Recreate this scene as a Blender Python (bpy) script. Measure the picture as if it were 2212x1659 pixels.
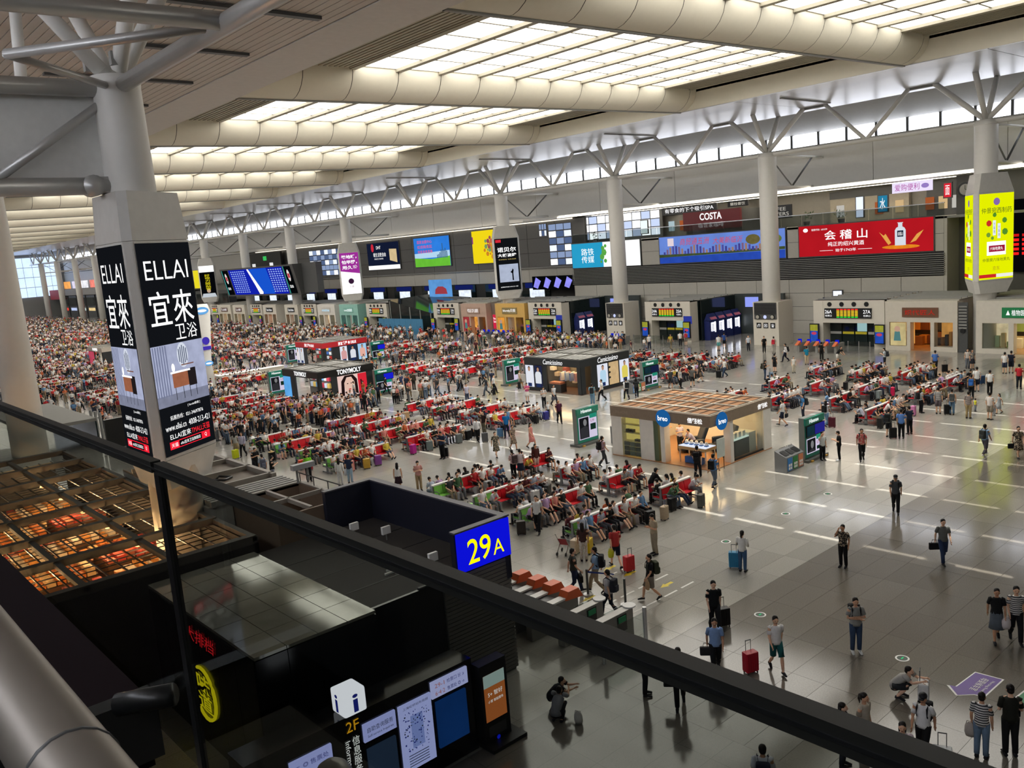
import bpy, math, random
from mathutils import Vector, Matrix
import numpy as np
random.seed(7)
SC = bpy.context.scene
COL = SC.collection
for o in list(bpy.data.objects): bpy.data.objects.remove(o)
PI = math.pi
# ------------------------------------------------------------------ camera, world, sun, exposure
CH = 13.0
RM = [[0.74307576, -0.16544534, 0.64843369], [-0.66437899, -0.06619645, 0.74445859], [-0.08024319, -0.98399485, -0.15910739]]
cam_d = bpy.data.cameras.new('camera'); cam = bpy.data.objects.new('camera', cam_d); COL.objects.link(cam)
cam_d.sensor_width = 36.0; cam_d.lens = 1850 / 2212 * 36; cam_d.clip_start = 0.02; cam_d.clip_end = 900
cam.matrix_world = Matrix(((RM[0][0], -RM[0][1], -RM[0][2], 0), (RM[1][0], -RM[1][1], -RM[1][2], 0), (RM[2][0], -RM[2][1], -RM[2][2], CH), (0, 0, 0, 1)))
SC.camera = cam
SC.view_settings.view_transform = 'Standard'; SC.view_settings.look = 'None'; SC.view_settings.gamma = 1.0
SC.view_settings.use_curve_mapping = False
SC.view_settings.exposure = 0.58
w = bpy.data.worlds.new('sky'); SC.world = w; w.use_nodes = True
bg = w.node_tree.nodes['Background']; bg.inputs[0].default_value = (0.75, 0.86, 1.0, 1); bg.inputs[1].default_value = 1.2
sun_d = bpy.data.lights.new('sun', 'SUN'); sun_d.energy = 6.0; sun_d.angle = math.radians(0.5); sun_d.color = (1, 0.96, 0.88)
sun = bpy.data.objects.new('sun', sun_d); COL.objects.link(sun); sun.location = (47, 60, 60)
sun.rotation_euler = Vector((-0.045, -0.16, -1.0)).to_track_quat('-Z', 'Y').to_euler()
SKY_E, WIN_E = 3.0, 3.2
cy = SC.cycles
cy.max_bounces = 5; cy.diffuse_bounces = 3; cy.glossy_bounces = 3; cy.transmission_bounces = 4; cy.transparent_max_bounces = 10
cy.caustics_reflective = False; cy.caustics_refractive = False; cy.sample_clamp_indirect = 3.0; cy.use_denoising = True; cy.use_adaptive_sampling = True; cy.adaptive_threshold = 0.1; cy.adaptive_min_samples = 16

# ------------------------------------------------------------------ helpers
def lin(h):
    if isinstance(h, (tuple, list)): return tuple(h)[:3]
    h = h.lstrip('#'); v = [int(h[i:i + 2], 16) / 255 for i in (0, 2, 4)]
    return tuple(x / 12.92 if x <= 0.04045 else ((x + 0.055) / 1.055) ** 2.4 for x in v)
MATS = {}
def mat(col, rough=0.5, metal=0.0, var=0.08, scale=3.0, spec=0.5, key=None):
    k = ('m', str(col), rough, metal, var, scale, spec)
    if k in MATS: return MATS[k]
    m = bpy.data.materials.new(key or 'surface'); m.use_nodes = True; nt = m.node_tree; b = nt.nodes['Principled BSDF']
    c = lin(col); b.inputs['Roughness'].default_value = rough; b.inputs['Metallic'].default_value = metal
    b.inputs['Specular IOR Level'].default_value = spec
    tc = nt.nodes.new('ShaderNodeTexCoord'); n = nt.nodes.new('ShaderNodeTexNoise'); n.inputs['Scale'].default_value = scale; n.inputs['Detail'].default_value = 2
    nt.links.new(tc.outputs['Object'], n.inputs['Vector'])
    mx = nt.nodes.new('ShaderNodeMix'); mx.data_type = 'RGBA'
    mx.inputs[6].default_value = (*[x * (1 - var) for x in c], 1); mx.inputs[7].default_value = (*[min(1, x * (1 + var)) for x in c], 1)
    nt.links.new(n.outputs[0], mx.inputs[0]); nt.links.new(mx.outputs[2], b.inputs['Base Color'])
    MATS[k] = m; return m
def emi(col, s=1.0, var=0.0, scale=2.0, sample=False):
    k = ('e', str(col), s, var, scale)
    if k in MATS: return MATS[k]
    m = bpy.data.materials.new('glow'); m.use_nodes = True; nt = m.node_tree; nt.nodes.clear()
    out = nt.nodes.new('ShaderNodeOutputMaterial'); e = nt.nodes.new('ShaderNodeEmission'); c = lin(col)
    e.inputs[1].default_value = s if sample else s * 0.7
    tc = nt.nodes.new('ShaderNodeTexCoord'); n = nt.nodes.new('ShaderNodeTexNoise'); n.inputs['Scale'].default_value = scale
    nt.links.new(tc.outputs['Object'], n.inputs['Vector'])
    mx = nt.nodes.new('ShaderNodeMix'); mx.data_type = 'RGBA'
    mx.inputs[6].default_value = (*[x * (1 - var) for x in c], 1); mx.inputs[7].default_value = (*[x * (1 + var) for x in c], 1)
    nt.links.new(n.outputs[0], mx.inputs[0]); nt.links.new(mx.outputs[2], e.inputs[0]); nt.links.new(e.outputs[0], out.inputs[0])
    if not sample: m.cycles.emission_sampling = 'NONE'
    MATS[k] = m; return m
def objcol(name, rough=0.8, stripe=None, pat=None, attr=None):
    m = bpy.data.materials.new(name); m.use_nodes = True; nt = m.node_tree; b = nt.nodes['Principled BSDF']; b.inputs['Roughness'].default_value = rough
    b.inputs['Specular IOR Level'].default_value = 0.25
    if attr: src = nt.nodes.new('ShaderNodeVertexColor'); src.layer_name = attr; so = src.outputs[0]
    else: src = nt.nodes.new('ShaderNodeObjectInfo'); so = src.outputs['Color']
    tc = nt.nodes.new('ShaderNodeTexCoord'); n = nt.nodes.new('ShaderNodeTexNoise'); n.inputs['Scale'].default_value = 9
    nt.links.new(tc.outputs['Object'], n.inputs['Vector'])
    mr = nt.nodes.new('ShaderNodeMapRange'); mr.inputs[3].default_value = 0.8; mr.inputs[4].default_value = 1.15; nt.links.new(n.outputs[0], mr.inputs[0])
    mx = nt.nodes.new('ShaderNodeMix'); mx.data_type = 'RGBA'; mx.blend_type = 'MULTIPLY'; mx.inputs[0].default_value = 1
    nt.links.new(so, mx.inputs[6]); nt.links.new(mr.outputs[0], mx.inputs[7]); cur = mx.outputs[2]
    if stripe or pat:
        t = nt.nodes.new('ShaderNodeTexWave' if stripe else 'ShaderNodeTexNoise')
        if stripe: t.bands_direction = 'Z'; t.inputs['Scale'].default_value = 5.2; t.inputs['Distortion'].default_value = 0
        else: t.inputs['Scale'].default_value = 16
        nt.links.new(tc.outputs['Object'], t.inputs['Vector'])
        gt = nt.nodes.new('ShaderNodeMath'); gt.operation = 'GREATER_THAN'; gt.inputs[1].default_value = 0.5 if stripe else 0.54; nt.links.new(t.outputs[0 if stripe is None else 1], gt.inputs[0])
        m2 = nt.nodes.new('ShaderNodeMix'); m2.data_type = 'RGBA'; nt.links.new(gt.outputs[0], m2.inputs[0]); nt.links.new(cur, m2.inputs[6]); m2.inputs[7].default_value = (*lin(stripe or pat), 1); cur = m2.outputs[2]
    nt.links.new(cur, b.inputs['Base Color']); return m
def floor_mat(name, c, mortar=True, rough=0.11):
    m = bpy.data.materials.new(name); m.use_nodes = True; nt = m.node_tree; b = nt.nodes['Principled BSDF']
    tc = nt.nodes.new('ShaderNodeTexCoord'); n = nt.nodes.new('ShaderNodeTexNoise'); n.inputs['Scale'].default_value = 24; n.inputs['Detail'].default_value = 3
    nt.links.new(tc.outputs['Object'], n.inputs['Vector'])
    n2 = nt.nodes.new('ShaderNodeTexNoise'); n2.inputs['Scale'].default_value = 0.3; nt.links.new(tc.outputs['Object'], n2.inputs['Vector'])
    c = lin(c); mx = nt.nodes.new('ShaderNodeMix'); mx.data_type = 'RGBA'; mx.inputs[6].default_value = (*[x * .72 for x in c], 1); mx.inputs[7].default_value = (*[x * 1.25 for x in c], 1)
    nt.links.new(n.outputs[0], mx.inputs[0])
    oi = nt.nodes.new('ShaderNodeObjectInfo'); m3 = nt.nodes.new('ShaderNodeMix'); m3.data_type = 'RGBA'; m3.blend_type = 'MULTIPLY'; m3.inputs[0].default_value = 1
    nt.links.new(mx.outputs[2], m3.inputs[6]); nt.links.new(oi.outputs['Color'], m3.inputs[7]); cur = m3.outputs[2]
    if mortar:
        br = nt.nodes.new('ShaderNodeTexBrick'); br.offset = 0; br.inputs['Scale'].default_value = 1; br.inputs['Mortar Size'].default_value = 0.008; br.inputs['Brick Width'].default_value = 2; br.inputs['Row Height'].default_value = 1
        br.inputs[1].default_value = (1, 1, 1, 1); br.inputs[2].default_value = (.93, .93, .93, 1); br.inputs[3].default_value = (.55, .55, .55, 1)
        nt.links.new(tc.outputs['Object'], br.inputs['Vector'])
        m4 = nt.nodes.new('ShaderNodeMix'); m4.data_type = 'RGBA'; m4.blend_type = 'MULTIPLY'; m4.inputs[0].default_value = 1
        nt.links.new(cur, m4.inputs[6]); nt.links.new(br.outputs[0], m4.inputs[7]); cur = m4.outputs[2]
    nt.links.new(cur, b.inputs['Base Color'])
    mr = nt.nodes.new('ShaderNodeMapRange'); mr.inputs[3].default_value = rough * .7; mr.inputs[4].default_value = rough * 1.5; nt.links.new(n2.outputs[0], mr.inputs[0]); nt.links.new(mr.outputs[0], b.inputs['Roughness'])
    b.inputs['Specular IOR Level'].default_value = 0.6
    return m
def glass_mat(name, tint=(0.8, 0.83, 0.82), refl=0.06):
    m = bpy.data.materials.new(name); m.use_nodes = True; nt = m.node_tree; nt.nodes.clear()
    out = nt.nodes.new('ShaderNodeOutputMaterial'); t = nt.nodes.new('ShaderNodeBsdfTransparent'); t.inputs[0].default_value = (*tint, 1)
    g = nt.nodes.new('ShaderNodeBsdfGlossy'); g.inputs['Roughness'].default_value = 0.02; g.inputs[0].default_value = (.9, .95, .95, 1)
    fr = nt.nodes.new('ShaderNodeLayerWeight'); fr.inputs[0].default_value = 0.12
    n = nt.nodes.new('ShaderNodeTexNoise'); n.inputs['Scale'].default_value = 1.5; mu = nt.nodes.new('ShaderNodeMath'); mu.operation = 'MULTIPLY_ADD'
    nt.links.new(n.outputs[0], mu.inputs[0]); mu.inputs[1].default_value = refl; fm = nt.nodes.new('ShaderNodeMath'); fm.operation = 'MULTIPLY'; fm.inputs[1].default_value = 0.22; nt.links.new(fr.outputs['Facing'], fm.inputs[0]); nt.links.new(fm.outputs[0], mu.inputs[2])
    mx = nt.nodes.new('ShaderNodeMixShader'); nt.links.new(mu.outputs[0], mx.inputs[0]); nt.links.new(t.outputs[0], mx.inputs[1]); nt.links.new(g.outputs[0], mx.inputs[2]); nt.links.new(mx.outputs[0], out.inputs[0])
    return m

class G:
    """collects shapes, then links them as ONE mesh object"""
    def __init__(s): s.v = []; s.f = []
    def add(s, vs, fs):
        b = len(s.v); s.v += [tuple(x) for x in vs]; s.f += [tuple(i + b for i in f) for f in fs]; return s
    def box(s, x0, x1, y0, y1, z0, z1):
        return s.add([(x0, y0, z0), (x1, y0, z0), (x1, y1, z0), (x0, y1, z0), (x0, y0, z1), (x1, y0, z1), (x1, y1, z1), (x0, y1, z1)],
                     [(3, 2, 1, 0), (4, 5, 6, 7), (0, 1, 5, 4), (1, 2, 6, 5), (2, 3, 7, 6), (3, 0, 4, 7)])
    def tube(s, pts, rad, n=8, side=None, cap=True):
        pts = [Vector(p) for p in pts]
        if not isinstance(rad, (list, tuple)): rad = [rad] * len(pts)
        rings = []
        for i, p in enumerate(pts):
            d = (pts[min(i + 1, len(pts) - 1)] - pts[max(i - 1, 0)])
            if d.length < 1e-9: d = Vector((0, 0, 1))
            d.normalize()
            a = Vector(side) if side is not None else (Vector((0, 0, 1)) if abs(d.z) < .9 else Vector((0, 1, 0)))
            a = a - d * a.dot(d)
            if a.length < 1e-4: a = Vector((1, 0, 0)) - d * d.x
            a.normalize(); b = d.cross(a)
            r = rad[i]; ra, rb = r if isinstance(r, (tuple, list)) else (r, r)
            rings.append([p + a * (math.cos(2 * PI * k / n) * ra) + b * (math.sin(2 * PI * k / n) * rb) for k in range(n)])
        vs = [v for r in rings for v in r]; fs = []
        for i in range(len(rings) - 1):
            for k in range(n):
                fs.append((i * n + k, i * n + (k + 1) % n, (i + 1) * n + (k + 1) % n, (i + 1) * n + k))
        if cap: fs.append(tuple(range(n - 1, -1, -1))); fs.append(tuple((len(rings) - 1) * n + k for k in range(n)))
        return s.add(vs, fs)
    def prism(s, pts, z0, z1, pts2=None):
        n = len(pts); pts2 = pts2 or pts
        return s.add([(x, y, z0) for x, y in pts] + [(x, y, z1) for x, y in pts2], [tuple(range(n - 1, -1, -1)), tuple(range(n, 2 * n))] + [(k, (k + 1) % n, n + (k + 1) % n, n + k) for k in range(n)])
    def ell(s, c, r, n=10, m=6, zmin=-1.0):
        vs = []; fs = []
        for j in range(m + 1):
            t = -PI / 2 + PI * j / m; t = max(t, math.asin(max(-1, zmin)))
            for k in range(n):
                a = 2 * PI * k / n; vs.append((c[0] + r[0] * math.cos(t) * math.cos(a), c[1] + r[1] * math.cos(t) * math.sin(a), c[2] + r[2] * math.sin(t)))
        for j in range(m):
            for k in range(n): fs.append((j * n + k, j * n + (k + 1) % n, (j + 1) * n + (k + 1) % n, (j + 1) * n + k))
        fs.append(tuple(range(n - 1, -1, -1)))
        return s.add(vs, fs)
    def mesh(s, name, m=None, smooth=False):
        me = bpy.data.meshes.new(name); me.from_pydata(s.v, [], s.f)
        if m: me.materials.append(m)
        if smooth: me.polygons.foreach_set('use_smooth', [True] * len(me.polygons))
        me.update(); return me
    def obj(s, name, m, parent=None, smooth=False, label=None, kind=None, cat=None, group=None):
        return link(name, s.mesh(name, m, smooth), parent, label, kind, cat, group)
def link(name, me, parent=None, label=None, kind=None, cat=None, group=None, loc=None, rz=None, color=None):
    o = bpy.data.objects.new(name, me); COL.objects.link(o)
    if parent is not None: o.parent = parent
    if loc is not None: o.location = loc
    if rz is not None: o.rotation_euler = (0, 0, rz)
    if color is not None: o.color = (*color, 1)
    return tag(o, label, cat, group, kind)
def tag(o, label=None, cat=None, group=None, kind=None):
    if label: o['label'] = label
    if cat: o['category'] = cat
    if group: o['group'] = group
    if kind: o['kind'] = kind
    return o
def thing(name, label, cat, loc=(0, 0, 0), rz=0, group=None, kind=None):
    return link(name, None, None, label, kind, cat, group, loc, rz)
def bx(name, m, parent, x0, x1, y0, y1, z0, z1, label=None, kind=None): return G().box(min(x0, x1), max(x0, x1), min(y0, y1), max(y0, y1), min(z0, z1), max(z0, z1)).obj(name, m, parent, label=label, kind=kind)
def bevel(o, wd=0.03, seg=2):
    b = o.modifiers.new('edge', 'BEVEL'); b.width = wd; b.segments = seg; b.limit_method = 'ANGLE'; return o
FX = ((0, -1, 0), (0, 0, 1)); FY = ((1, 0, 0), (0, 0, 1))          # faces -X ; faces -Y
def txt(s, c, w, h, m, parent, face=FY, name='lettering', depth=0.01, bold=0.0, keep=False, shear=0, label=None):
    cu = bpy.data.curves.new('t', 'FONT'); cu.body = s; cu.resolution_u = 5 if h > .3 else 2; cu.offset = bold; cu.shear = shear; cu.space_line = 1.0
    to = bpy.data.objects.new('t', cu); me = bpy.data.meshes.new_from_object(to)
    bpy.data.objects.remove(to); bpy.data.curves.remove(cu)
    n = len(me.vertices)
    if n == 0: return None
    a = np.empty(n * 3, 'f'); me.vertices.foreach_get('co', a); a = a.reshape(-1, 3)
    lo, hi = a.min(0), a.max(0); d = np.maximum(hi - lo, 1e-4)
    sx, sy = w / d[0], h / d[1]
    if keep: sx = sy = min(sx, sy)
    u, v = np.array(face[0]), np.array(face[1]); nn = np.cross(u, v)
    q = (a[:, :1] - (lo[0] + hi[0]) / 2) * sx * u + (a[:, 1:2] - (lo[1] + hi[1]) / 2) * sy * v + nn * depth + np.array(c)
    me.vertices.foreach_set('co', q.astype('f').ravel()); me.materials.clear(); me.materials.append(m); me.update()
    me.name = name
    return link(name, me, parent, label)
def poly(pts, c, m, parent, face=FY, name='print', depth=0.006, label=None):
    u, v = Vector(face[0]), Vector(face[1]); nn = u.cross(v)
    g = G(); g.add([Vector(c) + u * a + v * b + nn * depth for a, b in pts], [tuple(range(len(pts)))]); return g.obj(name, m, parent, label=label)
def rect(c, x0, x1, y0, y1, m, parent, face=FY, name='print', depth=0.006, label=None): return poly([(x0, y0), (x1, y0), (x1, y1), (x0, y1)], c, m, parent, face, name, depth, label)
def disc(c, r, m, parent, face=FY, name='print', depth=0.006, n=20, ry=None, cx=0, cy_=0, label=None): return poly([(cx + r * math.cos(2 * PI * k / n), cy_ + (ry or r) * math.sin(2 * PI * k / n)) for k in range(n)], c, m, parent, face, name, depth, label)
def copy_tree(o, parent=None, loc=None, rz=None, label=None):
    c = o.copy(); COL.objects.link(c); c.parent = parent
    for ch in o.children: copy_tree(ch, c)
    if loc is not None: c.location = loc
    if rz is not None: c.rotation_euler = (0, 0, rz)
    if label: c['label'] = label
    return c
ORD = ['first', 'second', 'third', 'fourth', 'fifth', 'sixth', 'seventh', 'eighth', 'ninth', 'tenth', 'eleventh', 'twelfth', 'thirteenth', 'fourteenth', 'fifteenth', 'sixteenth', 'seventeenth', 'eighteenth', 'nineteenth', 'twentieth']
# ------------------------------------------------------------------ materials
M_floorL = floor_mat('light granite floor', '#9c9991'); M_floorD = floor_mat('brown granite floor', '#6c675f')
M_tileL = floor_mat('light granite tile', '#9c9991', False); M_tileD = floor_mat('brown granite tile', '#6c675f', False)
M_vault = mat('#e6e0cf', .5, 0, .03); M_vaultback = mat('#4a463f', .8); M_bar = mat('#a8a291', .5)
M_slat = mat('#cbc0b5', .5, .1, .05); M_gap = mat('#3a332d', .8); M_band = mat('#cfc8c1', .5, .1)
M_soff = mat('#d3d5dd', .3, .35, .04, .5); M_white = mat('#efeeea', .6, 0, .03); M_steel = mat('#c2c2c0', .35, .4, .04); M_colm = mat('#e4e2dc', .45, 0, .03)
M_grey = mat('#8c8c88', .5); M_dgrey = mat('#4b4c4c', .4); M_black = mat('#151617', .35); M_blackg = mat('#0d0f11', .12); M_clad = mat('#b9b6ad', .35, 0, .05); M_joint = mat('#33322f', .8)
M_beige = mat('#d0cabd', .4, 0, .04); M_dglass = mat('#1d2626', .08, 0, .2); M_chrome = mat('#c9cacb', .2, .9); M_red = mat('#d4202c', .4); M_green = mat('#7fc456', .4)
M_glass = glass_mat('clear glass'); M_win = emi('#f3f6ff', WIN_E, .04, .3, True); M_sky = emi('#fffaf0', SKY_E, .05, .4, True)
M_wte = emi('#ffffff', 1.15); M_ylw = emi('#ffe000', 1.0); M_blu = emi('#1020d8', .8); M_blk = emi('#0a0b0e', .6)
WARM = emi('#ffd9a0', 3.0, 0, 2, True); COOL = emi('#eef4ff', 3.0, 0, 2, True)
# ================================================================== STRUCTURE
# ---- floor
TX0, TX1, TY0, TY1 = 17.0, 47.0, 2.7, 22.7
fl = thing('floor', 'wide polished granite floor of the waiting hall', 'floor', kind='structure')
def quad(name, m, x0, x1, y0, y1, z, p=fl):
    o = G().box(x0, x1, y0, y1, z - .3, z).obj(name, m, p); o.color = (1, 1, 1, 1); return o
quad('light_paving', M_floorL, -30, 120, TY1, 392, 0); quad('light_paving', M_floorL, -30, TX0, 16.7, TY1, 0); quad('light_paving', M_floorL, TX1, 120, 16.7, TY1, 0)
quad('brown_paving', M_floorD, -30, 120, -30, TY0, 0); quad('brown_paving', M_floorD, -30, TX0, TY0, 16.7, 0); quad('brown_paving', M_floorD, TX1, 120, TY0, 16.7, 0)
quad('tile_bed', M_joint, TX0, TX1, TY0, TY1, -.012)
tmL = G().box(-.996, .996, -.496, .496, -.011, 0).mesh('tile', M_tileL); tmD = G().box(-.996, .996, -.496, .496, -.011, 0).mesh('tile', M_tileD)
for i in range(15):
    for j in range(20):
        yc = TY0 + .5 + j; s = random.uniform(.9, 1.08)
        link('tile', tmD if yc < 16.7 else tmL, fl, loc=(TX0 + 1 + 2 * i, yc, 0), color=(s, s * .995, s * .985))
# ---- ceiling
ce = thing('ceiling', 'arched white ceiling with glowing skylights between rounded vault beams', 'ceiling', kind='structure')
VY = lambda k: 31.0 + 21.6 * k
zb = lambda x: 23.55 + (x - 26) * .019
SX = [25.14 + 3.7 * i for i in range(13)]
PROF = [(-1.75, 1.95), (-1.72, 1.55), (-1.58, 1.1), (-1.32, .68), (-.95, .34), (-.5, .1), (-.1, 0), (.25, 0), (.7, .1), (1.15, .42), (1.5, .9), (1.7, 1.4), (1.75, 1.95)]
def loft(xs, off, k, close=False):
    g = G(); n = len(PROF); vs = []
    for x in xs:
        for dy, dz in PROF: 
            s = 1 - off / 1.8
            vs.append((x, VY(k) + dy * s, zb(x) + dz + off * (1 - dz / 1.95)))
    fs = [(i * n + j, i * n + j + 1, (i + 1) * n + j + 1, (i + 1) * n + j) for i in range(len(xs) - 1) for j in range(n - 1)]
    g.add(vs, fs); return g
for k in range(-1, 16):
    near = k <= 5
    v = loft([24.6, 36, 48, 60, 70.6], .05 if near else 0, k).obj('vault', M_vaultback if near else M_vault, ce, smooth=True)
    g = G()
    g.box(25, 70.4, VY(k) + .16, VY(k) + .3, 23.3, 23.52); 
    a = []
    for x in (25.0, 70.45): a += [(x, VY(k) + .1, zb(x) - .1), (x, VY(k) + .34, zb(x) - .1), (x, VY(k) + .34, zb(x) + .05), (x, VY(k) + .1, zb(x) + .05)]
    g = G().add(a, [(0, 1, 5, 4), (1, 2, 6, 5), (2, 3, 7, 6), (3, 0, 4, 7)]); g.obj('edge_rail', M_grey, v)
    if near:
        ex = [24.62] + SX[1:-1] + [SX[-1], 70.5]
        for i in range(len(ex) - 1): loft([ex[i] + .025, (ex[i] + ex[i + 1]) / 2, ex[i + 1] - .025], 0, k).obj('panel', M_vault, v, smooth=True)
    # skylight between this vault and the next
    if k > 14: continue
    y0, y1 = VY(k) + 1.75, VY(k + 1) - 1.75; g = G(); zt = 1.95
    for i in range(1, 13): x = SX[i]; g.box(x - .24, x + .24, y0, y1, zb(x) + zt - .26, zb(x) + zt + .1)
    nr = 6; dy = (y1 - y0) / nr
    for r in range(nr + 1):
        for i in range(2, 11): xm = (SX[i] + SX[i + 1]) / 2; g.box(SX[i], SX[i + 1], y0 + r * dy - .07, y0 + r * dy + .07, zb(xm) + zt - .04, zb(xm) + zt + .08); g.box(SX[i] + .2, SX[i] + .46, y0 + r * dy - .3, y0 + r * dy + .3, zb(xm) + zt + .03, zb(xm) + zt + .08)  # last box: cap added over the slit to break the sun strip into dashes
    sf = g.obj('skylight_frame', M_bar, ce)
    for i in range(2, 11):
        xa, xb, xm = SX[i] + .24, SX[i + 1] - .24, (SX[i] + SX[i + 1]) / 2; z = zb(xm) + zt
        rows = range(nr) if k <= 2 else [None]
        for r in rows:
            ya, yb = (y0 + r * dy + .07, y0 + (r + 1) * dy - .07) if r is not None else (y0, y1)
            G().box(xa + .19, xb + .02, ya, yb, z - .01, z + .02).obj('pane', M_sky, sf)
    for i in (0, 1, 11):
        xa, xb = (SX[i], SX[i + 1]) if i else (24.6, SX[1]); 
        if i == 11: xb = 70.5
        gb = G().box(xa, xb, y0 - .1, y1 + .1, zb(xa) + zt, zb(xa) + zt + .1).obj('end_panel', M_vault, sf)
    gg = G()
    for i in (1, 11):
        n = 9
        for q in range(n): x = SX[i] + .3 + q * (3.1 / (n - 1)); gg.box(x - .09, x + .09, y0 + .2, y1 - .2, zb(x) + zt - .2, zb(x) + zt - .14)
    gg.obj('grille', M_bar, sf)
# top cover over the vaults so that daylight only enters through the skylights
for k in range(-1, 16): bx('roof_deck', M_dgrey, ce, 24.5, 70.6, VY(k) - 1.76, VY(k) + 1.76, 26.4, 26.6)
bx('roof_deck', M_dgrey, ce, -20, 71, -40, VY(-1) - 1.7, 26.3, 26.6); bx('roof_deck', M_dgrey, ce, 24, 71, VY(15) + 1.7, 392, 25.2, 25.5)
# slatted soffit over the near gallery
bx('soffit_back', M_gap, ce, -20, 24.7, -40, 392, 24.0, 24.3)
g = G().add([(24.7, -40, 23.35), (24.7, 392, 23.35), (21.6, 392, 23.42), (21.6, -40, 23.42), (24.7, -40, 26.5), (24.7, 392, 26.5), (21.6, -40, 24.1), (21.6, 392, 24.1)], [(0, 3, 2, 1), (0, 1, 5, 4), (3, 6, 7, 2)]); g.obj('soffit_edge', M_band, ce)
for i in range(62):
    x = 21.5 - i * .44; z = 23.45 + (21.6 - x) * .012
    bx('slat', M_slat, ce, x - .4, x, -12, 260, z, z + .12)
for j in range(9):
    for xx in ((13.0, 20.6), (2.5, 9.5)): bx('light_track', M_dgrey, ce, xx[0], xx[1], 27 + j * 7.2, 27.35 + j * 7.2, 23.32, 23.46)
# fascia and mirror soffit on the far side
bx('fascia', M_vault, ce, 70.5, 70.75, -40, 392, 24.4, 26.6)
for j in range(20): bx('soffit_panel', M_soff, ce, 70.5, 86.2, -40 + j * 21.7 + .03, -40 + (j + 1) * 21.7 - .03, 24.36, 24.42)
bx('roof_deck', M_dgrey, ce, 70.5, 116, -40, 392, 26.0, 26.3)
for j in range(9): bx('track_light', M_grey, ce, 73.5, 82.5, 22 + 21.7 * j, 22.2 + 21.7 * j, 24.26, 24.35)
# ---- far-side wall with clerestory
wr = thing('wall_right', 'grey and white far-side wall with a band of clerestory windows', 'wall', kind='structure')
g = G().add([(86.2, -40, 24.4), (86.2, 392, 24.4), (95, 392, 23.1), (95, -40, 23.1)], [(0, 1, 2, 3)]); g.obj('cove', mat('#8f8f8d', .6), wr)
bx('wall_body', M_white, wr, 95.3, 96, -40, 392, 16.4, 21.6); bx('wall_body', M_white, wr, 95.3, 96, -40, 392, 23.0, 26)
for j in range(31): bx('wall_panel', M_white, wr, 95.15, 95.3, -36 + j * 13.6 + .04, -36 + (j + 1) * 13.6 - .04, 16.6, 21.3)
bx('sill', M_grey, wr, 94.6, 95.4, -40, 392, 21.3, 21.62)
for j in range(115):
    y = -16 + j * 3.4; bx('pane', M_win, wr, 95.2, 95.25, y + .14, y + 3.26, 21.62, 23.05)
g = G()
for j in range(116): y = -16 + j * 3.4; g.box(95.05, 95.3, y - .13, y + .13, 21.6, 23.1)
g.obj('mullions', M_dgrey, wr)
# ---- far-side columns and strut truss
def pipe(name, p, q, r, m, parent, n=10): return G().tube([p, q], r, n).obj(name, m, parent, smooth=True)
CX = 83.4
COLN = ['beside the green plant shop', 'between the two ticket gates', 'beside the ticket machine alcove', 'with a black light box', '', 'with a purple and white light box', 'just behind the departure board', 'at the far edge of the departure board', 'with yellow lettering on its light box', 'far down the hall, behind the near light box', 'far down the hall before the gallery parapet', 'on the distant parapet, farthest but four', 'on the distant parapet, farthest but three', 'on the distant parapet, farthest but two', 'on the distant parapet, farthest but one', 'farthest down the hall by the glass end wall']
CYS = [29.8 + 21.7 * k for k in range(-1, 16)]
tr = thing('trim_1', 'white tubular truss running along the far-side column tops', 'truss', kind='structure')
pipe('chord', (CX, -30, 20.3), (CX, 385, 20.3), .22, M_colm, tr)
for k, y in enumerate(CYS):
    k -= 1
    if k != 4:
        c = thing('column', 'round white far-side column ' + COLN[k] if k >= 0 else 'round white far-side column out beyond the plant shop', 'column', (0, 0, 0), kind='structure')
        G().tube([(CX, y, 0), (CX, y, 20.1), (CX, y, 20.5)], [.95, .95, .8], 20).obj('shaft', M_colm, c, smooth=True)
        G().tube([(CX, y, 20.05), (CX, y, 20.15)], 1.0, 20).obj('collar', M_colm, c, smooth=True)
        pp = c
        pipe('brace', (CX + .9, y, 16.9), (92.6, y, 16.9), .17, M_colm, c); pipe('brace', (CX + .5, y, 20.2), (95, y, 20.2), .12, M_colm, c)
        pipe('brace', (CX + .8, y, 19.9), (88.3, y, 17.0), .08, M_grey, c); pipe('brace', (92.6, y, 20.1), (88.3, y, 17.0), .1, M_dgrey, c)
    else: pp = tr
    for d in ((2.5, 0), (-2.5, 0), (0, 4.4), (0, -4.4)): pipe('strut', (CX, y, 20.45), (CX + d[0], y + d[1], 24.4), .24, M_colm, pp)
    ym = y + 10.85
    for s in (-1, 1): pipe('strut', (CX, ym, 20.35), (CX, ym + s * 4.2, 24.4), .2, M_colm, tr)
    for s in (1, -1): pipe('tie', (CX, ym - s * 4.2, 24.28), (CX, ym - s * 6.5, 24.28), .12, M_grey, tr, 6)
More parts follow.
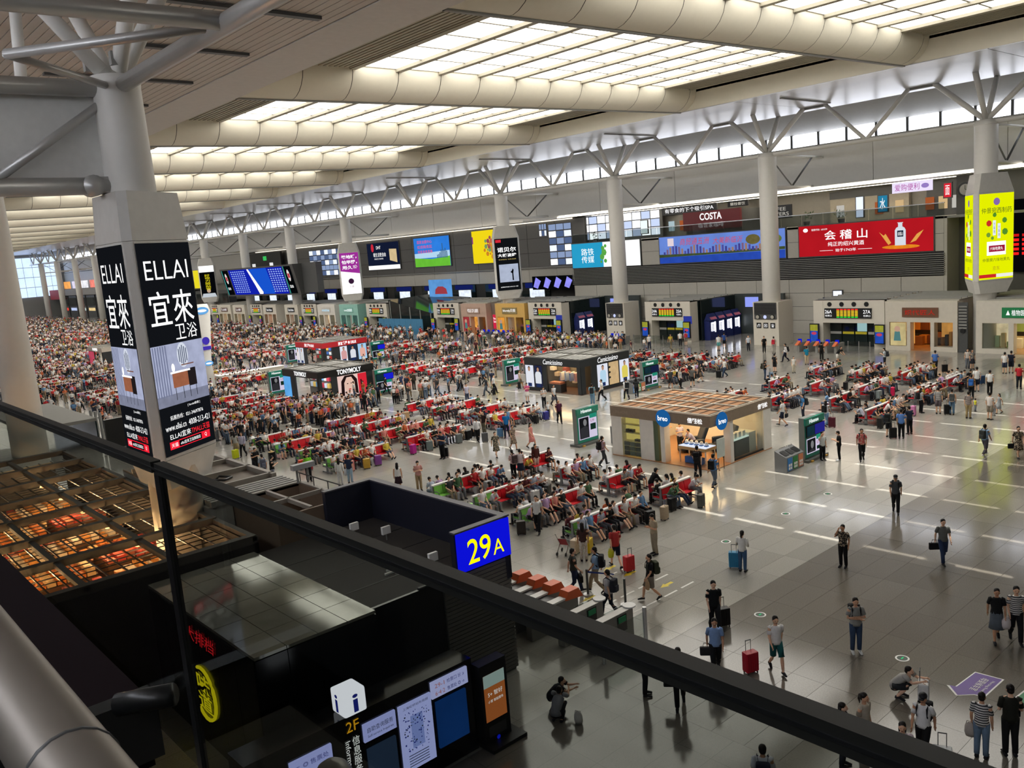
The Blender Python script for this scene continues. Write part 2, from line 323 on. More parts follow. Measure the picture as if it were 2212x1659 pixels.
# ---- near-side columns
def near_col(y, label, X=10.9):
    c = thing('column', label, 'column', kind='structure')
    G().tube([(X, y, 0), (X, y, 19.5), (X, y, 19.9)], [.98, .8, .84], 28).obj('shaft', M_colm, c, smooth=True)
    for d in ((2.6, 0), (-3.6, 0), (0, 4.4), (0, -4.4)): pipe('strut', (X + d[0] * .12, y + d[1] * .12, 20.1), (X + d[0], y + d[1], 23.9), .27, M_colm, c)
    for a in (40, 140, 260): 
        x, yy = X + .8 * math.cos(math.radians(a)), y + .8 * math.sin(math.radians(a)); bx('floodlight', M_grey, c, x - .2, x + .2, yy - .12, yy + .12, 20.15, 20.6)
    pipe('truss_chord', (X, y, 19.5), (-8, y, 19.3), .29, M_steel, c, 14); pipe('truss_chord', (10.4, y, 16.2), (-8, y, 16.2), .3, M_steel, c, 14)
    pipe('truss_brace', (10.6, y, 19.2), (6.6, y, 16.4), .15, M_steel, c); pipe('truss_brace', (6.6, y, 16.4), (2.6, y, 19.2), .15, M_steel, c)
    G().tube([(9.6, y - .3, 16.2), (9.6, y + .3, 16.2)], .36, 16).obj('pin_joint', M_steel, c, smooth=True); bx('pin_plate', M_steel, c, 9.4, 11.0, y - .22, y + .22, 15.95, 16.5)
    pipe('truss_chord', (X, y, 19.55), (X, y - 21.7, 19.55), .27, M_steel, c, 14)
    pipe('truss_brace', (11.0, y, 19.5), (6.74, y - 3.6, 19.6), .13, M_steel, c); pipe('truss_brace', (6.74, y - 3.6, 19.6), (X, y - 8.7, 19.6), .15, M_steel, c)
    pipe('truss_chord', (X, y - 9.2, 19.6), (-6, y - 8.2, 19.6), .25, M_steel, c, 14); pipe('truss_post', (8.6, y + 3, 19.6), (8.9, y + 3, 23.8), .2, M_colm, c)
    bx('infill_panel', mat('#e6e6e2', .6), c, -8, 10.5, y + .45, y + .6, 16.2, 19.4)
    return c
M_fillpane = emi('#f3f6ff', WIN_E * 1.1, .04, .31, True)  # glow for the added window band on the unseen left wall
cA = near_col(32.3, 'thick near-side column carrying the large black and white light box')
cB = near_col(54.2, 'bare round near-side column at the photo edge, behind the glass rail', 10.6)
for y in (75.4, 97.1): near_col(y, f'bare near-side column {ORD[int((y - 75) / 21)]} past the one at the photo edge')
# ---- shell behind and at the far end
wl = thing('wall_left', 'plain grey wall behind the viewing gallery', 'wall', kind='structure'); bx('wall_body', mat('#b0aea8', .7), wl, -9, -8, -40, 392, 0, 26)
for j in range(46): bx('pane', M_fillpane, wl, -7.98, -7.94, -14 + j * 5, -9.4 + j * 5, 18.6, 22.8)  # added glowing panes, out of view, to brighten the near side
for j in range(47): bx('mullion', M_dgrey, wl, -8, -7.8, -14.4 + j * 5, -14.0 + j * 5, 18.4, 23)  # bars made up to frame the added fill panes
for z in (18.4, 20.6, 22.8): bx('fill_transom', M_dgrey, wl, -8, -7.85, -15, 216, z, z + .2)
wb = thing('wall_back', 'plain grey wall closing the hall behind the viewer', 'wall', kind='structure'); bx('wall_body', mat('#a8a6a0', .7), wb, -9, 116, -16, -15, 0, 26)
wf = thing('wall_front', 'tall glazed end wall far down the hall', 'wall', kind='structure')
bx('wall_body', M_grey, wf, -9, 116, 372, 373, 0, 30)
for i in range(14):
    for j in range(4): bx('pane', emi('#b9cdf0', 1.6, .2, .3), wf, 50 + i * 3.1, 52.9 + i * 3.1, 371.6, 371.9, 8.2 + j * 3.8, 11.8 + j * 3.8)
for i in range(6): bx('dark_opening', M_dgrey, wf, 28 + i * 7, 34 + i * 7, 371.6, 371.9, 1, 6)
# ================================================================== FAR-SIDE FACADE
# raised block with billboards, louvres and a gallery above (X = 92)
MX = 92.0; my0, my1 = 36.8, 89.7
mz = thing('wall_mezzanine', 'grey clad block below the upper cafe gallery on the far side', 'wall', kind='structure')
bx('core', M_joint, mz, MX + .12, 94, my0, my1, 0, 12.4)
ny = 12; dy = (my1 - my0) / ny
for i in range(ny):
    for z0, z1 in ((0, 1.6), (1.6, 3.2), (3.2, 4.8), (4.8, 6.4)): bx('cladding_panel', M_clad, mz, MX, MX + .1, my0 + i * dy + .03, my0 + (i + 1) * dy - .03, z0 + .02, z1 - .02)
for (a, b) in ((my0, 37.7), (53.0, 54.5), (73.5, 76.5)):
    for z0, z1 in ((8.9, 10.7), (10.7, 12.45)): bx('cladding_panel', M_clad, mz, MX, MX + .1, a + .03, b - .03, z0 + .02, z1 - .02)
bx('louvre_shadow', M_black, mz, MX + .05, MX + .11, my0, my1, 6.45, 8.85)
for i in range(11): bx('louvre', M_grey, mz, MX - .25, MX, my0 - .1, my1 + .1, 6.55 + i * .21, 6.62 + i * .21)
bx('gallery_floor', M_grey, mz, MX, 116, my0 - 30, my1, 12.2, 12.45)
bx('gallery_ceiling', M_white, mz, MX, 116, 18, 100, 16.5, 16.8)
bx('ceiling_strip_light', emi('#fff6e4', 5, 0, 1, True), mz, MX - .3, MX - .1, 24, 92, 16.45, 16.6)
bx('gallery_fill_strip', emi('#fff0d8', 14.0, 0, 1, True), mz, 97, 97.5, 24, 90, 16.42, 16.48)  # glowing strip added to brighten the dark gallery interior
bx('gallery_back', mat('#96928a', .5), mz, 103, 103.3, 6, 100, 12.4, 16.6)
rl = thing('glass_balustrade', 'long glass balustrade along the upper cafe gallery on the far side', 'railing')
npn = 20; dy = (my1 - my0) / npn
for i in range(npn): bx('pane', glass_mat('balustrade glass', (.62, .66, .66), .1) if i == 0 else MATS['bg'], rl, MX + .1, MX + .14, my0 + i * dy + .03, my0 + (i + 1) * dy - .03, 12.5, 13.75); MATS.setdefault('bg', rl.children[0].data.materials[0])
bx('handrail', M_chrome, rl, MX + .06, MX + .18, my0, my1, 13.75, 13.83)
# recessed side return at the end of the block
bx('return_wall', M_clad, mz, MX, 95, my0 - .3, my0, 0, 12.4); bx('side_wall', mat('#5c5a56', .5), mz, 95.05, 95.3, -30, my0, 0, 16.4)
# lower wall further along (X = 95)
wd = thing('wall_hall', 'dark tiled wall with lit billboards further down the far side', 'wall', kind='structure')
bx('core', M_joint, wd, 95.1, 95.5, my1, 372, 0, 16.5)
for i in range(34):
    for z0, z1 in ((9.2, 11.5), (11.5, 13.8), (13.8, 16.3)):
        if i < 18: bx('dark_tile', mat('#5f5e5b', .4), wd, 95.0, 95.1, my1 + i * 6.4 + .04, my1 + (i + 1) * 6.4 - .04, z0 + .03, z1 - .03)
    if i < 18:
        bx('pale_tile', M_clad, wd, 94.9, 95.1, my1 + i * 6.4 + .04, my1 + (i + 1) * 6.4 - .04, 6.9, 9.1)
bx('pale_band', M_clad, wd, 94.9, 95.1, my1 + 18 * 6.4, 372, 5, 16.4)
bx('ledge', M_grey, wd, 94.4, 95, my1, 372, 9.1, 9.25); bx('strip_light', emi('#fff2da', 1.6, 0, 1), wd, 94.6, 94.9, 92, 200, 16.25, 16.4)
for (a, b, z0, z1) in ((92.4, 97.4, 9.4, 15.8), (159, 174, 9.8, 15.4), (97.8, 99.5, 14, 16)):
    n = max(3, int((b - a) / 1.6)); m_ = max(2, int((z1 - z0) / 1.0))
    bx('window_frame', M_dgrey, wd, 94.93, 95.0, a, b, z0, z1)
    for i in range(n):
        for j in range(m_):
            e = [emi('#dfe8ff', 1.2), emi('#9fb4dc', .7), emi('#f6f8ff', 1.9), emi('#6f86b5', .5)][(i * 3 + j * 5 + i * j) % 4]
            bx('pane', e, wd, 94.88, 94.93, a + i * (b - a) / n + .1, a + (i + 1) * (b - a) / n - .1, z0 + j * (z1 - z0) / m_ + .09, z0 + (j + 1) * (z1 - z0) / m_ - .09)
for i in range(12):
    y = 98 + i * 9.3; bx('shopfront_recess', M_dglass, wd, 94.85, 95.05, y, y + 6.5, 4.2, 6.8); bx('blue_sign_band', emi('#1c2a78', .5), wd, 94.8, 94.86, y + .6, y + 5.6, 6.0, 6.8)
    bx('lit_window', emi('#e8f2ff', 1.0, .4, 1.5), wd, 94.78, 94.84, y + 1.2, y + 4.6, 4.3, 5.9)
for i in range(9):
    for j in range(3): bx('window_pane', [emi('#eef3ff', 1.8), emi('#c2d0ee', 1.1), emi('#ffffff', 2.2)][(i * 2 + j) % 3], mz, 99.9, 99.95, 79.5 + i * 1.75, 81.05 + i * 1.75, 12.9 + j * 1.2, 13.95 + j * 1.2)
bx('window_wall', M_dgrey, mz, 99.95, 100.1, 79, 96, 12.45, 16.5)
# second storey further down: gallery band
bx('gallery_parapet', mat('#8d8880', .5), wd, 88.5, 94, 232, 371, 8.0, 10.2)
# ================================================================== LIGHT BOXES ON COLUMNS
def tri(cx, cy0, rin, ch, mir):
    """chamfered triangle; returns corner polygon and per-face (angle, half width)"""
    angs = [180, -59, 59] if not mir else [0, -121, 121]
    pts = []
    hw = rin * math.tan(PI / 3)
    for a in sorted(x % 360 for x in angs):
        t = math.radians(a); n = Vector((math.cos(t), math.sin(t))); u = Vector((-n.y, n.x))
        for s in (-1, 1): p = Vector((cx, cy0)) + n * rin + u * s * (hw - ch); pts.append((p.x, p.y))
    return pts, angs, hw - ch
def light_box(cx, cy0, label, mir, paint, z0=5.4, z1=15.9, K=1.0):
    t = thing('light_box', label, 'advertising light box', (0, 0, 0))
    P = {}
    for z, r in ((z0, .84), (z0 + 1.1, 1.03), (z1 - 1.7, 1.03), (z1, .94 if K == 1 else .82)): P[z] = tri(cx, cy0, r * K, .32 * K * K, mir)[0]
    zs = sorted(P)
    bevel(G().prism(P[zs[1]], zs[1], zs[2]).obj('casing', mat('#d0cec8', .45), t), .05)
    G().prism(P[zs[0]], zs[0], zs[1], P[zs[1]]).obj('lower_hood', mat('#dad8d2', .45), t); G().prism(P[zs[2]], zs[2], zs[3], P[zs[3]]).obj('upper_hood', mat('#c8c6c0', .45), t)
    _, angs, hw = tri(cx, cy0, 1.03 * K, .32 * K * K, mir)
    for i, a in enumerate(angs):
        ta = math.radians(a); n = Vector((math.cos(ta), math.sin(ta), 0)); u = Vector((-n.y, n.x, 0))
        face = (tuple(u), (0, 0, 1)); c = Vector((cx, cy0, 0)) + n * (1.03 * K + .02)
        g = G(); w2, za, zb_ = hw - .05, zs[1] + .15, zs[2] - .1
        g.add([c - u * w2 + Vector((0, 0, za)), c + u * w2 + Vector((0, 0, za)), c + u * w2 + Vector((0, 0, zb_)), c - u * w2 + Vector((0, 0, zb_))], [(0, 1, 2, 3)])
        paint(t, g, c, face, w2, za, zb_, i)
    return t
def at(c, z): return (c[0], c[1], z)
def paint_ellai(t, g, c, f, w, za, zb_, i):
    s = g.obj('screen', emi('#14161a', .8), t)
    if i == 2: return
    H = zb_ - za
    u = Vector(f[0]); txt('ELLAI', at(c, zb_ - .95), w * 1.62, .66, M_wte, s, f, bold=-.006)
    for q, ch in ((-.44, '宜'), (.44, '來')): txt(ch, at(Vector(c) + u * w * q, zb_ - 2.3), w * .78, 1.2, M_wte, s, f, bold=.004)
    for q, ch in ((.2, '卫'), (.66, '浴')): txt(ch, at(Vector(c) + u * w * q, zb_ - 3.22), w * .4, .54, M_wte, s, f)
    rect(at(c, za), -w, w, 1.75, 3.95, emi('#b9c0de', .75, .3, 2.5), s, f, 'photo_wall')
    rect(at(c, za), -w, w, 1.75, 2.15, emi('#9a9fb8', .6, .25, 4), s, f, 'photo_floor', .009)
    for q in range(6): rect(at(c, za), -w + .06 + q * .13, -w + .12 + q * .13, 2.1, 3.92, emi('#8e96b8', .6), s, f, 'curtain_fold', .01)
    disc(at(c, za), .3, emi('#dfe6f4', .85), s, f, 'mirror', .011, ry=.46, cx=.2, cy_=3.48)
    for q in range(5): rect(at(c, za), -.02 + q * .1, .03 + q * .1, 3.12 + .06 * abs(q - 2), 3.84 - .06 * abs(q - 2), emi('#6f7a98', .5), s, f, 'mirror_stripe', .013)
    rect(at(c, za), -.5, .35, 2.35, 2.88, emi('#a5664a', .8, .25, 5), s, f, 'cabinet', .012); rect(at(c, za), .35, .8, 2.3, 2.95, emi('#2b2526', .6), s, f, 'cabinet_side', .012)
    rect(at(c, za), -.58, .5, 2.87, 2.94, M_wte, s, f, 'basin', .014); rect(at(c, za), .05, .75, 3.1, 3.14, emi('#8a5a46', .7), s, f, 'shelf', .012); disc(at(c, za), .09, M_wte, s, f, 'vase', .013, ry=.16, cx=-.4, cy_=3.08)
    for q in (-.42, .0, .36, .72): rect(at(c, za), q, q + .03, 1.9, 2.36, emi('#33343c', .6), s, f, 'cabinet_leg', .012)
    txt('[ Sandel桑德 ]', at(Vector(c) + u * .45, za + 1.62), .7, .11, M_wte, s, f)
    txt('拓展热线：021-34697876', at(c, za + 1.32), w * 1.3, .17, M_wte, s, f); txt('www.ellai.cn  4008-213-421', at(c, za + .99), w * 1.75, .22, M_wte, s, f)
    txt('ELLAI宜來', at(Vector(c) - u * w * .35, za + .66), w * .8, .22, M_wte, s, f); txt('TMALL天猫', at(Vector(c) + u * w * .45, za + .66), w * .75, .24, emi('#ff2a36', 1), s, f)
    rect(at(c, za), -w * .8, w * .8, .2, .48, emi('#ef2337', 1), s, f, 'search_bar'); rect(at(c, za), -w * .45, w * .45, .23, .45, M_blk, s, f, 'search_field', .009)
    txt('ellai宜来卫浴旗舰店', at(c, za + .34), w * .8, .13, M_wte, s, f, depth=.014); txt('天猫', at(Vector(c) - u * w * .62, za + .34), w * .25, .15, M_wte, s, f); txt('Q', at(Vector(c) + u * w * .62, za + .34), .12, .15, M_wte, s, f)
light_box(10.85, 32.3, 'large black and white lit bathroom advert box wrapped around the near column', False, paint_ellai, 5.3, 15.9)
def paint_yellow(t, g, c, f, w, za, zb_, i):
    s = g.obj('screen', emi('#e6f000', .95), t); u = Vector(f[0])
    if i == 0: return
    disc(at(c, zb_ - .7), .32, emi('#8a6ab0', .9), s, f, 'emblem'); txt('仲景宛西制药', at(c, zb_ - 1.45), w * 1.75, .5, emi('#3c6420', .7), s, f)
    for q, (a, b, r, col) in enumerate(((-.75, 4.9, .28, '#d8362a'), (.8, 5.1, .25, '#5a9a30'), (-.2, 5.6, .2, '#5a9a30'), (.85, 4.1, .3, '#5a9a30'), (-.8, 3.9, .22, '#7aa83a'), (-.4, 3.6, .16, '#7aa83a'))): disc(at(c, za), r, emi(col, .8), s, f, 'herb_print', .008, 7, cx=a, cy_=b)
    for a in (-.22, .25): rect(at(c, za), a - .15, a + .15, 3.7 - a * .6, 5.0 - a * .6, emi('#e6f0f6', .95), s, f, 'text_slip', .01); txt('六\n味\n地', at(Vector(c) + u * a, za + 4.35 - a * .6), .16, .95, emi('#3050a0', .7), s, f, depth=.016)
    rect(at(c, za), -.95, .95, 2.1, 3.3, M_wte, s, f, 'medicine_pack', .01); rect(at(c, za), -.75, .85, 2.4, 2.95, emi('#a01c3c', .9), s, f, 'pack_label', .013); txt('六味地黄丸', at(c, za + 2.68), 1.3, .3, M_wte, s, f, depth=.02)
    txt('仲景牌六味地黄丸', at(c, za + 1.7), w * 1.6, .32, emi('#50701c', .7), s, f); txt('京东', at(c, za + .95), .7, .36, emi('#b89a20', .8), s, f); rect(at(c, za), -w, 0, .15, .45, emi('#d02a2a', .9), s, f, 'red_strip', .01); rect(at(c, za), 0, w, .15, .45, emi('#f4f4ea', .9), s, f, 'white_strip', .01)
def paint_black(t, g, c, f, w, za, zb_, i):
    s = g.obj('screen', emi('#15171a', .7), t); u = Vector(f[0])
    if i == 0: return
    rect(at(c, 0), -w + .15, -w + .95, zb_ - .55, zb_ - .15, emi('#d82a3a', .9), s, f, 'red_tag'); txt('诺贝尔', at(c, zb_ - 1.6), w * 1.6, .7, M_wte, s, f, bold=.02); txt('大板瓷砖', at(c, zb_ - 2.4), w * 1.6, .5, M_wte, s, f, bold=.02); txt('亚洲首批 全新品类', at(c, zb_ - 3.0), w * 1.5, .16, emi('#d8c070', .8), s, f)
    rect(at(c, 0), -w + .4, w - .2, za + 1.2, zb_ - 3.7, emi('#b9c3da', .8, .2, 1.2), s, f, 'marble_photo'); poly([(.55, za + 1.4), (.75, za + 1.4), (.72, za + 2.4), (.8, za + 2.9), (.65, za + 3.1), (.55, za + 2.8), (.3, za + 2.6), (.55, za + 2.4)], at(c, 0), M_blk, s, f, 'silhouette', .012); txt('全国服务热线 4008-001-988', at(c, za + .5), w * 1.5, .16, M_wte, s, f)
def paint_purple(t, g, c, f, w, za, zb_, i):
    s = g.obj('screen', M_wte, t)
    if i == 0: return
    poly([(-w, za + 4.2), (w, za + 3.6), (w, zb_), (-w, zb_)], at(c, 0), emi('#a0309a', .9), s, f, 'purple_field')
    for q, b in enumerate(('装地暖，', '怕甲醛，', '用久盛')): txt(b, at(c, zb_ - .75 - q * .95), w * 1.6, .7, M_wte, s, f, bold=.02, depth=.014)
    disc(at(c, za), .5, emi('#402040', .7), s, f, 'emblem', cx=0, cy_=2.3); txt('久盛', at(c, za + 1.35), .8, .35, emi('#9a6a80', .9), s, f)
def paint_far(t, g, c, f, w, za, zb_, i):
    s = g.obj('screen', M_blk, t)
    if i == 0: return
    rect(at(c, 0), -w, w, zb_ - 1.5, zb_, M_wte, s, f, 'white_head')
    txt('好\n视\n力\n眼\n贴\n膏', at(c, zb_ - 3.9), w * .7, 3.8, emi('#f0e020', .9), s, f); disc(at(c, za), .45, emi('#c8a890', .8), s, f, 'portrait_face', cy_=1.5); poly([(-w, za), (w, za), (w * .8, za + .9), (-w * .8, za + .9)], at(c, 0), emi('#d0d8e0', .8), s, f, 'portrait_coat', .008)
light_box(CX, 29.8, 'bright yellow medicine advert light box on a far-side column', True, paint_yellow, K=1.28)
light_box(CX, 94.9, 'black lit tile advert box with small silhouette figure on a far-side column', True, paint_black, K=1.28)
light_box(CX, 138.3, 'purple and white lit flooring advert box on a far-side column', True, paint_purple, K=1.28)
light_box(CX, 203.4, 'narrow dark advert box with yellow characters and white-coated portrait', True, paint_far, K=1.28)
# ================================================================== WALL BILLBOARDS
def board(name, label, x, y0, y1, z0, z1, m, cat='billboard'):
    t = thing(name, label, cat)
    bx('frame', M_dgrey, t, x - .12, x + .1, y0 - .12, y1 + .12, z0 - .12, z1 + .12)
    bx('screen', m, t, x - .16, x - .12, y0, y1, z0, z1)
    return t, (x - .17, (y0 + y1) / 2, (z0 + z1) / 2), (y1 - y0) / 2, (z1 - z0) / 2
t, c, w, h = board('billboard', 'wide red wine advert billboard with a white bottle', MX, 37.8, 52.9, 9.0, 12.45, emi('#c01a24', .8, .2, .25))
u = lambda d, z=0: (c[0], c[1] - d, c[2] + z)
txt('会 稽 山', u(-1.9, .55), 5.0, 1.05, M_wte, t, FX, bold=.01); txt('纯正的绍兴黄酒', u(-1.9, -.45), 4.2, .5, M_wte, t, FX); txt('始于1743年', u(-1.9, -1.15), 2.4, .36, M_wte, t, FX); txt('股票代码：601579', u(-5.0, 1.25), 1.9, .22, M_wte, t, FX); disc(u(-6.7, 1.25), .3, M_wte, t, FX, ry=.22)
for a in (-4.2, .3): rect(u(0, -1.15), a - .8, a + .8, -.02, .02, M_wte, t, FX, 'rule')
poly([(3.6, -1.0), (3.6, .6), (3.75, .85), (3.95, .95), (3.95, 1.3), (3.85, 1.4), (4.5, 1.4), (4.4, 1.3), (4.4, .95), (4.6, .85), (4.75, .6), (4.75, -1.0)], c, emi('#d7dde6', .95), t, FX, 'bottle', .012); rect(c, 3.85, 4.5, -.1, .55, emi('#27324a', .6), t, FX, 'bottle_label', .016); txt('会稽山', u(4.17, .22), .5, .4, M_wte, t, FX, depth=.02)
disc(c, 2.0, emi('#e88a20', .9, .3, 2), t, FX, 'liquid_ring', .009, ry=.22, cx=4.2, cy_=-1.15)
poly([(2.9, -.9), (2.4, -.2), (1.9, .5), (2.4, .1), (2.6, .3), (3.2, -.7)], c, emi('#e8a850', .9), t, FX, 'splash', .01); poly([(5.2, -.8), (5.9, .1), (6.6, .5), (6.2, -.1), (5.8, -.6)], c, emi('#e8a850', .9), t, FX, 'splash', .01)
t, c, w, h = board('billboard', 'wide blue city skyline billboard with red brush lettering', MX, 54.7, 73.3, 9.0, 12.45, emi('#6f8fe0', .85, .2, .4))
poly([(-w, -h), (w, -h), (w, -.75), (-w, -.95)], c, emi('#2c4fb8', .8, .3, .7), t, FX, 'river'); poly([(-w, -.95), (w, -.7), (w, -.35), (3, -.45), (-2, -.6), (-w, -.55)], c, emi('#4a5a38', .7, .4, 2), t, FX, 'river_bank', .009)
for q in range(34):
    a = -8.6 + q * .48; hh = .35 + .75 * abs(math.sin(q * 2.7)) * (1 if q < 12 else .8); rect(c, a, a + .3, -.6, -.6 + hh, emi(['#4a4aa0', '#8a6a90', '#b08878', '#5a5ab0'][q % 4], .7), t, FX, 'tower_print', .012)
txt('商贸通五洲', u(-3.6, .95), 4.6, .9, emi('#d04a5a', .9), t, FX, shear=.2); txt('大美新临沂', u(1.4, .85), 4.4, .8, emi('#d04a5a', .9), t, FX, shear=.2); rect(c, -7.9, -6.9, .5, 1.5, emi('#e8d8e0', .9), t, FX, 'seal'); disc(c, 1.3, emi('#6a7a40', .8, .4, 2), t, FX, 'hill_inset', .01, ry=.6, cx=7.6, cy_=.6); disc(c, 1.0, emi('#70683c', .8, .4, 2), t, FX, 'hill_inset', .01, ry=.6, cx=5.0, cy_=.7)
t, c, w, h = board('billboard', 'cyan and white billboard with a green plant figure beside a column', MX, 76.7, 89.6, 8.95, 12.45, emi('#fbfdfc', 1.05))
rect(c, -w, -.3, -h, h, emi('#2aa2cf', .9, .1, .3), t, FX, 'cyan_field'); txt('路铁\n传媒', u(-3.3, -.05), 2.5, 2.1, M_wte, t, FX, bold=.0, depth=.02)
for a, b, r in ((-.3, .9, .35), (-.1, .3, .5), (-.5, -.3, .45), (.1, -.9, .3), (-.7, -1.0, .2), (.2, 1.2, .25)): disc(c, r, emi('#5fae4a', .85, .4, 3), t, FX, 'leaf_print', .012, 7, cx=a, cy_=b)
X9 = 94.9
t, c, w, h = board('billboard', 'dark navy billboard showing a wooden board and cable', X9, 138.6, 149.8, 10.4, 15.6, emi('#151d36', .8))
rect(c, -w, w, -h, -h + .8, M_wte, t, FX, 'white_foot'); txt('DHT', u(-1.4, 1.7), 1.6, .6, M_wte, t, FX); txt('暖生活更自由', u(-1.2, .3), 4.4, .8, M_wte, t, FX); txt('扫码关注 咨询热线', u(-1.6, -.5), 3.2, .3, M_wte, t, FX); disc(c, .5, emi('#d02a3c', .9), t, FX, ry=.8, cx=-3.6, cy_=1.7); poly([(2.3, -.9), (4.8, -1.4), (4.8, 1.2), (2.3, 1.3)], c, emi('#d8c092', .9, .2, 1), t, FX, 'wood_board', .01)
t, c, w, h = board('billboard', 'sky blue billboard with green meadow, skyline and red lettering', X9, 122.7, 133.5, 10.4, 15.7, emi('#2f7fe0', .9, .3, .3))
poly([(-w, -h), (w, -h), (w, -.9), (0, -1.3), (-w, -1.0)], c, emi('#6cc43a', .9, .2, .5), t, FX, 'meadow'); poly([(-w, -1.1), (w, -1.0), (w, .1), (-w, -.2)], c, emi('#b8dcf6', .9), t, FX, 'haze_print', .004)
for q, (a, hh) in enumerate(((2.4, 1.0), (2.8, 1.5), (3.2, 2.6), (3.6, 1.4), (4.0, 1.7), (4.4, 1.2), (1.6, .6), (2.0, .7))): rect(c, a, a + .25, -1.2, -1.2 + hh, emi('#406a90', .8), t, FX, 'tower_print', .012)
for q, s in enumerate(('国家会展中心', '虹桥商务区', '共享未来发展')): txt(s, u(-2.0, 1.9 - q * .9), 4.6, .6, emi('#f0506a', .95), t, FX, depth=.015)
t, c, w, h = board('billboard', 'plain yellow billboard with a round floral figure beside the black light box', X9, 106.5, 116.2, 10.4, 15.9, emi('#f2d818', .95))
for q in range(26):
    a, r = q * 2.4, .25 + .065 * q; disc(c, .22 + .1 * (q % 3), emi(['#d88a2a', '#d06a4a', '#7aa06a', '#e0a030', '#a04a5a'][q % 5], .85), t, FX, 'flower_print', .008 + .0004 * q, 6, cx=r * math.cos(a) * .9, cy_=r * math.sin(a))
rect(c, -w, -w + .3, .6, 1.8, emi('#9a3a8a', .8), t, FX, 'purple_tab')
# departure board, tilted towards the hall, hung before two columns
t = thing('departure_board', 'large blue electronic departure board hung before far-side columns', 'departure board')
g = G().add([(80.3, 152, 6.9), (80.3, 186, 6.9), (79.0, 186, 12.9), (79.0, 152, 12.9), (82, 152, 6.9), (82, 186, 6.9), (82, 186, 12.9), (82, 152, 12.9)], [(0, 3, 2, 1), (4, 5, 6, 7), (0, 4, 7, 3), (1, 2, 6, 5), (2, 3, 7, 6), (0, 1, 5, 4)]); g.obj('housing', M_dgrey, t)
bx('side_cabinet', M_dgrey, t, 81, 82.3, 146.5, 152, 7.2, 13.0)
fB = ((0, -1, 0), tuple(Vector((-1.3, 0, 6.0)).normalized())); cB_ = (79.62, 169, 9.9); S = 3.05
rect(cB_, -12.6, 12.4, -2.75, 2.75, emi('#1424b8', .8), t, fB, 'screen', .02)
poly([(-3.4, 2.7), (-2.6, 2.7), (1.2, -2.3), (.9, -2.7), (-.6, -2.7), (-1.4, -1)], cB_, M_wte, t, fB, 'train_print', .035); poly([(-2.4, 2.7), (5.6, 2.7), (6.4, -2.7), (1.4, -2.7), (1.0, -2)], cB_, emi('#1a58d8', .85), t, fB, 'sky_print', .03)
for q in range(11):
    zz = 2.3 - q * .45
    for a0, n in ((-11.6, 7), (6.4, 6)):
        for r in range(n): rect(cB_, a0 + r * 1.02 + (.5 * q * .0), a0 + r * 1.02 + .6, zz - .11, zz + .11, emi('#a8c0ff', .9), t, fB, 'departure_row', .04)
for a in (-14.6, 14.4):
    rect(cB_, a - 1.5, a + 1.5, -2.75, 2.75, M_blk, t, fB, 'side_screen', .02); disc(cB_, .55, emi('#e8e0dc', .9), t, fB, 'bottle_print', .03, 10, ry=1.2, cx=a, cy_=.9); rect(cB_, a - .4, a + .4, .4, 1.3, emi('#c03040', .9), t, fB, 'bottle_label', .035); txt('国缘', (cB_[0] + .25, cB_[1] - a, cB_[2] - 1.3), 1.4, .6, M_wte, t, fB, depth=.05); rect(cB_, a - 1.5, a - 1.3, -2.75, 2.75, emi('#20c0b8', .9), t, fB, 'teal_edge', .03)
# ================================================================== UPPER GALLERY SHOPS
t = thing('coffee_shop', 'dark red upper gallery coffee front with white lettering', 'cafe')
bx('fascia', mat('#6d1820', .4), t, 94.6, 95, 62.5, 71.3, 13.0, 15.4); txt('COSTA', (94.58, 66.9, 14.7), 3.4, .9, M_wte, t, FX, bold=.02); txt('咖世家咖啡', (94.58, 66.9, 13.6), 3.9, .65, emi('#d8cfd0', .8), t, FX); bx('counter', M_dgrey, t, 95.1, 102, 62.6, 71.2, 12.5, 15.3)
t = thing('cafe_sign', 'black upper gallery board reading coffee lovers', 'sign'); bx('panel', M_black, t, 95, 95.2, 55.6, 59.6, 13.6, 15.2); txt('COFFEE\nL♥VERS', (94.98, 57.6, 14.4), 3.3, 1.1, emi('#c9c5bb', .8), t, FX)
t = thing('shop_sign', 'small black ceiling-hung restaurant sign above the coffee front', 'sign'); bx('panel', M_black, t, 96, 96.2, 62.2, 65.2, 15.6, 16.3); txt('蘭桂餐饮', (95.98, 63.7, 15.95), 2.2, .4, emi('#d8d2c4', .9), t, FX)
t = thing('convenience_sign', 'white and purple lit convenience shop sign hung above the upper gallery', 'sign'); bx('panel', emi('#eadff8', 1.0), t, 94, 94.2, 38.8, 43.0, 15.2, 16.3); txt('爱购便利', (93.98, 41.4, 15.75), 2.6, .7, emi('#b01c9c', .9), t, FX); disc((93.98, 39.5, 15.75), .4, emi('#9a80c8', .9), t, FX, ry=.25)
t = thing('shop_sign', 'long white lit lettering above the gallery beside the coffee front', 'sign'); bx('panel', M_dgrey, t, 96.2, 96.4, 67, 76, 15.4, 16.4); txt('有零食的下个吸引SPA', (96.18, 71.5, 15.9), 8, .6, M_wte, t, FX)
def lit_panel(name, label, x, y0, y1, z0, z1, m, s=None): 
    t = thing(name, label, 'sign'); bx('casing', M_dgrey, t, x, x + .2, y0 - .1, y1 + .1, z0 - .1, z1 + .1); bx('panel', m, t, x - .03, x, y0, y1, z0, z1)
    if s: txt(s, (x - .04, (y0 + y1) / 2, (z0 + z1) / 2), (y1 - y0) * .6, (z1 - z0) * .7, M_wte, t, FX)
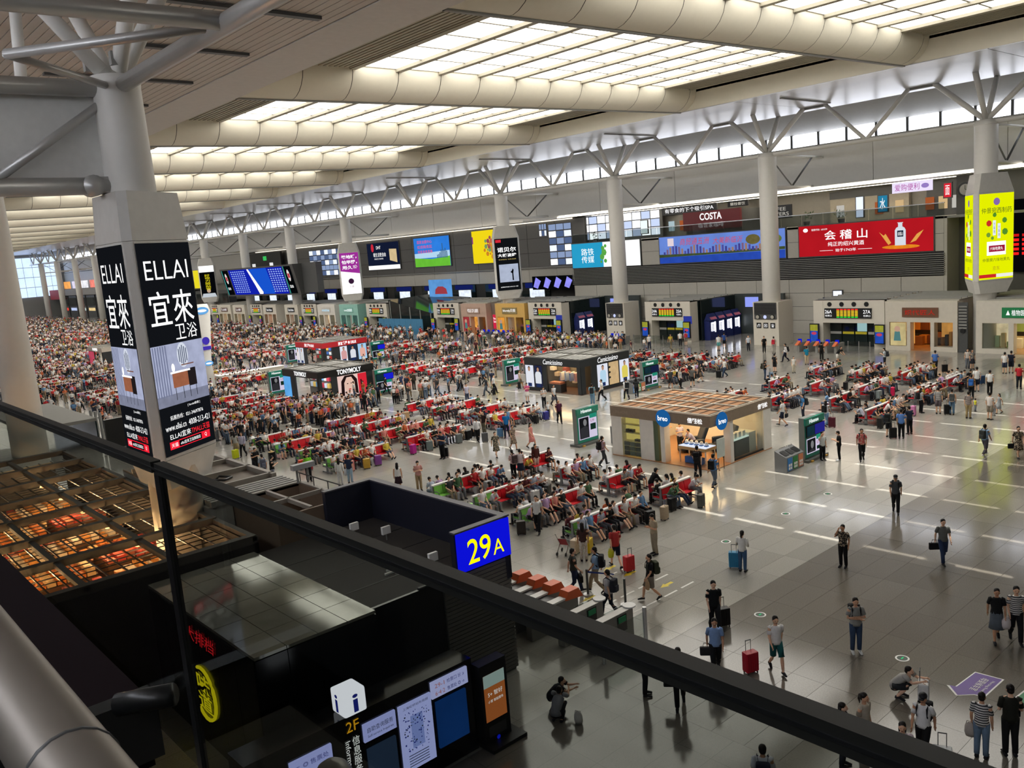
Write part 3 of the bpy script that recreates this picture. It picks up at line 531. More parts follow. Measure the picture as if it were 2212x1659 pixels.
lit_panel('light_sign', 'slim white lit panel standing on the upper gallery', 93.5, 46.0, 46.8, 13.0, 15.2, emi('#dfe8ff', 1.2)); lit_panel('light_sign', 'blue lit drinks panel standing on the upper gallery', 93.5, 43.3, 44.3, 13.4, 15.1, emi('#2f8fb8', .7, .3, 2), '水')
lit_panel('light_sign', 'small red lit lantern sign on the upper gallery near the clock', 93.5, 36.7, 37.4, 14.3, 15.7, emi('#e02838', .9, .2, 3), '面'); lit_panel('light_sign', 'narrow white lit panel left of the coffee front on the gallery', 98, 80.2, 81.4, 13.2, 15.0, emi('#e6f4f4', 1.1))
t = thing('wall_clock', 'round dark clock hung over the upper gallery', 'clock'); G().tube([(93.4, 35.3, 14.9), (93.6, 35.3, 14.9)], .75, 20).obj('case', M_black, t); disc((93.38, 35.3, 14.9), .55, mat('#8d8a86', .5), t, FX, 'dial'); rect((93.36, 35.3, 14.9), -.03, .03, 0, .45, M_black, t, FX, 'hand'); rect((93.36, 35.3, 14.9), 0, .3, -.03, .03, M_black, t, FX, 'hand')
for i, (y0, y1, lab, m) in enumerate(((44.8, 54.5, 'beige upper gallery shopfront behind the slim white panel', mat('#a79f8f', .5)), (30, 36, 'lit upper gallery food counter near the clock', emi('#d8b888', .6, .4, 1.5)), (37, 42.8, 'dark glass upper gallery kitchen front below the purple sign', M_dgrey), (72, 80, 'grey stone upper gallery counter beside the coffee front', mat('#8f8c86', .5)))):
    t = thing('gallery_shop', lab, 'shop'); bx('front', m, t, 102.2, 102.8, y0, y1, 12.45, 16.3); bx('top_band', M_dgrey, t, 102.1, 102.2, y0, y1, 15.4, 16.3)
    for q in range(4): bx('fitting', emi(['#ffd9a0', '#c86a3a', '#cfe8f0', '#e8e4da'][(q + i) % 4], .6), t, 102.0, 102.2, y0 + .6 + q * (y1 - y0) / 4, y0 + 1.5 + q * (y1 - y0) / 4, 13.2, 14.6)
for i, y in enumerate((48.2, 52.4, 85.5)): 
    t = thing('potted_plant', ['bushy green plant behind the gallery glass above the red billboard', 'second green plant behind the gallery glass above the red billboard', 'green plant behind the gallery glass above the cyan billboard'][i], 'plant', group=None)
    G().tube([(92.8, y, 12.45), (92.8, y, 13.0)], [.3, .4], 10).obj('pot', M_dgrey, t); g = G()
    for q in range(40):
        a, r = random.uniform(0, 6.28), random.uniform(.1, .8); p = Vector((92.8 + r * math.cos(a) * .6, y + r * math.sin(a), 13.1 + random.uniform(0, .9))); d = Vector((random.uniform(-.2, .2), random.uniform(-.25, .25), random.uniform(.05, .3))); s_ = Vector((d.y, -d.x, .05)); g.add([p - s_ * .4, p + d, p + s_ * .4], [(0, 1, 2)])
    g.obj('foliage', mat('#4f6a44', .6), t)
# ================================================================== FAR-SIDE ROW OF GATES AND SHOPS (front X = 82.5)
GX = 82.5
def roof(t, y0, y1, x1=91.5, z=4.85, near=True):
    bx('roof', mat('#a8a59c', .5), t, GX + .1, x1, y0, y1, z - .12, z)
    if near:
        for q in range(6): bx('roof_rib', M_grey, t, GX + .8 + q * 1.4, GX + .95 + q * 1.4, y0 + .1, y1 - .1, z, z + .12)
def gate(y0, y1, a, b, label, near=True):
    t = thing('ticket_gate', label, 'ticket gate'); ym = (y0 + y1) / 2; W = y1 - y0
    bx('pier', M_beige, t, GX, 84, y0, y0 + W * .14, 0, 4.85); bx('pier', M_beige, t, GX, 84, y1 - W * .14, y1, 0, 4.85); bx('lintel', M_beige, t, GX + .02, 84, y0 + W * .14, y1 - W * .14, 2.55, 4.85)
    bx('back_room', M_dglass, t, 84.2, 91.4, y0 + .1, y1 - .1, 0, 4.7); roof(t, y0, y1, near=near); bx('side_wall', M_dglass, t, 84, 91.5, y0, y0 + .1, 0, 4.8)
    for q in range(4):
        d = bx('door_pane', M_dglass, t, 83.9, 83.96, y0 + W * .14 + q * W * .18 + .04, y0 + W * .14 + (q + 1) * W * .18 - .04, .05, 2.5)
        bx('sticker_band', mat('#d8c82a', .5) if q in (1, 2) else mat('#b8b8b4', .5), d, 83.86, 83.9, y0 + W * .14 + q * W * .18 + .08, y0 + W * .14 + (q + 1) * W * .18 - .08, 1.25, 1.5)
    bx('notice', emi('#b5dfe0', .6), t, 83.84, 83.88, ym - 1.3, ym - .3, 1.55, 2.5)
    for q in range(4): G().tube([(GX - .03, y1 - W * .24 - q * W * .173, 4.45), (GX, y1 - W * .24 - q * W * .173, 4.45)], .24, 14).obj('round_emblem', M_black, t)
    s = bx('display', M_black, t, GX - .1, GX, ym - W * .33, ym + W * .33, 3.05, 4.05); f = GX - .11
    for sg, nm in ((1, a), (-1, b)):
        txt(nm, (f, ym + sg * W * .27, 3.7), .75, .36, M_wte, s, FX); txt('检票口', (f, ym + sg * W * .27, 3.3), .7, .2, M_wte, s, FX)
    for r in range(6):
        z = 3.93 - r * .155
        for q in range(6):
            m = emi('#ff4030', .9) if r == 0 else emi('#30e040', .9) if r == 5 else emi('#f0c830', .9)
            rect((f, ym, 0), -1.15 + q * .39, -1.15 + q * .39 + .3, z - .055, z + .055, m, s, FX, 'led_row')
    for sg in (1, -1):
        y = ym + sg * W * .46; p = bx('advert_stand', M_black, t, GX - .5, GX - .3, y - .5, y + .5, .55, 2.5); rect((GX - .51, y, 0), -.42, .42, .65, 2.4, emi('#2f5fd0', .6, .4, 2), p, FX, 'advert'); rect((GX - .51, y, 0), -.42, .42, 1.75, 2.4, emi('#b8b840', .6, .3, 3), p, FX, 'advert_sky', .01); disc((GX - .51, y, 0), .3, emi('#d84a6a', .7), p, FX, 'advert_motif', .014, 8, cy_=1.5, ry=.16)
    return t
gate(38.6, 46.1, '26A', '27A', 'ticket gate reading 26A and 27A beside the brown-signed fashion shop'); gate(61.8, 68.6, '24A', '25A', 'ticket gate reading 24A and 25A beside the ticket machine alcove')
gate(83.2, 89.9, '22A', '23A', 'ticket gate reading 22A and 23A beside the yellow shop'); gate(105.9, 112.6, '20A', '21A', 'ticket gate reading 20A and 21A beside the blue hoarding')
gate(126.2, 132.8, '18A', '19A', 'ticket gate beside the teal shop front', False); gate(151, 157, '16A', '17A', 'ticket gate between the white shop and dark red shops', False); gate(174.7, 180.4, '14A', '15A', 'ticket gate far down the row beyond the dark red shops', False); gate(197.4, 202.2, '12A', '13A', 'farthest readable ticket gate behind the white totem', False)
def rails(y0, y1, label, m_top, n=5):
    for q in range(n):
        y = y0 + (y1 - y0) * (q + .5) / n
        t = thing('turnstile', f'{label}, {ORD[q]} from the nearer end', 'turnstile'); bx('body', M_grey, t, 78.6, 80.2, y - .13, y + .13, 0, .95); G().add([(78.2, y - .16, .75), (78.2, y + .16, .75), (78.9, y + .16, 1.15), (78.9, y - .16, 1.15), (78.9, y - .16, .75), (78.9, y + .16, .75)], [(0, 3, 2, 1), (2, 3, 4, 5), (0, 4, 3), (1, 2, 5), (0, 1, 5, 4)]).obj('reader_hood', m_top, t); bx('screen', M_blu, t, 78.9, 79.1, y - .16, y + .16, .96, 1.3)
rails(41.2, 46.2, 'blue and grey turnstile before the gate reading 26A', mat('#d8744a', .5)); rails(90, 96.5, 'dark blue turnstile before the yellow shop', mat('#33406a', .5), 6); rails(69, 71.5, 'blue turnstile before the gate reading 24A', mat('#33406a', .5), 3)
for i, (a, b, lab) in enumerate(((38.7, 40.9, 'glass barrier fence before the gate reading 26A'), (62.6, 68.2, 'glass barrier fence before the gate reading 24A'), (83.4, 89.6, 'glass barrier fence before the gate reading 22A'), (105.9, 113, 'glass barrier fence before the gate reading 20A'))):
    t = thing('glass_fence', lab, 'fence'); n = max(2, int((b - a) / 1.1))
    for q in range(n + 1): G().tube([(79.6, a + (b - a) * q / n, 0), (79.6, a + (b - a) * q / n, 1.15)], .04, 8).obj('post', M_chrome, t)
    for q in range(n): bx('pane', M_glass, t, 79.58, 79.6, a + (b - a) * q / n + .06, a + (b - a) * (q + 1) / n - .06, .15, 1.1)
def shop(y0, y1, label, wall, sign_m, sign, text_m, warm='#e8a050', goods=('#6a3a20', '#c88a40', '#2a2a30', '#8a5a30'), cat='shop', near=True, ad=None, h=4.75, door=(.36, .64)):
    t = thing('shop', label, cat); W = y1 - y0; ya, yb = y0 + W * door[0], y0 + W * door[1]
    bx('pier', wall, t, GX - .3, 83, y0, y0 + W * .06, 0, h); bx('pier', wall, t, GX - .3, 83, y1 - W * .06, y1, 0, h); bx('fascia', wall, t, GX - .3, 83, y0 + W * .06, y1 - W * .06, 2.75, h)
    for a, b in ((ya - W * .05, ya), (yb, yb + W * .05)): bx('mullion', wall, t, GX - .3, 83, a, b, 0, 2.75)
    for a, b in ((y0 + W * .06, ya - W * .05), (yb + W * .05, y1 - W * .06)):
        bx('stall_riser', wall, t, GX - .3, 83, a, b, 0, .45); bx('window_pane', M_glass, t, GX - .25, GX - .22, a, b, .45, 2.75); bx('window_glow', emi(warm, .75, .75, 1.4), t, 83.9, 84, a, b, .45, 2.75)  # glowing back panel added behind the window to brighten it
        for q in range(4): bx('window_item', mat(goods[q % len(goods)], .6), t, 83.1, 83.5, a + .08 + q * (b - a - .2) / 4, a + .05 + (q + .75) * (b - a - .2) / 4, .46, 1.0 + .5 * ((q * 3) % 4) / 2)
    bx('sign_board', sign_m, t, GX - .38, GX - .3, y0 + W * .25, y1 - W * .25, 3.25, 4.15); txt(sign, (GX - .4, (y0 + y1) / 2, 3.7), W * .42, .5, text_m, t, FX)
    bx('inner_room', mat('#3a2c22', .6), t, 87.4, 87.6, y0 + .05, y1 - .05, 0, 3.4); bx('side_wall', wall, t, 83, 91, y0, y0 + .15, 0, h); bx('side_wall', wall, t, 83, 91, y1 - .15, y1, 0, h)
    bx('inner_floor', mat('#9a7650', .25), t, 82.3, 87.5, y0 + .1, y1 - .1, 0, .02); roof(t, y0, y1, near=near)
    bx('inner_ceiling', mat('#b0a490', .6), t, 83, 87.5, y0 + .15, y1 - .15, 3.1, 3.2); bx('ceiling_lamp', emi(warm, 4.0, 0, 1, near), t, 84, 86.5, y0 + W * .3, y1 - W * .3, 3.05, 3.09)
    for q in range(14 if near else 6):
        yy = y0 + .5 + (W - 1) * (q % 7) / 7; zz = .1 + (q // 7) * 1.3; g = bx('display_unit', mat(goods[q % len(goods)], .6), t, 86.6 if q < 7 else 87.0, 87.3, yy, yy + W / 7 * .8, zz, zz + random.uniform(.7, 1.15))
    for q in range(3): bx('display_table', mat(goods[(q + 1) % len(goods)], .6), t, 84.2 + q * .8, 84.8 + q * .8, y0 + W * (.1 + .3 * q), y0 + W * (.24 + .3 * q), 0, .9)
    if ad:
        p = bx('advert_panel', emi(ad, .8, .4, 1.5), t, GX - .36, GX - .3, y1 - W * .3, y1 - W * .08, .5, 2.7); disc((GX - .37, y1 - W * .18, 2.1), .28, emi('#c8a088', .8), p, FX, 'portrait'); poly([(-.35, 0), (.35, 0), (.25, .9), (-.25, .9)], (GX - .37, y1 - W * .18, .95), emi('#5a8a8a', .7), p, FX, 'portrait_dress')
    return t
shop(31.7, 38.4, 'cream-walled fashion shop with brown sign and red characters', mat('#c9c2b4', .5), mat('#6b4630', .5), '炽代匠人', emi('#c82a20', .8), ad='#cdbb86')
shop(21.5, 30.1, 'cream-walled shop with green mountain-logo plant sign', mat('#cfc9bc', .5), emi('#2f7a4a', .7), '▲ 植物医生 DR PLANT', M_wte, '#ffe6b8', ('#8a9a50', '#c8b080', '#a8b890', '#e0d8c0'))
shop(90.4, 96.8, 'mustard yellow shop with white lit lettering', mat('#d2a95c', .5), mat('#8a7a50', .5), 'blurely贝丽', M_wte, '#ffd080', ('#3a3020', '#8a6a40', '#c89a50', '#403828'), ad='#f0a040')
shop(98.9, 105, 'dusty pink shop with brown timber doorway and lit lettering', mat('#b59a8a', .5), mat('#a08474', .5), 'POLE OF LIBER', M_wte, '#ffb050', ('#7a4a28', '#c87a30', '#5a3820', '#b86a30'), ad='#a83a40')
shop(135.2, 141.7, 'pale teal shop front beside the hoarding-side gate', mat('#8fc0b4', .5), mat('#7fb4a8', .5), 'bomei宝美国潮', M_wte, '#d8f0ff', ('#d8e0e0', '#a0b8b8', '#506a70'), near=False); shop(143.4, 149.9, 'white shop front with pale blue lettering far along the row', mat('#d4d0c8', .5), mat('#c8c4bc', .5), 'innisfree', emi('#bfe8ff', 1.0), '#ffe0b0', near=False)
shop(158, 163.6, 'dark brown shop front nearer of the two alike far along the row', M_beige, M_black, 'Toms Home', M_wte, '#ff9040', near=False); shop(167.5, 173.6, 'dark brown shop front farther of the two alike far along the row', M_beige, M_black, 'Toms Home', M_wte, '#ff9040', near=False)
shop(182.8, 188.9, 'beige shop front with small brown sign past the dark brown pair', M_beige, mat('#5a3a30', .5), 'Tai er KAFE', M_wte, '#ffd090', near=False); shop(190.1, 197.1, 'beige shop front with small brown sign beside the white totem', M_beige, mat('#5a3a30', .5), 'Ti si KAFE', M_wte, '#ffd090', near=False)
for i, (y, h) in enumerate(((31.0, 4.6), (97.85, 4.7), (48.4, 4.0))):
    if i < 2:
        t = thing('service_panel', ['dark louvred service panel between the green-signed and brown-signed shops', 'brown stone pier with red advert between yellow and pink shops'][i], 'panel'); bx('body', M_dgrey if i == 0 else mat('#7d7068', .4), t, 82.3 if i == 0 else 83.2, 82.42 if i == 0 else 84, y - .15 if i == 0 else y - .8, y + (.65 if i == 0 else 1.0), 0, h)
        if i == 1: bx('red_advert', emi('#d02848', .9), t, 83.1, 83.2, y - .7, y + .7, .9, 3.0); txt('Rouge\nSale 59', (83.09, y, 2.2), 1.1, .8, M_wte, t, FX)
        else:
            for q in range(8): bx('louvre', M_grey, t, 82.2, 82.3, y - .1, y + .6, 2.2 + q * .28, 2.32 + q * .28)
            for s_ in (-.35,): G().tube([(82.18, y + .25, 2.0), (82.3, y + .25, 2.0)], .22, 14).obj('emblem', M_black, t)
# square pedestals around column feet
for i, (y, lab) in enumerate(((51.5, 'beige pedestal with washroom signs at a column foot by the ticket machines'), (73.2, 'beige pedestal with round emblems at a column foot beside the 24A gate'))):
    t = thing('column_pedestal', lab, 'pedestal'); bx('body', M_beige, t, 82.1, 85, y - 1.55, y + 1.55, 0, 4.75); bx('louvre_panel', M_dgrey, t, 82.0, 82.1, y - 1.35, y + 1.35, 2.9, 4.7)
    for q in range(10): bx('louvre', M_black, t, 81.96, 82.0, y - 1.3, y + 1.3, 3.45 + q * .12, 3.51 + q * .12)
    for s_ in (-.9, .9): G().tube([(81.93, y + s_, 3.15), (82.0, y + s_, 3.15)], .27, 14).obj('round_emblem', M_black, t); disc((81.92, y + s_, 3.15), .2, mat('#a8a498', .5), t, FX)
    disc((81.97, y, 3.15), .2, emi('#c8d0ff', 1), t, FX, 'lit_disc')
    for s_, tx in ((.85, '♂♀'), (0, '▣'), (-.85, '☎')): rect((82.09, y + s_, 2.2), -.3, .3, -.3, .3, M_black, t, FX, 'pictogram_plate'); txt(tx, (82.07, y + s_, 2.2), .36, .34, M_wte, t, FX)
# ticket machine alcoves
for y0, y1, n, lab in ((54.6, 61.4, 4, 'beside the pedestal with washroom signs'), (76.6, 83.0, 2, 'behind the queue beside the 22A gate')):
    t = thing('alcove', 'dark glass alcove housing blue ticket machines ' + lab, 'alcove'); bx('side_glass', M_dglass, t, 84, 91.4, y1 - .1, y1, 0, 4.8); bx('back_wall', mat('#3d4444', .3), t, 91, 91.4, y0, y1, 0, 4.9); bx('lit_notice', emi('#8f9cf0', 1.0), t, 90.9, 91, y0 + 3.4, y0 + 5.2, 3.3, 4.5); bx('blue_notice', emi('#3a46b0', .6), t, GX - .02, GX, y1 + .2, y1 + 1.4, 2.2, 3.1)
    for q in range(n):
        x = 84.4 + q * 1.65; m = thing('ticket_machine', f'blue ticket machine, {ORD[q]} from the hall side, {lab}', 'ticket machine', (x, y1 - 1.05, 0)); bl = mat('#1f2a66', .4)
        G().box(0, 1.45, .1, .9, 0, 2.3).obj('cabinet', bl, m); G().box(.25, .95, .04, .1, 1.05, 2.1).obj('lit_panel', emi('#e6ecff', 1.6), m); G().box(.98, 1.1, .02, .1, .9, 2.15).obj('light_tube', emi('#ffffff', 2.2), m)
        for r in range(5): G().box(.3, .75, .02, .04, 1.15 + r * .17, 1.21 + r * .17).obj('panel_row', M_dgrey, m)
        G().add([(0, -.1, 2.35), (1.45, -.1, 2.35), (1.45, .5, 3.15), (0, .5, 3.15), (0, .9, 2.35), (1.45, .9, 2.35)], [(0, 1, 2, 3), (3, 2, 5, 4), (0, 3, 4), (1, 5, 2), (0, 4, 5, 1)]).obj('header', bl, m); G().add([(.12, -.04, 2.45), (1.33, -.04, 2.45), (1.33, .45, 3.06), (.12, .45, 3.06)], [(0, 1, 2, 3)]).obj('header_picture', emi('#a05a6a', .6, .5, 2), m)
t = thing('hoarding', 'blue construction hoarding far along the row beside the 20A gate', 'hoarding')
for q in range(8): bx('panel', mat('#3f7aa0', .5), t, 80.4, 80.5, 113 + q * 1.6 + .02, 114.6 + q * 1.6 - .02, 0, 2.5)
t = thing('glass_block', 'dark sloped-glass block behind the blue hoarding', 'glass block'); G().add([(82.6, 113.2, 0), (82.6, 125.6, 0), (91, 125.6, 0), (91, 113.2, 0), (82.6, 113.2, 3.2), (82.6, 125.6, 5.4), (91, 125.6, 5.6), (91, 113.2, 5.0)], [(0, 4, 5, 1), (1, 5, 6, 2), (3, 7, 4, 0), (4, 7, 6, 5)]).obj('glazing', M_dglass, t)
for q in range(5): bx('mullion', M_grey, t, 82.5, 82.62, 113.4 + q * 2.9, 113.55 + q * 2.9, 0, 3.2 + q * .5)
lit_panel('light_sign', 'slim blue-white lit panel on the far grey wall by the 26A gate', 91.8, 47.8, 48.8, 3.3, 5.0, emi('#dfe6ff', 1.3)); lit_panel('light_sign', 'small blue lit washroom sign on the grey wall by the pedestal', 91.8, 49.3, 50.0, 3.2, 4.2, emi('#3040a0', .6))
t = thing('car_advert', 'blue and white car advert lightbox behind the 20A gate roof', 'billboard'); bx('screen', emi('#5f9ad8', .9, .3, .6), t, 90, 90.1, 117, 123.5, 5.2, 8.2); poly([(-1.8, -.8), (1.8, -.8), (1.5, .1), (.6, .5), (-.8, .5), (-1.6, .0)], (89.98, 120, 6.5), emi('#a8404a', .8), t, FX, 'car_print')
t = thing('video_wall', 'blue and violet video screens behind the yellow shop roof', 'video wall')
for q in range(4): p = bx('screen', M_blk, t, 93.2, 93.3, 91 + q * 2.3, 93.2 + q * 2.3, 5.8, 7.9); poly([(-.9, -.6), (.1, -.9), (.9, .3), (-.2, .9)], (93.18, 92.1 + q * 2.3, 6.85), emi('#8f8cf0', 1.0, .3, 1.5), p, FX, 'motif')
# far gallery shops down the hall
for i in range(14):
    y = 206 + i * 11; t = thing('distant_shop', f'distant lit shop under the far gallery, {ORD[i]} past the white totem', 'shop'); bx('front', M_dgrey, t, 89, 91, y, y + 9.5, 0, 7.8); bx('lit_front', emi(['#c8d8ff', '#ff5040', '#ffe0a0', '#d8f0e8'][i % 4], .8, .5, .8), t, 88.9, 89, y + 1, y + 8, 2.4, 3.4); bx('window_band', M_dglass, t, 88.9, 89, y + .5, y + 9, 4.2, 7)
    if i > 2: bx('upper_lit_front', emi(['#e8e0f8', '#ffb060', '#ff9080', '#f8f8ff'][i % 4], .9, .5, .8), t, 90.5, 91, y + 1, y + 8, 10.4, 13)
t = thing('red_banner', 'red and cream banner on the distant gallery parapet', 'banner'); bx('cloth', mat('#b8383c', .6), t, 88.3, 88.5, 352, 370, 6.6, 10.2); bx('cream_end', mat('#d0b890', .6), t, 88.25, 88.3, 350, 356, 7.2, 10.2)
lit_panel('light_sign', 'small plain yellow board on the distant wall', 88, 218, 224, 8.6, 13.2, emi('#f0e028', .9))
t = thing('dark_screen', 'black screens with yellow lettering behind the yellow-text light box', 'screen'); bx('panel', M_black, t, 93.5, 94, 185, 205, 10, 16); 
for q in range(6): bx('lit_mark', emi(['#e8d820', '#f0f0f0', '#40c060', '#f08030', '#e8e8e8', '#e8d820'][q], .9), t, 93.4, 93.5, 186 + q * 3.1, 187.6 + q * 3.1, 11 + (q % 3) * 1.6, 12 + (q % 3) * 1.6)
t = thing('red_led_board', 'black board with red dot lettering beyond the yellow light box', 'screen'); bx('panel', M_blk, t, 94.4, 94.6, 22, 31.5, 6.4, 13.5)
for q in range(5):
    for r in range(9): rect((94.39, 31 - r * 1.0, 8.2 + q * .45), -.36, .36, -.13, .13, emi('#ff2020', 1.0 if q < 4 else .6), t, FX, 'led_text')
# ================================================================== FREE-STANDING KIOSKS
def grid_roof(t, x0, x1, y0, y1, z, m, mb, n=3, proud=.1):
    bx('roof_deck', m, t, x0 + .1, x1 - .1, y0 + .1, y1 - .1, z - .25, z - .04)
    for q in range(n + 1):
        x = x0 + .2 + (x1 - x0 - .4) * q / n; bx('roof_beam', mb, t, x - .07, x + .07, y0 + .1, y1 - .1, z - .1, z + proud)
    for q in range(n + 1):
        y = y0 + .2 + (y1 - y0 - .4) * q / n; bx('roof_beam', mb, t, x0 + .1, x1 - .1, y - .05, y + .05, z - .1, z + proud * .8)
    for q in range(11): bx('roof_slat', M_dgrey if n < 3 else mat('#5a4636', .7), t, x0 + .3, x1 - .3, y0 + .45 + q * (y1 - y0 - .9) / 10 - .03, y0 + .45 + q * (y1 - y0 - .9) / 10 + .03, z - .04, z - .01)
# massage-chair kiosk
kx0, kx1, ky0, ky1 = 37.6, 43.6, 27.2, 34.4; H = 3.05
t = thing('massage_kiosk', 'brown-fasciaed kiosk with round blue logos and open shelves', 'kiosk'); wood = mat('#8d7c6a', .5, 0, .15, 6); pw = mat('#e6e2da', .5)
bx('fascia', wood, t, kx0, kx0 + .12, ky0, ky1, H - .62, H); bx('fascia', wood, t, kx0 + .12, kx1, ky0, ky0 + .12, H - .62, H); bx('fascia', wood, t, kx1 - .12, kx1, ky0 + .12, ky1, H - .62, H); bx('fascia', wood, t, kx0 + .12, kx1 - .12, ky1 - .12, ky1, H - .62, H)
grid_roof(t, kx0, kx1, ky0, ky1, H, mat('#9a6c44', .7, 0, .3, 2), mat('#b0a898', .6), 4, .03)
bx('floor_plate', mat('#a87850', .3, 0, .15, 2), t, kx0, kx1, ky0, ky1, 0, .04)
for a, b in ((33.6, 34.4), (31.2, 32.2), (30.4, 30.7)): bx('pillar', pw, t, kx0 + .05, kx0 + .55, a, b, .04, H - .6)
bx('pillar', pw, t, kx0 + 1.9, kx0 + 2.2, ky0 + .05, ky0 + .5, .04, H - .6); bx('pillar', pw, t, kx1 - .8, kx1, ky0 + .02, ky0 + .5, .04, H - .6); bx('green_jamb', mat('#5a6a50', .5), t, kx0 + .1, kx0 + .4, 30.9, 31.2, .04, H - .6)
bx('back_wall', pw, t, kx1 - .12, kx1, ky0 + .5, ky1, .04, H - .6); bx('back_wall', pw, t, kx0 + .3, kx1, ky1 - .12, ky1, .04, H - .6)
cab = bx('display_cabinet', emi('#e8d070', .7, .2, 2), t, kx0 + .45, kx0 + .6, 32.2, 33.6, .1, H - .65)
for q in range(3): bx('shelf', mat('#e6d9a8', .5), cab, kx0 + .15, kx0 + .45, 32.25, 33.55, .95 + q * .5, .99 + q * .5)
for q in range(5): bx('shown_item', M_black, cab, kx0 + .2, kx0 + .4, 32.4 + q * .22, 32.55 + q * .22, 1.5 if q > 1 else 1.0, 1.68 if q > 1 else 1.12)
for q in range(9): bx('drawer_tile', mat(['#3a4440', '#5a6a64', '#2a3430'][q % 3], .5), cab, kx0 + .1, kx0 + .18, 32.25 + (q % 3) * .44, 32.63 + (q % 3) * .44, .12 + (q // 3) * .28, .37 + (q // 3) * .28)
bx('cabinet_glass', M_glass, cab, kx0 + .06, kx0 + .08, 32.22, 33.58, .1, H - .65)
bx('window_pane', M_glass, t, kx0 + 2.3, kx1 - .8, ky0 + .1, ky0 + .13, .15, H - .65); bx('window_frame', M_black, t, kx0 + 2.25, kx1 - .75, ky0 + .08, ky0 + .16, .05, .15)
bx('display_counter', emi('#dff0e0', .9), t, kx0 + 2.6, kx1 - 1.6, ky0 + .5, ky0 + 1.1, 1.0, 1.06); bx('counter_base', mat('#3f4a48', .4), t, kx0 + 2.6, kx1 - 1.6, ky0 + .5, ky0 + 1.1, .04, 1.0); bx('white_counter', mat('#dfe4dc', .4), t, kx1 - 1.6, kx1 - .9, ky0 + .5, ky0 + 1.6, .04, 1.2)
for q in range(4): bx('boxed_device', M_white, t, kx0 + 2.75 + q * .42, kx0 + 3.0 + q * .42, ky0 + .65, ky0 + .95, 1.06, 1.38)
bx('ceiling_light', WARM, t, kx0 + .9, kx1 - .9, ky0 + .9, ky1 - .9, H - .3, H - .27)
blue = emi('#1d5f9f', .8)
for c, f in (((kx0 - .03, 30.35, H - .38), FX), ((kx0 + 1.0, ky0 - .03, H - .42), FY)):
    g = G().tube([Vector(c), Vector(c) - Vector(f[0]).cross(Vector(f[1])) * -.06], .5, 24).obj('round_logo', blue, t); txt('breo', Vector(c) + Vector(f[0]).cross(Vector(f[1])) * .06, .7, .3, M_wte, t, f, bold=.02)
txt('倍轻松', (kx0 - .01, 28.2, H - .33), 1.0, .3, M_wte, t, FX, bold=.02); txt('倍轻松', (kx1 - .9, ky0 - .01, H - .33), 1.0, .3, M_wte, t, FY, bold=.02); txt('SPA-HOME', (kx0 - .01, 33.5, H - .33), 1.0, .18, mat('#a89480', .5), t, FX)
tb = thing('demo_table', 'white-topped demonstration table with boxed devices before the massage kiosk', 'table')
bx('top', mat('#c8a878', .4), tb, 38.2, 39.2, 28.0, 29.9, .82, 1.0); bx('lit_top', emi('#e8f0ff', .9), tb, 38.22, 39.18, 28.02, 29.88, 1.0, 1.02); bx('lower_box', mat('#2a66b0', .5), tb, 38.25, 38.5, 28.3, 29.5, .06, .42)
for a in (38.25, 39.1):
    for b in (28.05, 29.8): bx('leg', M_chrome, tb, a, a + .05, b, b + .05, .04, .82)
for q in range(5):
    d = thing('massage_device', f'small white head massager, {ORD[q]} in the line on the demonstration table', 'massager', (38.7, 28.3 + q * .34, 1.02)); G().ell((0, 0, .14), (.12, .1, .13), 10, 6, -.6).obj('shell', M_white, d, True); G().box(-.1, .1, -.09, .09, 0, .06).obj('stand', mat('#2a66b0', .5), d)
for q, (x, y) in enumerate(((40.6, 30.6), (41.6, 29.2))):
    d = thing('massage_chair', ['dark blue massage recliner beside the demonstration table', 'dark blue massage recliner at the back of the massage kiosk'][q], 'massage chair', (x, y, .04), 2.6); nv = mat('#1f2a3c', .35)
    for nm, b in (('seat', (-.5, .5, -.35, .35, .25, .55)), ('arm', (-.5, .5, .35, .6, .1, .8)), ('arm', (-.5, .5, -.6, -.35, .1, .8)), ('base', (-.5, .5, -.55, .55, 0, .25)), ('leg_rest', (.5, .9, -.3, .3, .1, .5))): bevel(G().box(*b).obj(nm, nv, d), .08)
    bevel(G().add([(-.5, -.4, .5), (-.5, .4, .5), (-.9, .4, 1.45), (-.9, -.4, 1.45), (-.25, -.4, .5), (-.25, .4, .5), (-.65, .4, 1.5), (-.65, -.4, 1.5)], [(0, 3, 2, 1), (4, 5, 6, 7), (0, 4, 7, 3), (1, 2, 6, 5), (2, 3, 7, 6), (0, 1, 5, 4)]).obj('backrest', nv, d), .08)
t = thing('easel_sign', 'pale poster easel standing at the corner of the massage kiosk', 'easel', (38.2, 27.0, 0)); G().box(-.35, .35, -.02, .02, .7, 1.75).obj('poster', mat('#c9d2cc', .5, 0, .2, 3), t)
for s_ in (-.25, .25): G().tube([(s_, 0, 0), (s_ * .8, 0, 1.3)], .02, 6).obj('leg', M_black, t)
G().tube([(0, .4, 0), (0, .02, 1.4)], .02, 6).obj('leg', M_black, t)
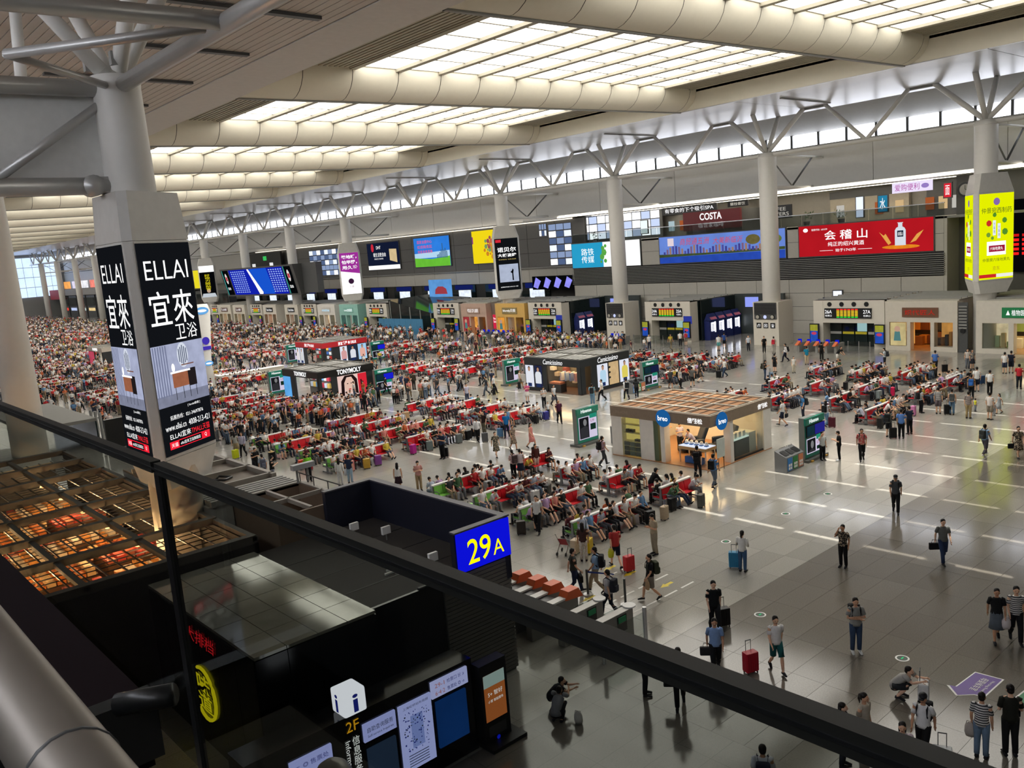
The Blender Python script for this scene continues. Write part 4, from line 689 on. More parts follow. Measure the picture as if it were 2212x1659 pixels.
# black shirt kiosk
def black_kiosk(x0, x1, y0, y1, name, label, fas, sign, parts_fx, parts_fy, script=False, roofm='#a3a19b', light=WARM):
    t = thing(name, label, 'kiosk'); H = 3.0; blk = mat('#23272a', .5)
    bx('fascia', fas, t, x0, x0 + .15, y0, y1, H - .62, H); bx('fascia', fas, t, x0 + .15, x1, y0, y0 + .15, H - .62, H); bx('fascia', fas, t, x1 - .15, x1, y0 + .15, y1, H - .62, H); bx('fascia', fas, t, x0 + .15, x1 - .15, y1 - .15, y1, H - .62, H)
    grid_roof(t, x0, x1, y0, y1, H, mat(roofm, .7, 0, .25, 2), mat('#77756f', .6), 2, .06)
    bx('floor_plate', mat('#5a4034', .4), t, x0, x1, y0, y1, 0, .03); bx('inner_wall', mat('#6a655c', .6), t, x0 + 2.8, x0 + 3.0, y0 + 2.6, y1, .03, H - .6); bx('inner_wall', mat('#6a655c', .6), t, x0 + 2.8, x1, y0 + 2.6, y0 + 2.8, .03, H - .6); bx('ceiling_light', light, t, x0 + .7, x0 + 2.6, y0 + .6, y1 - .8, H - .66, H - .63)
    txt(sign, (x0 - .02, (y0 + y1) / 2 - .2, H - .3), 2.4, .42, M_wte, t, FX, shear=.25 if script else 0, bold=0 if script else .03); txt(sign, ((x0 + x1) / 2 + .3, y0 - .02, H - .3), 2.6, .45, M_wte, t, FY, shear=.25 if script else 0, bold=0 if script else .03)
    for a, b, kind in parts_fx:
        if kind == 'wall': bx('wall_panel', blk, t, x0 + .05, x0 + .2, y0 + a, y0 + b, .03, H - .62)
        elif kind == 'open': pass
        else:
            bx('wall_panel', blk, t, x0 + .05, x0 + .2, y0 + a, y0 + b, .03, H - .62); p = bx('poster_lightbox', kind[0], t, x0 + .01, x0 + .05, y0 + a + .1, y0 + b - .1, .35, H - .7); c = (x0, y0 + (a + b) / 2, 0); kind[1] and kind[1](p, c, FX, (b - a) / 2 - .1)
    for a, b, kind in parts_fy:
        if kind == 'wall': bx('wall_panel', blk, t, x0 + a, x0 + b, y0 + .05, y0 + .2, .03, H - .62)
        elif kind == 'open': pass
        else:
            bx('wall_panel', blk, t, x0 + a, x0 + b, y0 + .05, y0 + .2, .03, H - .62); p = bx('poster_lightbox', kind[0], t, x0 + a + .1, x0 + b - .1, y0 + .01, y0 + .05, .35, H - .7); c = (x0 + (a + b) / 2, y0, 0); kind[1] and kind[1](p, c, FY, (b - a) / 2 - .1)
    return t
def man_poster(shirt):
    def f(p, c, face, w):
        disc(c, .14, emi('#c09478', .8), p, face, 'portrait_face', .014, ry=.19, cy_=1.95); disc(c, .15, emi('#241c18', .6), p, face, 'portrait_hair', .012, ry=.16, cy_=2.06); poly([(-.38, .7), (.38, .7), (.4, 1.5), (.3, 1.72), (.08, 1.8), (-.08, 1.8), (-.3, 1.72), (-.4, 1.5)], c, emi(shirt, .9), p, face, 'portrait_shirt', .013); rect(c, -.25, .25, .38, .7, emi('#283a6a', .7), p, face, 'portrait_trousers', .013)
    return f
lb = emi('#dfe3f0', .95)
t = black_kiosk(51.3, 57.6, 50.0, 57.0, 'shirt_kiosk', 'black corner kiosk selling shirts with white script signs', mat('#23272a', .5), 'Camicissimo', [(0, .5, 'wall'), (.5, 4.2, 'open'), (4.2, 4.7, 'wall'), (4.7, 5.8, (emi('#2a3050', .7), man_poster('#e0e4ea'))), (5.8, 7.0, (lb, man_poster('#e8eaf2')))], [(0, .6, 'wall'), (1.4, 2.0, 'wall'), (2.0, 3.5, (lb, man_poster('#b8d8ee'))), (3.5, 4.9, (emi('#d8b888', .8, .3, 2), None)), (4.9, 6.3, (lb, man_poster('#e0d060')))], True)
for q in range(10): bx('hanging_shirt', mat(['#d8d4cc', '#a8b8d0', '#c89a9a', '#e8e4e0', '#8a9ac0'][q % 5], .7), t, 52.0 + (q % 2) * .5, 52.4 + (q % 2) * .5, 50.8 + q * .28, 50.98 + q * .28, 1.0, 1.7)
for q in range(6): bx('folded_stack', mat(['#c8b8a8', '#e0dcd8', '#8a4a4a', '#5a6a90'][q % 4], .7), t, 53.6, 54.05, 52.9 + q * .55, 53.35 + q * .55, .5 + .5 * (q % 3), .85 + .5 * (q % 3))
bx('front_counter', mat('#2c2a2a', .4), t, 51.4, 52.1, 52.6, 54.1, .03, .75); bx('counter_goods', mat('#b06a4a', .6, 0, .5, 9), t, 51.45, 52.05, 52.7, 54.0, .75, .92)
for q in range(3): G().ell((54.9 + .001 * q, 50.0, 1.0 + .45 * q), (.17, .05, .1), 8, 5).obj('hat_display', M_black, t, True)
def beauty(p, c, face, w):
    disc(c, .55, emi('#e6c0ae', .9), p, face, 'portrait_face', .012, ry=.75, cx=-.35, cy_=1.35); poly([(-1.3, .4), (-.95, .4), (-.9, 1.6), (-.6, 2.1), (-.1, 2.1), (.2, 1.6), (.25, .5), (.55, .4), (.5, 1.8), (.1, 2.28), (-.8, 2.28), (-1.2, 1.8)], c, emi('#2a1a1a', .6), p, face, 'portrait_hair', .014); disc(c, .14, emi('#c02838', .9), p, face, 'portrait_lips', .016, ry=.06, cx=-.35, cy_=.95)
    for a in (-.55, -.15): disc(c, .09, emi('#2a1a1a', .6), p, face, 'portrait_eye', .016, ry=.04, cx=a, cy_=1.5)
    rect(c, .6, w, .36, 2.28, emi('#d82838', .9), p, face, 'red_field', .013); rect(c, .85, 1.0, .9, 1.7, emi('#301818', .6), p, face, 'lipstick', .016)
t = black_kiosk(37.6, 43.6, 70.0, 77.0, 'cosmetics_kiosk', 'black cosmetics kiosk with bold white lettering and woman portrait', M_black, 'TONYMOLY', [(0, .4, 'wall'), (.4, 4.6, 'open'), (4.6, 5.4, 'wall'), (5.4, 7.0, (emi('#5fa8e8', .9, .3, 1), None))], [(0, .4, 'wall'), (1.4, 1.9, 'wall'), (1.9, 5.2, (emi('#e8c8c0', .9), beauty)), (5.2, 6.0, 'wall')], False, light=COOL)
for q in range(14): bx('shelf_goods', mat(['#e8c060', '#d8e0e8', '#c83a48', '#f0e8d8', '#6aa0c8'][q % 5], .5), t, 40.2, 40.4, 72.7 + (q % 7) * .55, 73.15 + (q % 7) * .55, .9 + (q // 7) * .7, 1.35 + (q // 7) * .7)
t = black_kiosk(51.6, 58.0, 94.0, 101.0, 'book_kiosk', 'red-fasciaed book kiosk with white lettering and green dot', mat('#c0202c', .5), '旅友书屋 ● DELIE', [(0, .6, 'wall'), (.6, 4.4, 'open'), (4.4, 5.0, 'wall'), (5.0, 6.0, (lb, man_poster('#d8d8d8'))), (6.0, 7.0, (lb, man_poster('#e8e0e0')))], [(0, .5, 'wall'), (1.3, 2.3, 'wall'), (2.3, 3.5, (lb, man_poster('#d8a0a0'))), (3.5, 4.9, (emi('#2a3850', .7), man_poster('#e0e4ea'))), (4.9, 6.3, (emi('#a8d0f0', .9), man_poster('#e8b0a0')))], False, light=COOL)
for q in range(18): bx('book_row', mat(['#c83a30', '#e0e0d8', '#3a68a8', '#d8a030', '#5a9a60'][q % 5], .5), t, 54.2, 54.45, 96.7 + (q % 6) * .65, 97.2 + (q % 6) * .65, .6 + (q // 6) * .55, .95 + (q // 6) * .55)
t = black_kiosk(37.6, 43.4, 134, 141, 'snack_kiosk', 'pale distant kiosk with white lettering and pink poster past the near column', mat('#bdb4a8', .5), 'INNISFREE', [(0, .5, 'wall'), (.5, 4.2, 'open'), (4.2, 7.0, (emi('#c04a60', .8, .4, 1), None))], [(0, 2.4, 'wall'), (2.4, 6.0, (emi('#d86a80', .8, .4, 1), None))], False, '#c8c0b0')
# green advert stands
def stand(x, y, label, screen, w=1.95):
    t = thing('advert_stand', label, 'advert stand', (x, y, 0)); gr = mat('#17826c', .4)
    bevel(G().box(0, w, 0, .35, .14, 2.45).obj('cabinet', mat('#7f8480', .4), t), .02); G().box(.03, w - .03, -.02, 0, .2, 2.4).obj('front', gr, t); G().box(-.02, w + .02, -.1, .02, 2.05, 2.42).obj('header', gr, t); txt('Hisense', (w * .42, -.11, 2.24), w * .5, .22, M_wte, t, FY, bold=.01)
    G().box(-.12, w + .12, -.25, .6, 0, .14).obj('plinth', mat('#5d5f5c', .5), t)
    for a in (.15, w - .3): G().box(a, a + .2, -.34, -.24, .02, .1).obj('yellow_foot', mat('#c89a3a', .5), t)
    c = (0, -.025, 0)
    if screen:
        G().box(.1, w + .1, -.07, -.02, 1.35, 1.98).obj('video_screen', M_black, t); rect((0, -.075, 0), w * .5, w + .08, 1.4, 1.95, screen, t, FY, 'video_picture'); rect((0, -.075, 0), .14, w * .48, 1.4, 1.95, emi('#1c3a44', .6, .5, 3), t, FY, 'video_picture')
    z1 = 1.25 if screen else 1.85
    rect(c, .15, w - .12, .4, z1, emi('#d8cfe8', .85), t, FY, 'poster'); rect(c, .2, w * .55, .45, z1 - .05, emi('#202024', .6, .3, 3), t, FY, 'portrait_back', .012); disc(c, .16, emi('#8a8a8c', .7), t, FY, 'portrait_face', .016, ry=.22, cx=w * .37, cy_=z1 - .38); poly([(.25, .47), (w * .52, .47), (w * .5, z1 - .7), (w * .37, z1 - .6), (.3, z1 - .72)], c, emi('#3c3c40', .6), t, FY, 'portrait_suit', .014)
    txt('U9', (w * .72, -.03, z1 - .35), .34, .17, emi('#a83a5a', .8), t, FY); rect(c, w * .62, w * .88, z1 - .95 if not screen else z1 - .75, z1 - .55, emi('#1c3a2c', .6, .4, 5), t, FY, 'small_picture', .012); rect(c, w * .6, w * .93, z1 - .18, z1 + .1, emi('#2a9a80', .7), t, FY, 'green_card', .012)
    return t
stand(37.9, 37.6, 'green advert stand with suited portrait poster before the massage kiosk', None); stand(41.7, 24.0, 'green advert stand with violet video screen beside the recycling bins', emi('#2a2a90', .7))
stand(51.9, 60.5, 'green advert stand behind the shirt kiosk on the bench side', None); stand(55.2, 46.5, 'green advert stand with dark video screen beside the shirt kiosk', emi('#202850', .6))
stand(37.8, 80.5, 'green advert stand partly behind the cosmetics kiosk', None); stand(43.0, 69.0, 'green advert stand with blue video screen beside the cosmetics kiosk', emi('#1a20d0', .9)); stand(51.8, 104, 'green advert stand partly behind the red book kiosk', None); stand(57.6, 92.6, 'green advert stand with blue video screen beside the book kiosk', emi('#1a20d0', .9)); stand(44, 132, 'distant green advert stand with blue screen beside the pale kiosk', emi('#1a20d0', .9))
def bins(x, y, label):
    t = thing('recycling_bin', label, 'bin', (x, y, 0)); st = mat('#8b8d8e', .35, .5)
    G().add([(0, 0, 0), (1.75, 0, 0), (1.75, .7, 0), (0, .7, 0), (0, 0, .82), (1.75, 0, .82), (1.75, .7, 1.12), (0, .7, 1.12)], [(3, 2, 1, 0), (4, 5, 6, 7), (0, 1, 5, 4), (1, 2, 6, 5), (2, 3, 7, 6), (3, 0, 4, 7)]).obj('casing', st, t)
    for q, col in enumerate(('#2f7fc8', '#2f8a48', '#d8855a')):
        a = .12 + q * .54; p = G().box(a, a + .44, -.02, 0, .08, .76).obj('coloured_door', mat(col, .5), t)
        for r in range(4): G().box(a + .06 + (r % 2) * .18, a + .2 + (r % 2) * .18, -.03, -.02, .14 + (r // 2) * .17, .27 + (r // 2) * .17).obj('waste_symbol', M_white, p)
        G().add([(a, .1, .9), (a + .42, .1, .9), (a + .42, .5, 1.07), (a, .5, 1.07)], [(0, 1, 2, 3)]).obj('opening', M_black, t)
    txt('可回收物 其他垃圾', (.88, .56, 1.2), 1.3, .1, M_black, t, FY, depth=.0)
bins(39.3, 23.7, 'steel recycling bin with blue, green and orange doors by the kiosk corner'); bins(53.6, 46.4, 'steel recycling bin half hidden beside the shirt kiosk'); 
t = thing('litter_bin', 'plain grey litter bin standing against the massage kiosk side', 'bin', (39.8, 36.0, 0)); G().box(0, .7, 0, .5, 0, 1.1).obj('body', M_grey, t); G().box(.1, .6, -.02, 0, .2, .8).obj('door', mat('#a89a8a', .5), t)
# information totem and desk
t = thing('information_totem', 'tall white totem with blue oval logos above a white desk', 'totem', (36.8, 93.2, 0)); G().tube([(0, 0, 0), (0, 0, 3.2), (0, 0, 8.6), (0, 0, 9.4)], [(.62, .45), (.5, .4), (1.15, .5), (.9, .45)], 16, side=(1, 0, 0)).obj('body', M_white, t, True)
for z, r in ((8.7, .75), (2.9, .5)): disc((0, -.52, z), r, emi('#6aaee8', .9), t, FY, 'oval_logo', ry=r * .55); disc((0, -.53, z), r * .7, M_wte, t, FY, 'oval_swoosh', .012, ry=r * .2)
disc((0, -.5, 5.4), .42, emi('#4a38b8', .8), t, FY, 'violet_symbol'); rect((0, -.5, 0), -.5, .5, 4.4, 4.8, emi('#4a38b8', .8), t, FY, 'violet_caption')
t = thing('information_desk', 'long white information desk beside the tall white totem', 'desk', (38.2, 94, 0)); g = G().box(0, 8, 0, .9, 0, 1.1).obj('body', mat('#c9c4b8', .5), t); G().box(-.05, 8.05, -.08, .95, 1.1, 1.18).obj('top', M_white, t)
# ================================================================== BENCHES
SEATS = []          # (x, y, facing angle, bench id)
def seat_mesh(m, back):
    g = G(); g.add([(-.27, .1, .44), (.27, .1, .44), (.27, .56, .46), (-.27, .56, .46), (-.27, .1, .40), (.27, .1, .40), (.27, .56, .42), (-.27, .56, .42)], [(0, 1, 2, 3), (7, 6, 5, 4), (2, 1, 5, 6), (3, 2, 6, 7), (0, 3, 7, 4)])
    g.add([(-.27, .14, .46), (.27, .14, .46), (.27, .06, .93), (-.27, .06, .93), (-.27, .1, .44), (.27, .1, .44), (.27, .02, .93), (-.27, .02, .93)], [(0, 3, 2, 1), (4, 5, 6, 7), (0, 4, 7, 3), (1, 2, 6, 5), (2, 3, 7, 6)])
    return g.mesh('seat', m)
RS, GS = seat_mesh(M_red, 0), seat_mesh(M_green, 0)
M_rail = mat('#e8e6e2', .35); M_frame = mat('#787b7d', .35, .5)
def bench_frame(n):
    L = n * .57; g = G()
    for x in [0, L] + ([L / 2] if n > 5 else []):
        g.add([(x - .03, -.1, 0), (x + .03, -.1, 0), (x + .03, .1, 0), (x - .03, .1, 0), (x - .03, -.05, .9), (x + .03, -.05, .9), (x + .03, .05, .9), (x - .03, .05, .9)], [(0, 1, 5, 4), (1, 2, 6, 5), (2, 3, 7, 6), (3, 0, 4, 7)])
        g.box(x - .03, x + .03, -.5, .5, .03, .09); g.box(x - .03, x + .03, -.5, .5, .34, .4)
        for s in (-1, 1):
            g.tube([(x, s * .12, .62), (x, s * .3, .68), (x, s * .5, .64), (x, s * .5, .42)], .025, 5); g.box(x - .04, x + .04, s * .5 - .04, s * .5 + .04, 0, .05)
    g.box(0, L, -.04, .04, .3, .42)
    return g.mesh('frame', M_frame)
FRM = {n: bench_frame(n) for n in (8, 6, 5, 4)}; RAIL = {n: G().box(-.04, n * .57 + .04, -.09, .09, .92, .99).mesh('top_rail', M_rail) for n in (8, 6, 5, 4)}
def simple_bench(n):
    g = G(); 
    for i in range(n):
        for s in (1, -1):
            x = .285 + i * .57; g.add([(x - .27, s * .1, .45), (x + .27, s * .1, .45), (x + .27, s * .56, .46), (x - .27, s * .56, .46), (x - .27, s * .06, .93), (x + .27, s * .06, .93)], [(0, 1, 2, 3), (0, 1, 5, 4)])
    return g.mesh('seats', M_red)
SB = {n: simple_bench(n) for n in (8, 6)}
def bench(x, y, n, green, label, grp, detail=True):
    t = thing('waiting_bench', label, 'bench', (x, y, 0), 0, grp)
    link('frame', FRM[n], t); link('top_rail', RAIL[n], t)
    if detail:
        for i in range(n):
            for s in (0, 1): link('seat', GS if i < green else RS, t, loc=(.285 + i * .57, 0, 0), rz=s * PI)
    else: link('seats', SB[n], t)
    for i in range(n):
        for s in (1, -1): SEATS.append((x + .285 + i * .57, y + s * .34, s * PI / 2, detail))
rown = ['nearest', 'second', 'third', 'back']
for r in range(4):
    y = 25.6 + 3.4 * r
    bench(25.1, y, 8, 2, f'long red bench with green end seats, {rown[r]} row of the near block', 'benches of the near block'); bench(31.2, y, 4, 0, f'short red bench beside the massage kiosk, {rown[r]} row', 'short benches beside the massage kiosk')
for i, (x, y, n) in enumerate(((51.4, 25.3, 8), (54.0, 29.1, 5), (52.6, 32.8, 6), (52.0, 36.4, 4), (58.5, 25.3, 6), (58.5, 29.3, 8), (58.4, 33.0, 5), (58.4, 36.5, 4), (63.8, 25.3, 5), (65, 29.1, 8), (64.7, 32.7, 8), (65, 36.4, 6))): bench(x, y, n, 0, f'red bench, {rown[i % 4]} row of the {["first", "middle", "last"][i // 4]} column across from the fashion shop', 'benches of the far-side near block')
for cI, x in enumerate((25.1, 31.2, 38.5)):
    for r in range(4):
        y = 46.9 + 3.5 * r
        bench(x, y, 8, 2 if cI == 0 else 0, f'red bench{" with green end" if cI == 0 else ""}, {rown[r]} row of the {["first", "middle", "last"][cI]} column before the cosmetics kiosk', 'benches before the cosmetics kiosk')
for i, x in enumerate((58.6, 65)):
    for r in range(4): bench(x, 46.9 + 3.5 * r, 8, 0, f'red bench, {rown[r]} row of the {["first", "last"][i]} column beyond the shirt kiosk', 'benches beyond the shirt kiosk', False)
BL = ['behind the cosmetics kiosk', 'level with the red book kiosk', 'past the red book kiosk', 'level with the teal shop', 'level with the departure board', 'past the departure board', 'in the last but one block of benches', 'in the farthest block of benches']
for b in range(2, 10):
    for cI, x in enumerate((25.1, 31.2, 38.5, 51.4, 58.5, 65)):
        for r in range(4):
            y = 25.6 + 21.6 * b + 3.45 * r
            if b == 2 and cI == 2: continue
            if b == 3 and cI == 3: continue
            if b == 5 and cI == 2: continue
            bench(x, y, 8, 0, f'distant red bench {BL[b - 2]}, {rown[r]} row, {ORD[cI]} column', 'distant benches', False)
# ================================================================== NEAR GALLERY (where the viewer stands)
gf = thing('trim_2', 'dark maroon gallery slab below the glass rail at the photo edge', 'slab', kind='structure')
bx('slab', mat('#14070c', .9, 0, .08, 3, .15), gf, -8, 1.18, 4.4, 120, 10.5, 10.9); bx('slab', mat('#0c0d12', .9, 0, .08, 3, .15), gf, -8, .45, -14, 4.4, 10.5, 10.9); bx('end_fascia', M_black, gf, .3, 1.2, 4.28, 4.4, 10.6, 10.94)
G().tube([(1.0, 4.2, 10.99), (1.2, 4.0, 11.03)], .055, 12).obj('glass_clamp', M_black, gf, True)
t = thing('glass_balustrade', 'dark-capped glass balustrade slanting across the foreground', 'railing'); BGM = glass_mat('balustrade glass near', (.66, .68, .66), .05); cap = mat('#191a18', .5, 0, .08, 3, .3)
for i in range(-2, 12):
    y = 3.73 + i * 4.6; bx('pane', BGM, t, 1.195, 1.207, y + .035, y + 4.565, 10.75, 12.15)
    p = bx('post', M_black, t, 1.185, 1.215, y - .028, y + .028, 10.7, 12.16)
bx('cap_rail', cap, t, 1.178, 1.222, -3.5, 3.72, 12.158, 12.207); bx('cap_rail', cap, t, 1.178, 1.222, 3.76, 47, 12.158, 12.207); bx('cap_groove', M_black, t, 1.175, 1.178, -3.5, 47, 12.178, 12.186)
t = thing('inner_handrail', 'thick brushed steel handrail tube crossing the near corner', 'handrail')
G().tube([(.165, -1.5, 12.515), (.165, 6, 12.515)], .046, 20).obj('tube', mat('#8d867e', .45, .6, .05), t, True)
for y in (.62, .9): G().tube([(.165, y, 12.515), (.165, y + .004, 12.515)], .0475, 20).obj('joint_ring', M_dgrey, t, True)
for y in (-1.2, 5.8): G().tube([(.155, y, 12.46), (.155, y, 10.9)], .02, 10).obj('support_post', M_steel, t, True)
# ================================================================== GATE 29A (seen from above)
t = thing('gate_sign_box', 'dark roof parapet carrying a bright blue 29A sign', 'gate'); nv = mat('#0b0f24', .7); pt = mat('#53525a', .5)
bx('parapet_wall', nv, t, 15.86, 16.06, 19.15, 26.75, 3.0, 4.95); bx('parapet_wall', nv, t, 14.0, 15.86, 26.55, 26.75, 3.0, 4.95); bx('parapet_wall', nv, t, 14.0, 15.86, 19.17, 19.37, 3.0, 4.95)
bx('coping', pt, t, 15.84, 16.1, 19.12, 26.78, 4.95, 5.0); bx('coping', pt, t, 13.98, 15.84, 26.53, 26.78, 4.95, 5.0); bx('coping', pt, t, 13.98, 15.84, 19.1, 19.35, 4.95, 5.0)
bx('roof_deck', mat('#3e3b38', .7), t, 11.1, 15.9, 19.3, 26.6, 3.3, 3.55); bx('sign_face', emi('#0d12e0', .85), t, 14.05, 16.05, 19.1, 19.17, 3.75, 4.92); txt('2', (14.6, 19.09, 4.3), .42, .74, emi('#ffee00', 1.1), t, FY, bold=.006); txt('9', (15.06, 19.09, 4.3), .42, .74, emi('#ffee00', 1.1), t, FY, bold=.006); txt('A', (15.56, 19.09, 4.17), .42, .46, emi('#ffee00', 1.1), t, FY)
shm = mat('#6d6b66', .45, .3)
bx('shutter_back', M_dgrey, t, 12.7, 16.0, 19.25, 19.35, 0, 3.74)
for q in range(30): bx('shutter_slat', shm, t, 13.5, 16.02, 19.16, 19.25, .1 + q * .12, .2 + q * .12)
for q in range(3): bx('roof_seam', M_black, t, 11.2, 15.8, 21 + q * 1.8, 21.03 + q * 1.8, 3.55, 3.56)
for i, (x, y, l) in enumerate(((14.3, 25.3, 'lamp fitting lying on the dark gate roof, farthest of three'), (14.75, 24.0, 'grey speaker horn standing on the dark gate roof, middle of three'), (14.2, 20.6, 'pale junction box lying on the dark gate roof nearest the 29A sign'))):
    d = thing('roof_fitting', l, 'fitting', (x, y, 3.55)); G().box(-.16, .16, -.05, .05, .22, .48).obj('head', M_white, d); G().tube([(0, 0, 0), (0, 0, .25)], .025, 6).obj('stem', M_grey, d)
t = thing('cable_tray', 'loose white cable trunking on the dark gate roof', 'trunking', (13.6, 21.3, 3.55)); G().box(-.7, .7, -.04, .04, 0, .06).obj('trunk', M_white, t); G().box(-.5, .6, .2, .26, 0, .05).obj('trunk', M_white, t)
# brown open-roofed unit and slatted roof unit beyond it
t = thing('open_roof_unit', 'brown open-topped shop unit beyond the 29A gate roof', 'shop unit'); br = mat('#7d6a58', .6)
for b in ((12.3, 12.4, 27, 30.6), (15.0, 15.1, 27, 30.6), (12.3, 15.1, 30.5, 30.6), (12.3, 15.1, 26.9, 27.0)): bx('wall', br, t, *b, 0, 4.45)
for b in ((12.3, 15.1, 28.7, 28.82), (13.6, 13.72, 27, 30.6), (12.25, 15.15, 30.5, 30.68), (15.02, 15.2, 26.9, 30.6)): bx('roof_beam', mat('#8e887e', .5), t, *b, 4.35, 4.5)
bx('ceiling_board', mat('#6b5848', .7), t, 12.4, 15.0, 27, 30.5, 2.9, 3.0)
for q in range(4): G().tube([(15.1, 27.2 + q * 1.1, 4.5), (15.1, 27.2 + q * 1.1, 4.85)], .02, 6).obj('rail_post', M_dgrey, t)
G().tube([(15.1, 27.0, 4.85), (15.1, 30.6, 4.85)], .025, 6).obj('rail', M_dgrey, t)
t = thing('security_camera', 'grey security cameras on posts at the brown unit corner', 'camera', (14.9, 30.3, 4.5)); 
for q in (0, .45): G().tube([(q, 0, 0), (q, 0, .55)], .05, 8).obj('post', M_grey, t)
G().box(-.2, .75, -.12, .12, .55, .75).obj('housing', mat('#a0a2a4', .4), t)
t = thing('slat_roof_unit', 'grey shop unit with a slatted roof below the near light box', 'shop unit'); bx('body', M_clad, t, 11.6, 15.2, 31.2, 41.0, 0, 4.2)
for q in range(5): bx('roof_slat', M_grey, t, 11.7, 15.25, 31.1 + q * .3, 31.28 + q * .3, 4.2, 4.42)
bx('roof_deck', mat('#7c7268', .6), t, 11.6, 15.2, 32.8, 41, 4.2, 4.3)
for q in range(4): bx('roof_beam', mat('#8e887e', .5), t, 11.6, 15.2, 33 + q * 2.2, 33.15 + q * 2.2, 4.3, 4.5)
bx('roof_beam', mat('#8e887e', .5), t, 15.0, 15.2, 32.8, 41, 4.3, 4.5); G().tube([(13.2, 34.4, 4.34), (13.6, 34.9, 4.4), (14.0, 34.5, 4.34), (13.5, 34.1, 4.38), (13.2, 34.5, 4.4)], .05, 6).obj('coiled_cable', M_black, t, True)
t = thing('dark_screen_wall', 'freestanding black panel beside the near light box', 'panel'); bx('panel', M_black, t, 18.9, 21.2, 69.6, 69.9, 0, 2.3)
t = thing('gate_hall_unit', 'grey low roof with glass posts beyond the glass rail at the photo edge', 'shop unit'); bx('roof', mat('#77756f', .6), t, 14.0, 19.0, 72, 86, 2.0, 2.25); bx('glass_side', M_dglass, t, 18.9, 19.0, 72, 86, 0, 2.0)
for q in range(3): G().tube([(19.3, 72 + q * 1.2, 0), (19.3, 72 + q * 1.2, 2.6)], .12, 10).obj('post', M_grey, t)
# ================================================================== WARM-LIT SHOP BELOW THE GALLERY
t = thing('warm_shop', 'open-topped shop glowing orange through its roof grid below', 'shop'); fm = mat('#2e2b28', .6)
bx('floor_board', mat('#3a2a20', .6), t, 3.2, 11.4, 26.6, 50, 0, .03)
for b in ((3.2, 3.35, 26.6, 50), (11.25, 11.4, 26.6, 50), (3.2, 11.4, 26.6, 26.75)): bx('wall', fm, t, *b, 0, 3.9)
for q in range(8): bx('roof_beam', mat('#55514a', .6), t, 3.2, 11.4, 26.7 + q * 3.3, 27.0 + q * 3.3, 3.9, 4.15)
for q in range(4): bx('roof_beam', mat('#55514a', .6), t, 3.3 + q * 2.65, 3.5 + q * 2.65, 26.7, 50, 3.95, 4.1)
for q in range(46): bx('ceiling_rod', M_black, t, 3.3, 11.3, 27 + q * .5, 27.05 + q * .5, 3.62, 3.645)
for q in range(14): bx('ceiling_rod', M_black, t, 3.6 + q * .58, 3.65 + q * .58, 26.8, 49.8, 3.68, 3.72)
for q in range(9):
    for r in range(3):
        x, y = 3.9 + r * 2.55, 27.6 + q * 2.4; u_ = bx('shelf_unit', mat('#6a4a30', .6), t, x - .3, x + 1.9, y - .25, y + 1.75, .03, 1.6 + .25 * ((q + r) % 3))
        g = {}
        for s_ in range(30):
            col = ['#e8a050', '#f0c890', '#d84a3a', '#f4dcc0', '#e8883a', '#c86a4a'][(q * 5 + r * 7 + s_ * 3) % 6]; g.setdefault(col, G()); a, b = x - .25 + (s_ % 6) * .35, y - .2 + (s_ // 6) * .38; h = 1.6 + .25 * ((q + r) % 3); g[col].box(a, a + .3, b, b + .34, h, h + .12 + .1 * (s_ % 3))
        for col, gg in g.items(): gg.obj('goods', mat(col, .5, 0, .2, 6), u_, kind='stuff')
for q in range(6):
    for r in range(2):
        x, y = 5.3 + r * 3.9, 28.6 + q * 3.4
        d = G().tube([(x, y, 3.3), (x, y, 3.55)], [.16, .08], 10).obj('spotlight', emi('#ffb060', 14.0, 0, 1), t); l = bpy.data.lights.new('spotlight_glow', 'POINT'); l.energy = 150; l.color = (1, .6, .28); l.shadow_soft_size = .15; lo = bpy.data.objects.new('spotlight_glow', l); COL.objects.link(lo); lo.location = (x, y, 3.1); lo.parent = t
t = thing('pale_roof_unit', 'pale boarded shop roof seen through the glass behind the orange shop', 'shop roof'); 
for q in range(9): bx('roof_board', mat('#b0aea2', .35), t, 5.2, 10.9, 50.6 + q * .8, 51.36 + q * .8, 3.4, 3.5)
bx('wall', M_dgrey, t, 5.2, 10.9, 50.5, 58, 0, 3.4)
# ================================================================== BLACK KIOSK WITH REFLECTIVE ROOF AND INFORMATION SCREENS
t = thing('black_service_block', 'black-walled service block with a shiny tiled roof', 'service block'); bk = mat('#101214', .18, 0, .2)
bx('core', M_black, t, 7.66, 11.0, 18.95, 26.2, 0, 3.7)
for q in range(6):
    for r in range(4): bx('roof_tile', mat('#8f8e84', .07, .35, .25, 1.2), t, 7.6 + r * .86 + .01, 7.6 + (r + 1) * .86 - .01, 18.9 + q * 1.22 + .01, 18.9 + (q + 1) * 1.22 - .01, 3.7, 3.78)
for q in range(4): bx('wall_panel', bk, t, 7.6 + q * .86 + .01, 7.6 + (q + 1) * .86 - .01, 18.88, 18.95, 0, 3.68)
for q in range(6): bx('wall_panel', bk, t, 7.58, 7.66, 18.92 + q * 1.2 + .01, 18.92 + (q + 1) * 1.2 - .01, 0, 3.68)
bx('link_wall', bk, t, 11.0, 13.45, 19.2, 19.3, 0, 3.7)
FL = ((0, -1, 0), (0, 0, 1))
txt('大排档', (7.56, 22.3, 3.25), 2.0, .42, emi('#e02028', .8), t, FL, shear=.2); txt('味\n道', (7.56, 22.5, 1.6), .95, 1.1, emi('#e8d818', .8), t, FL, bold=.02)
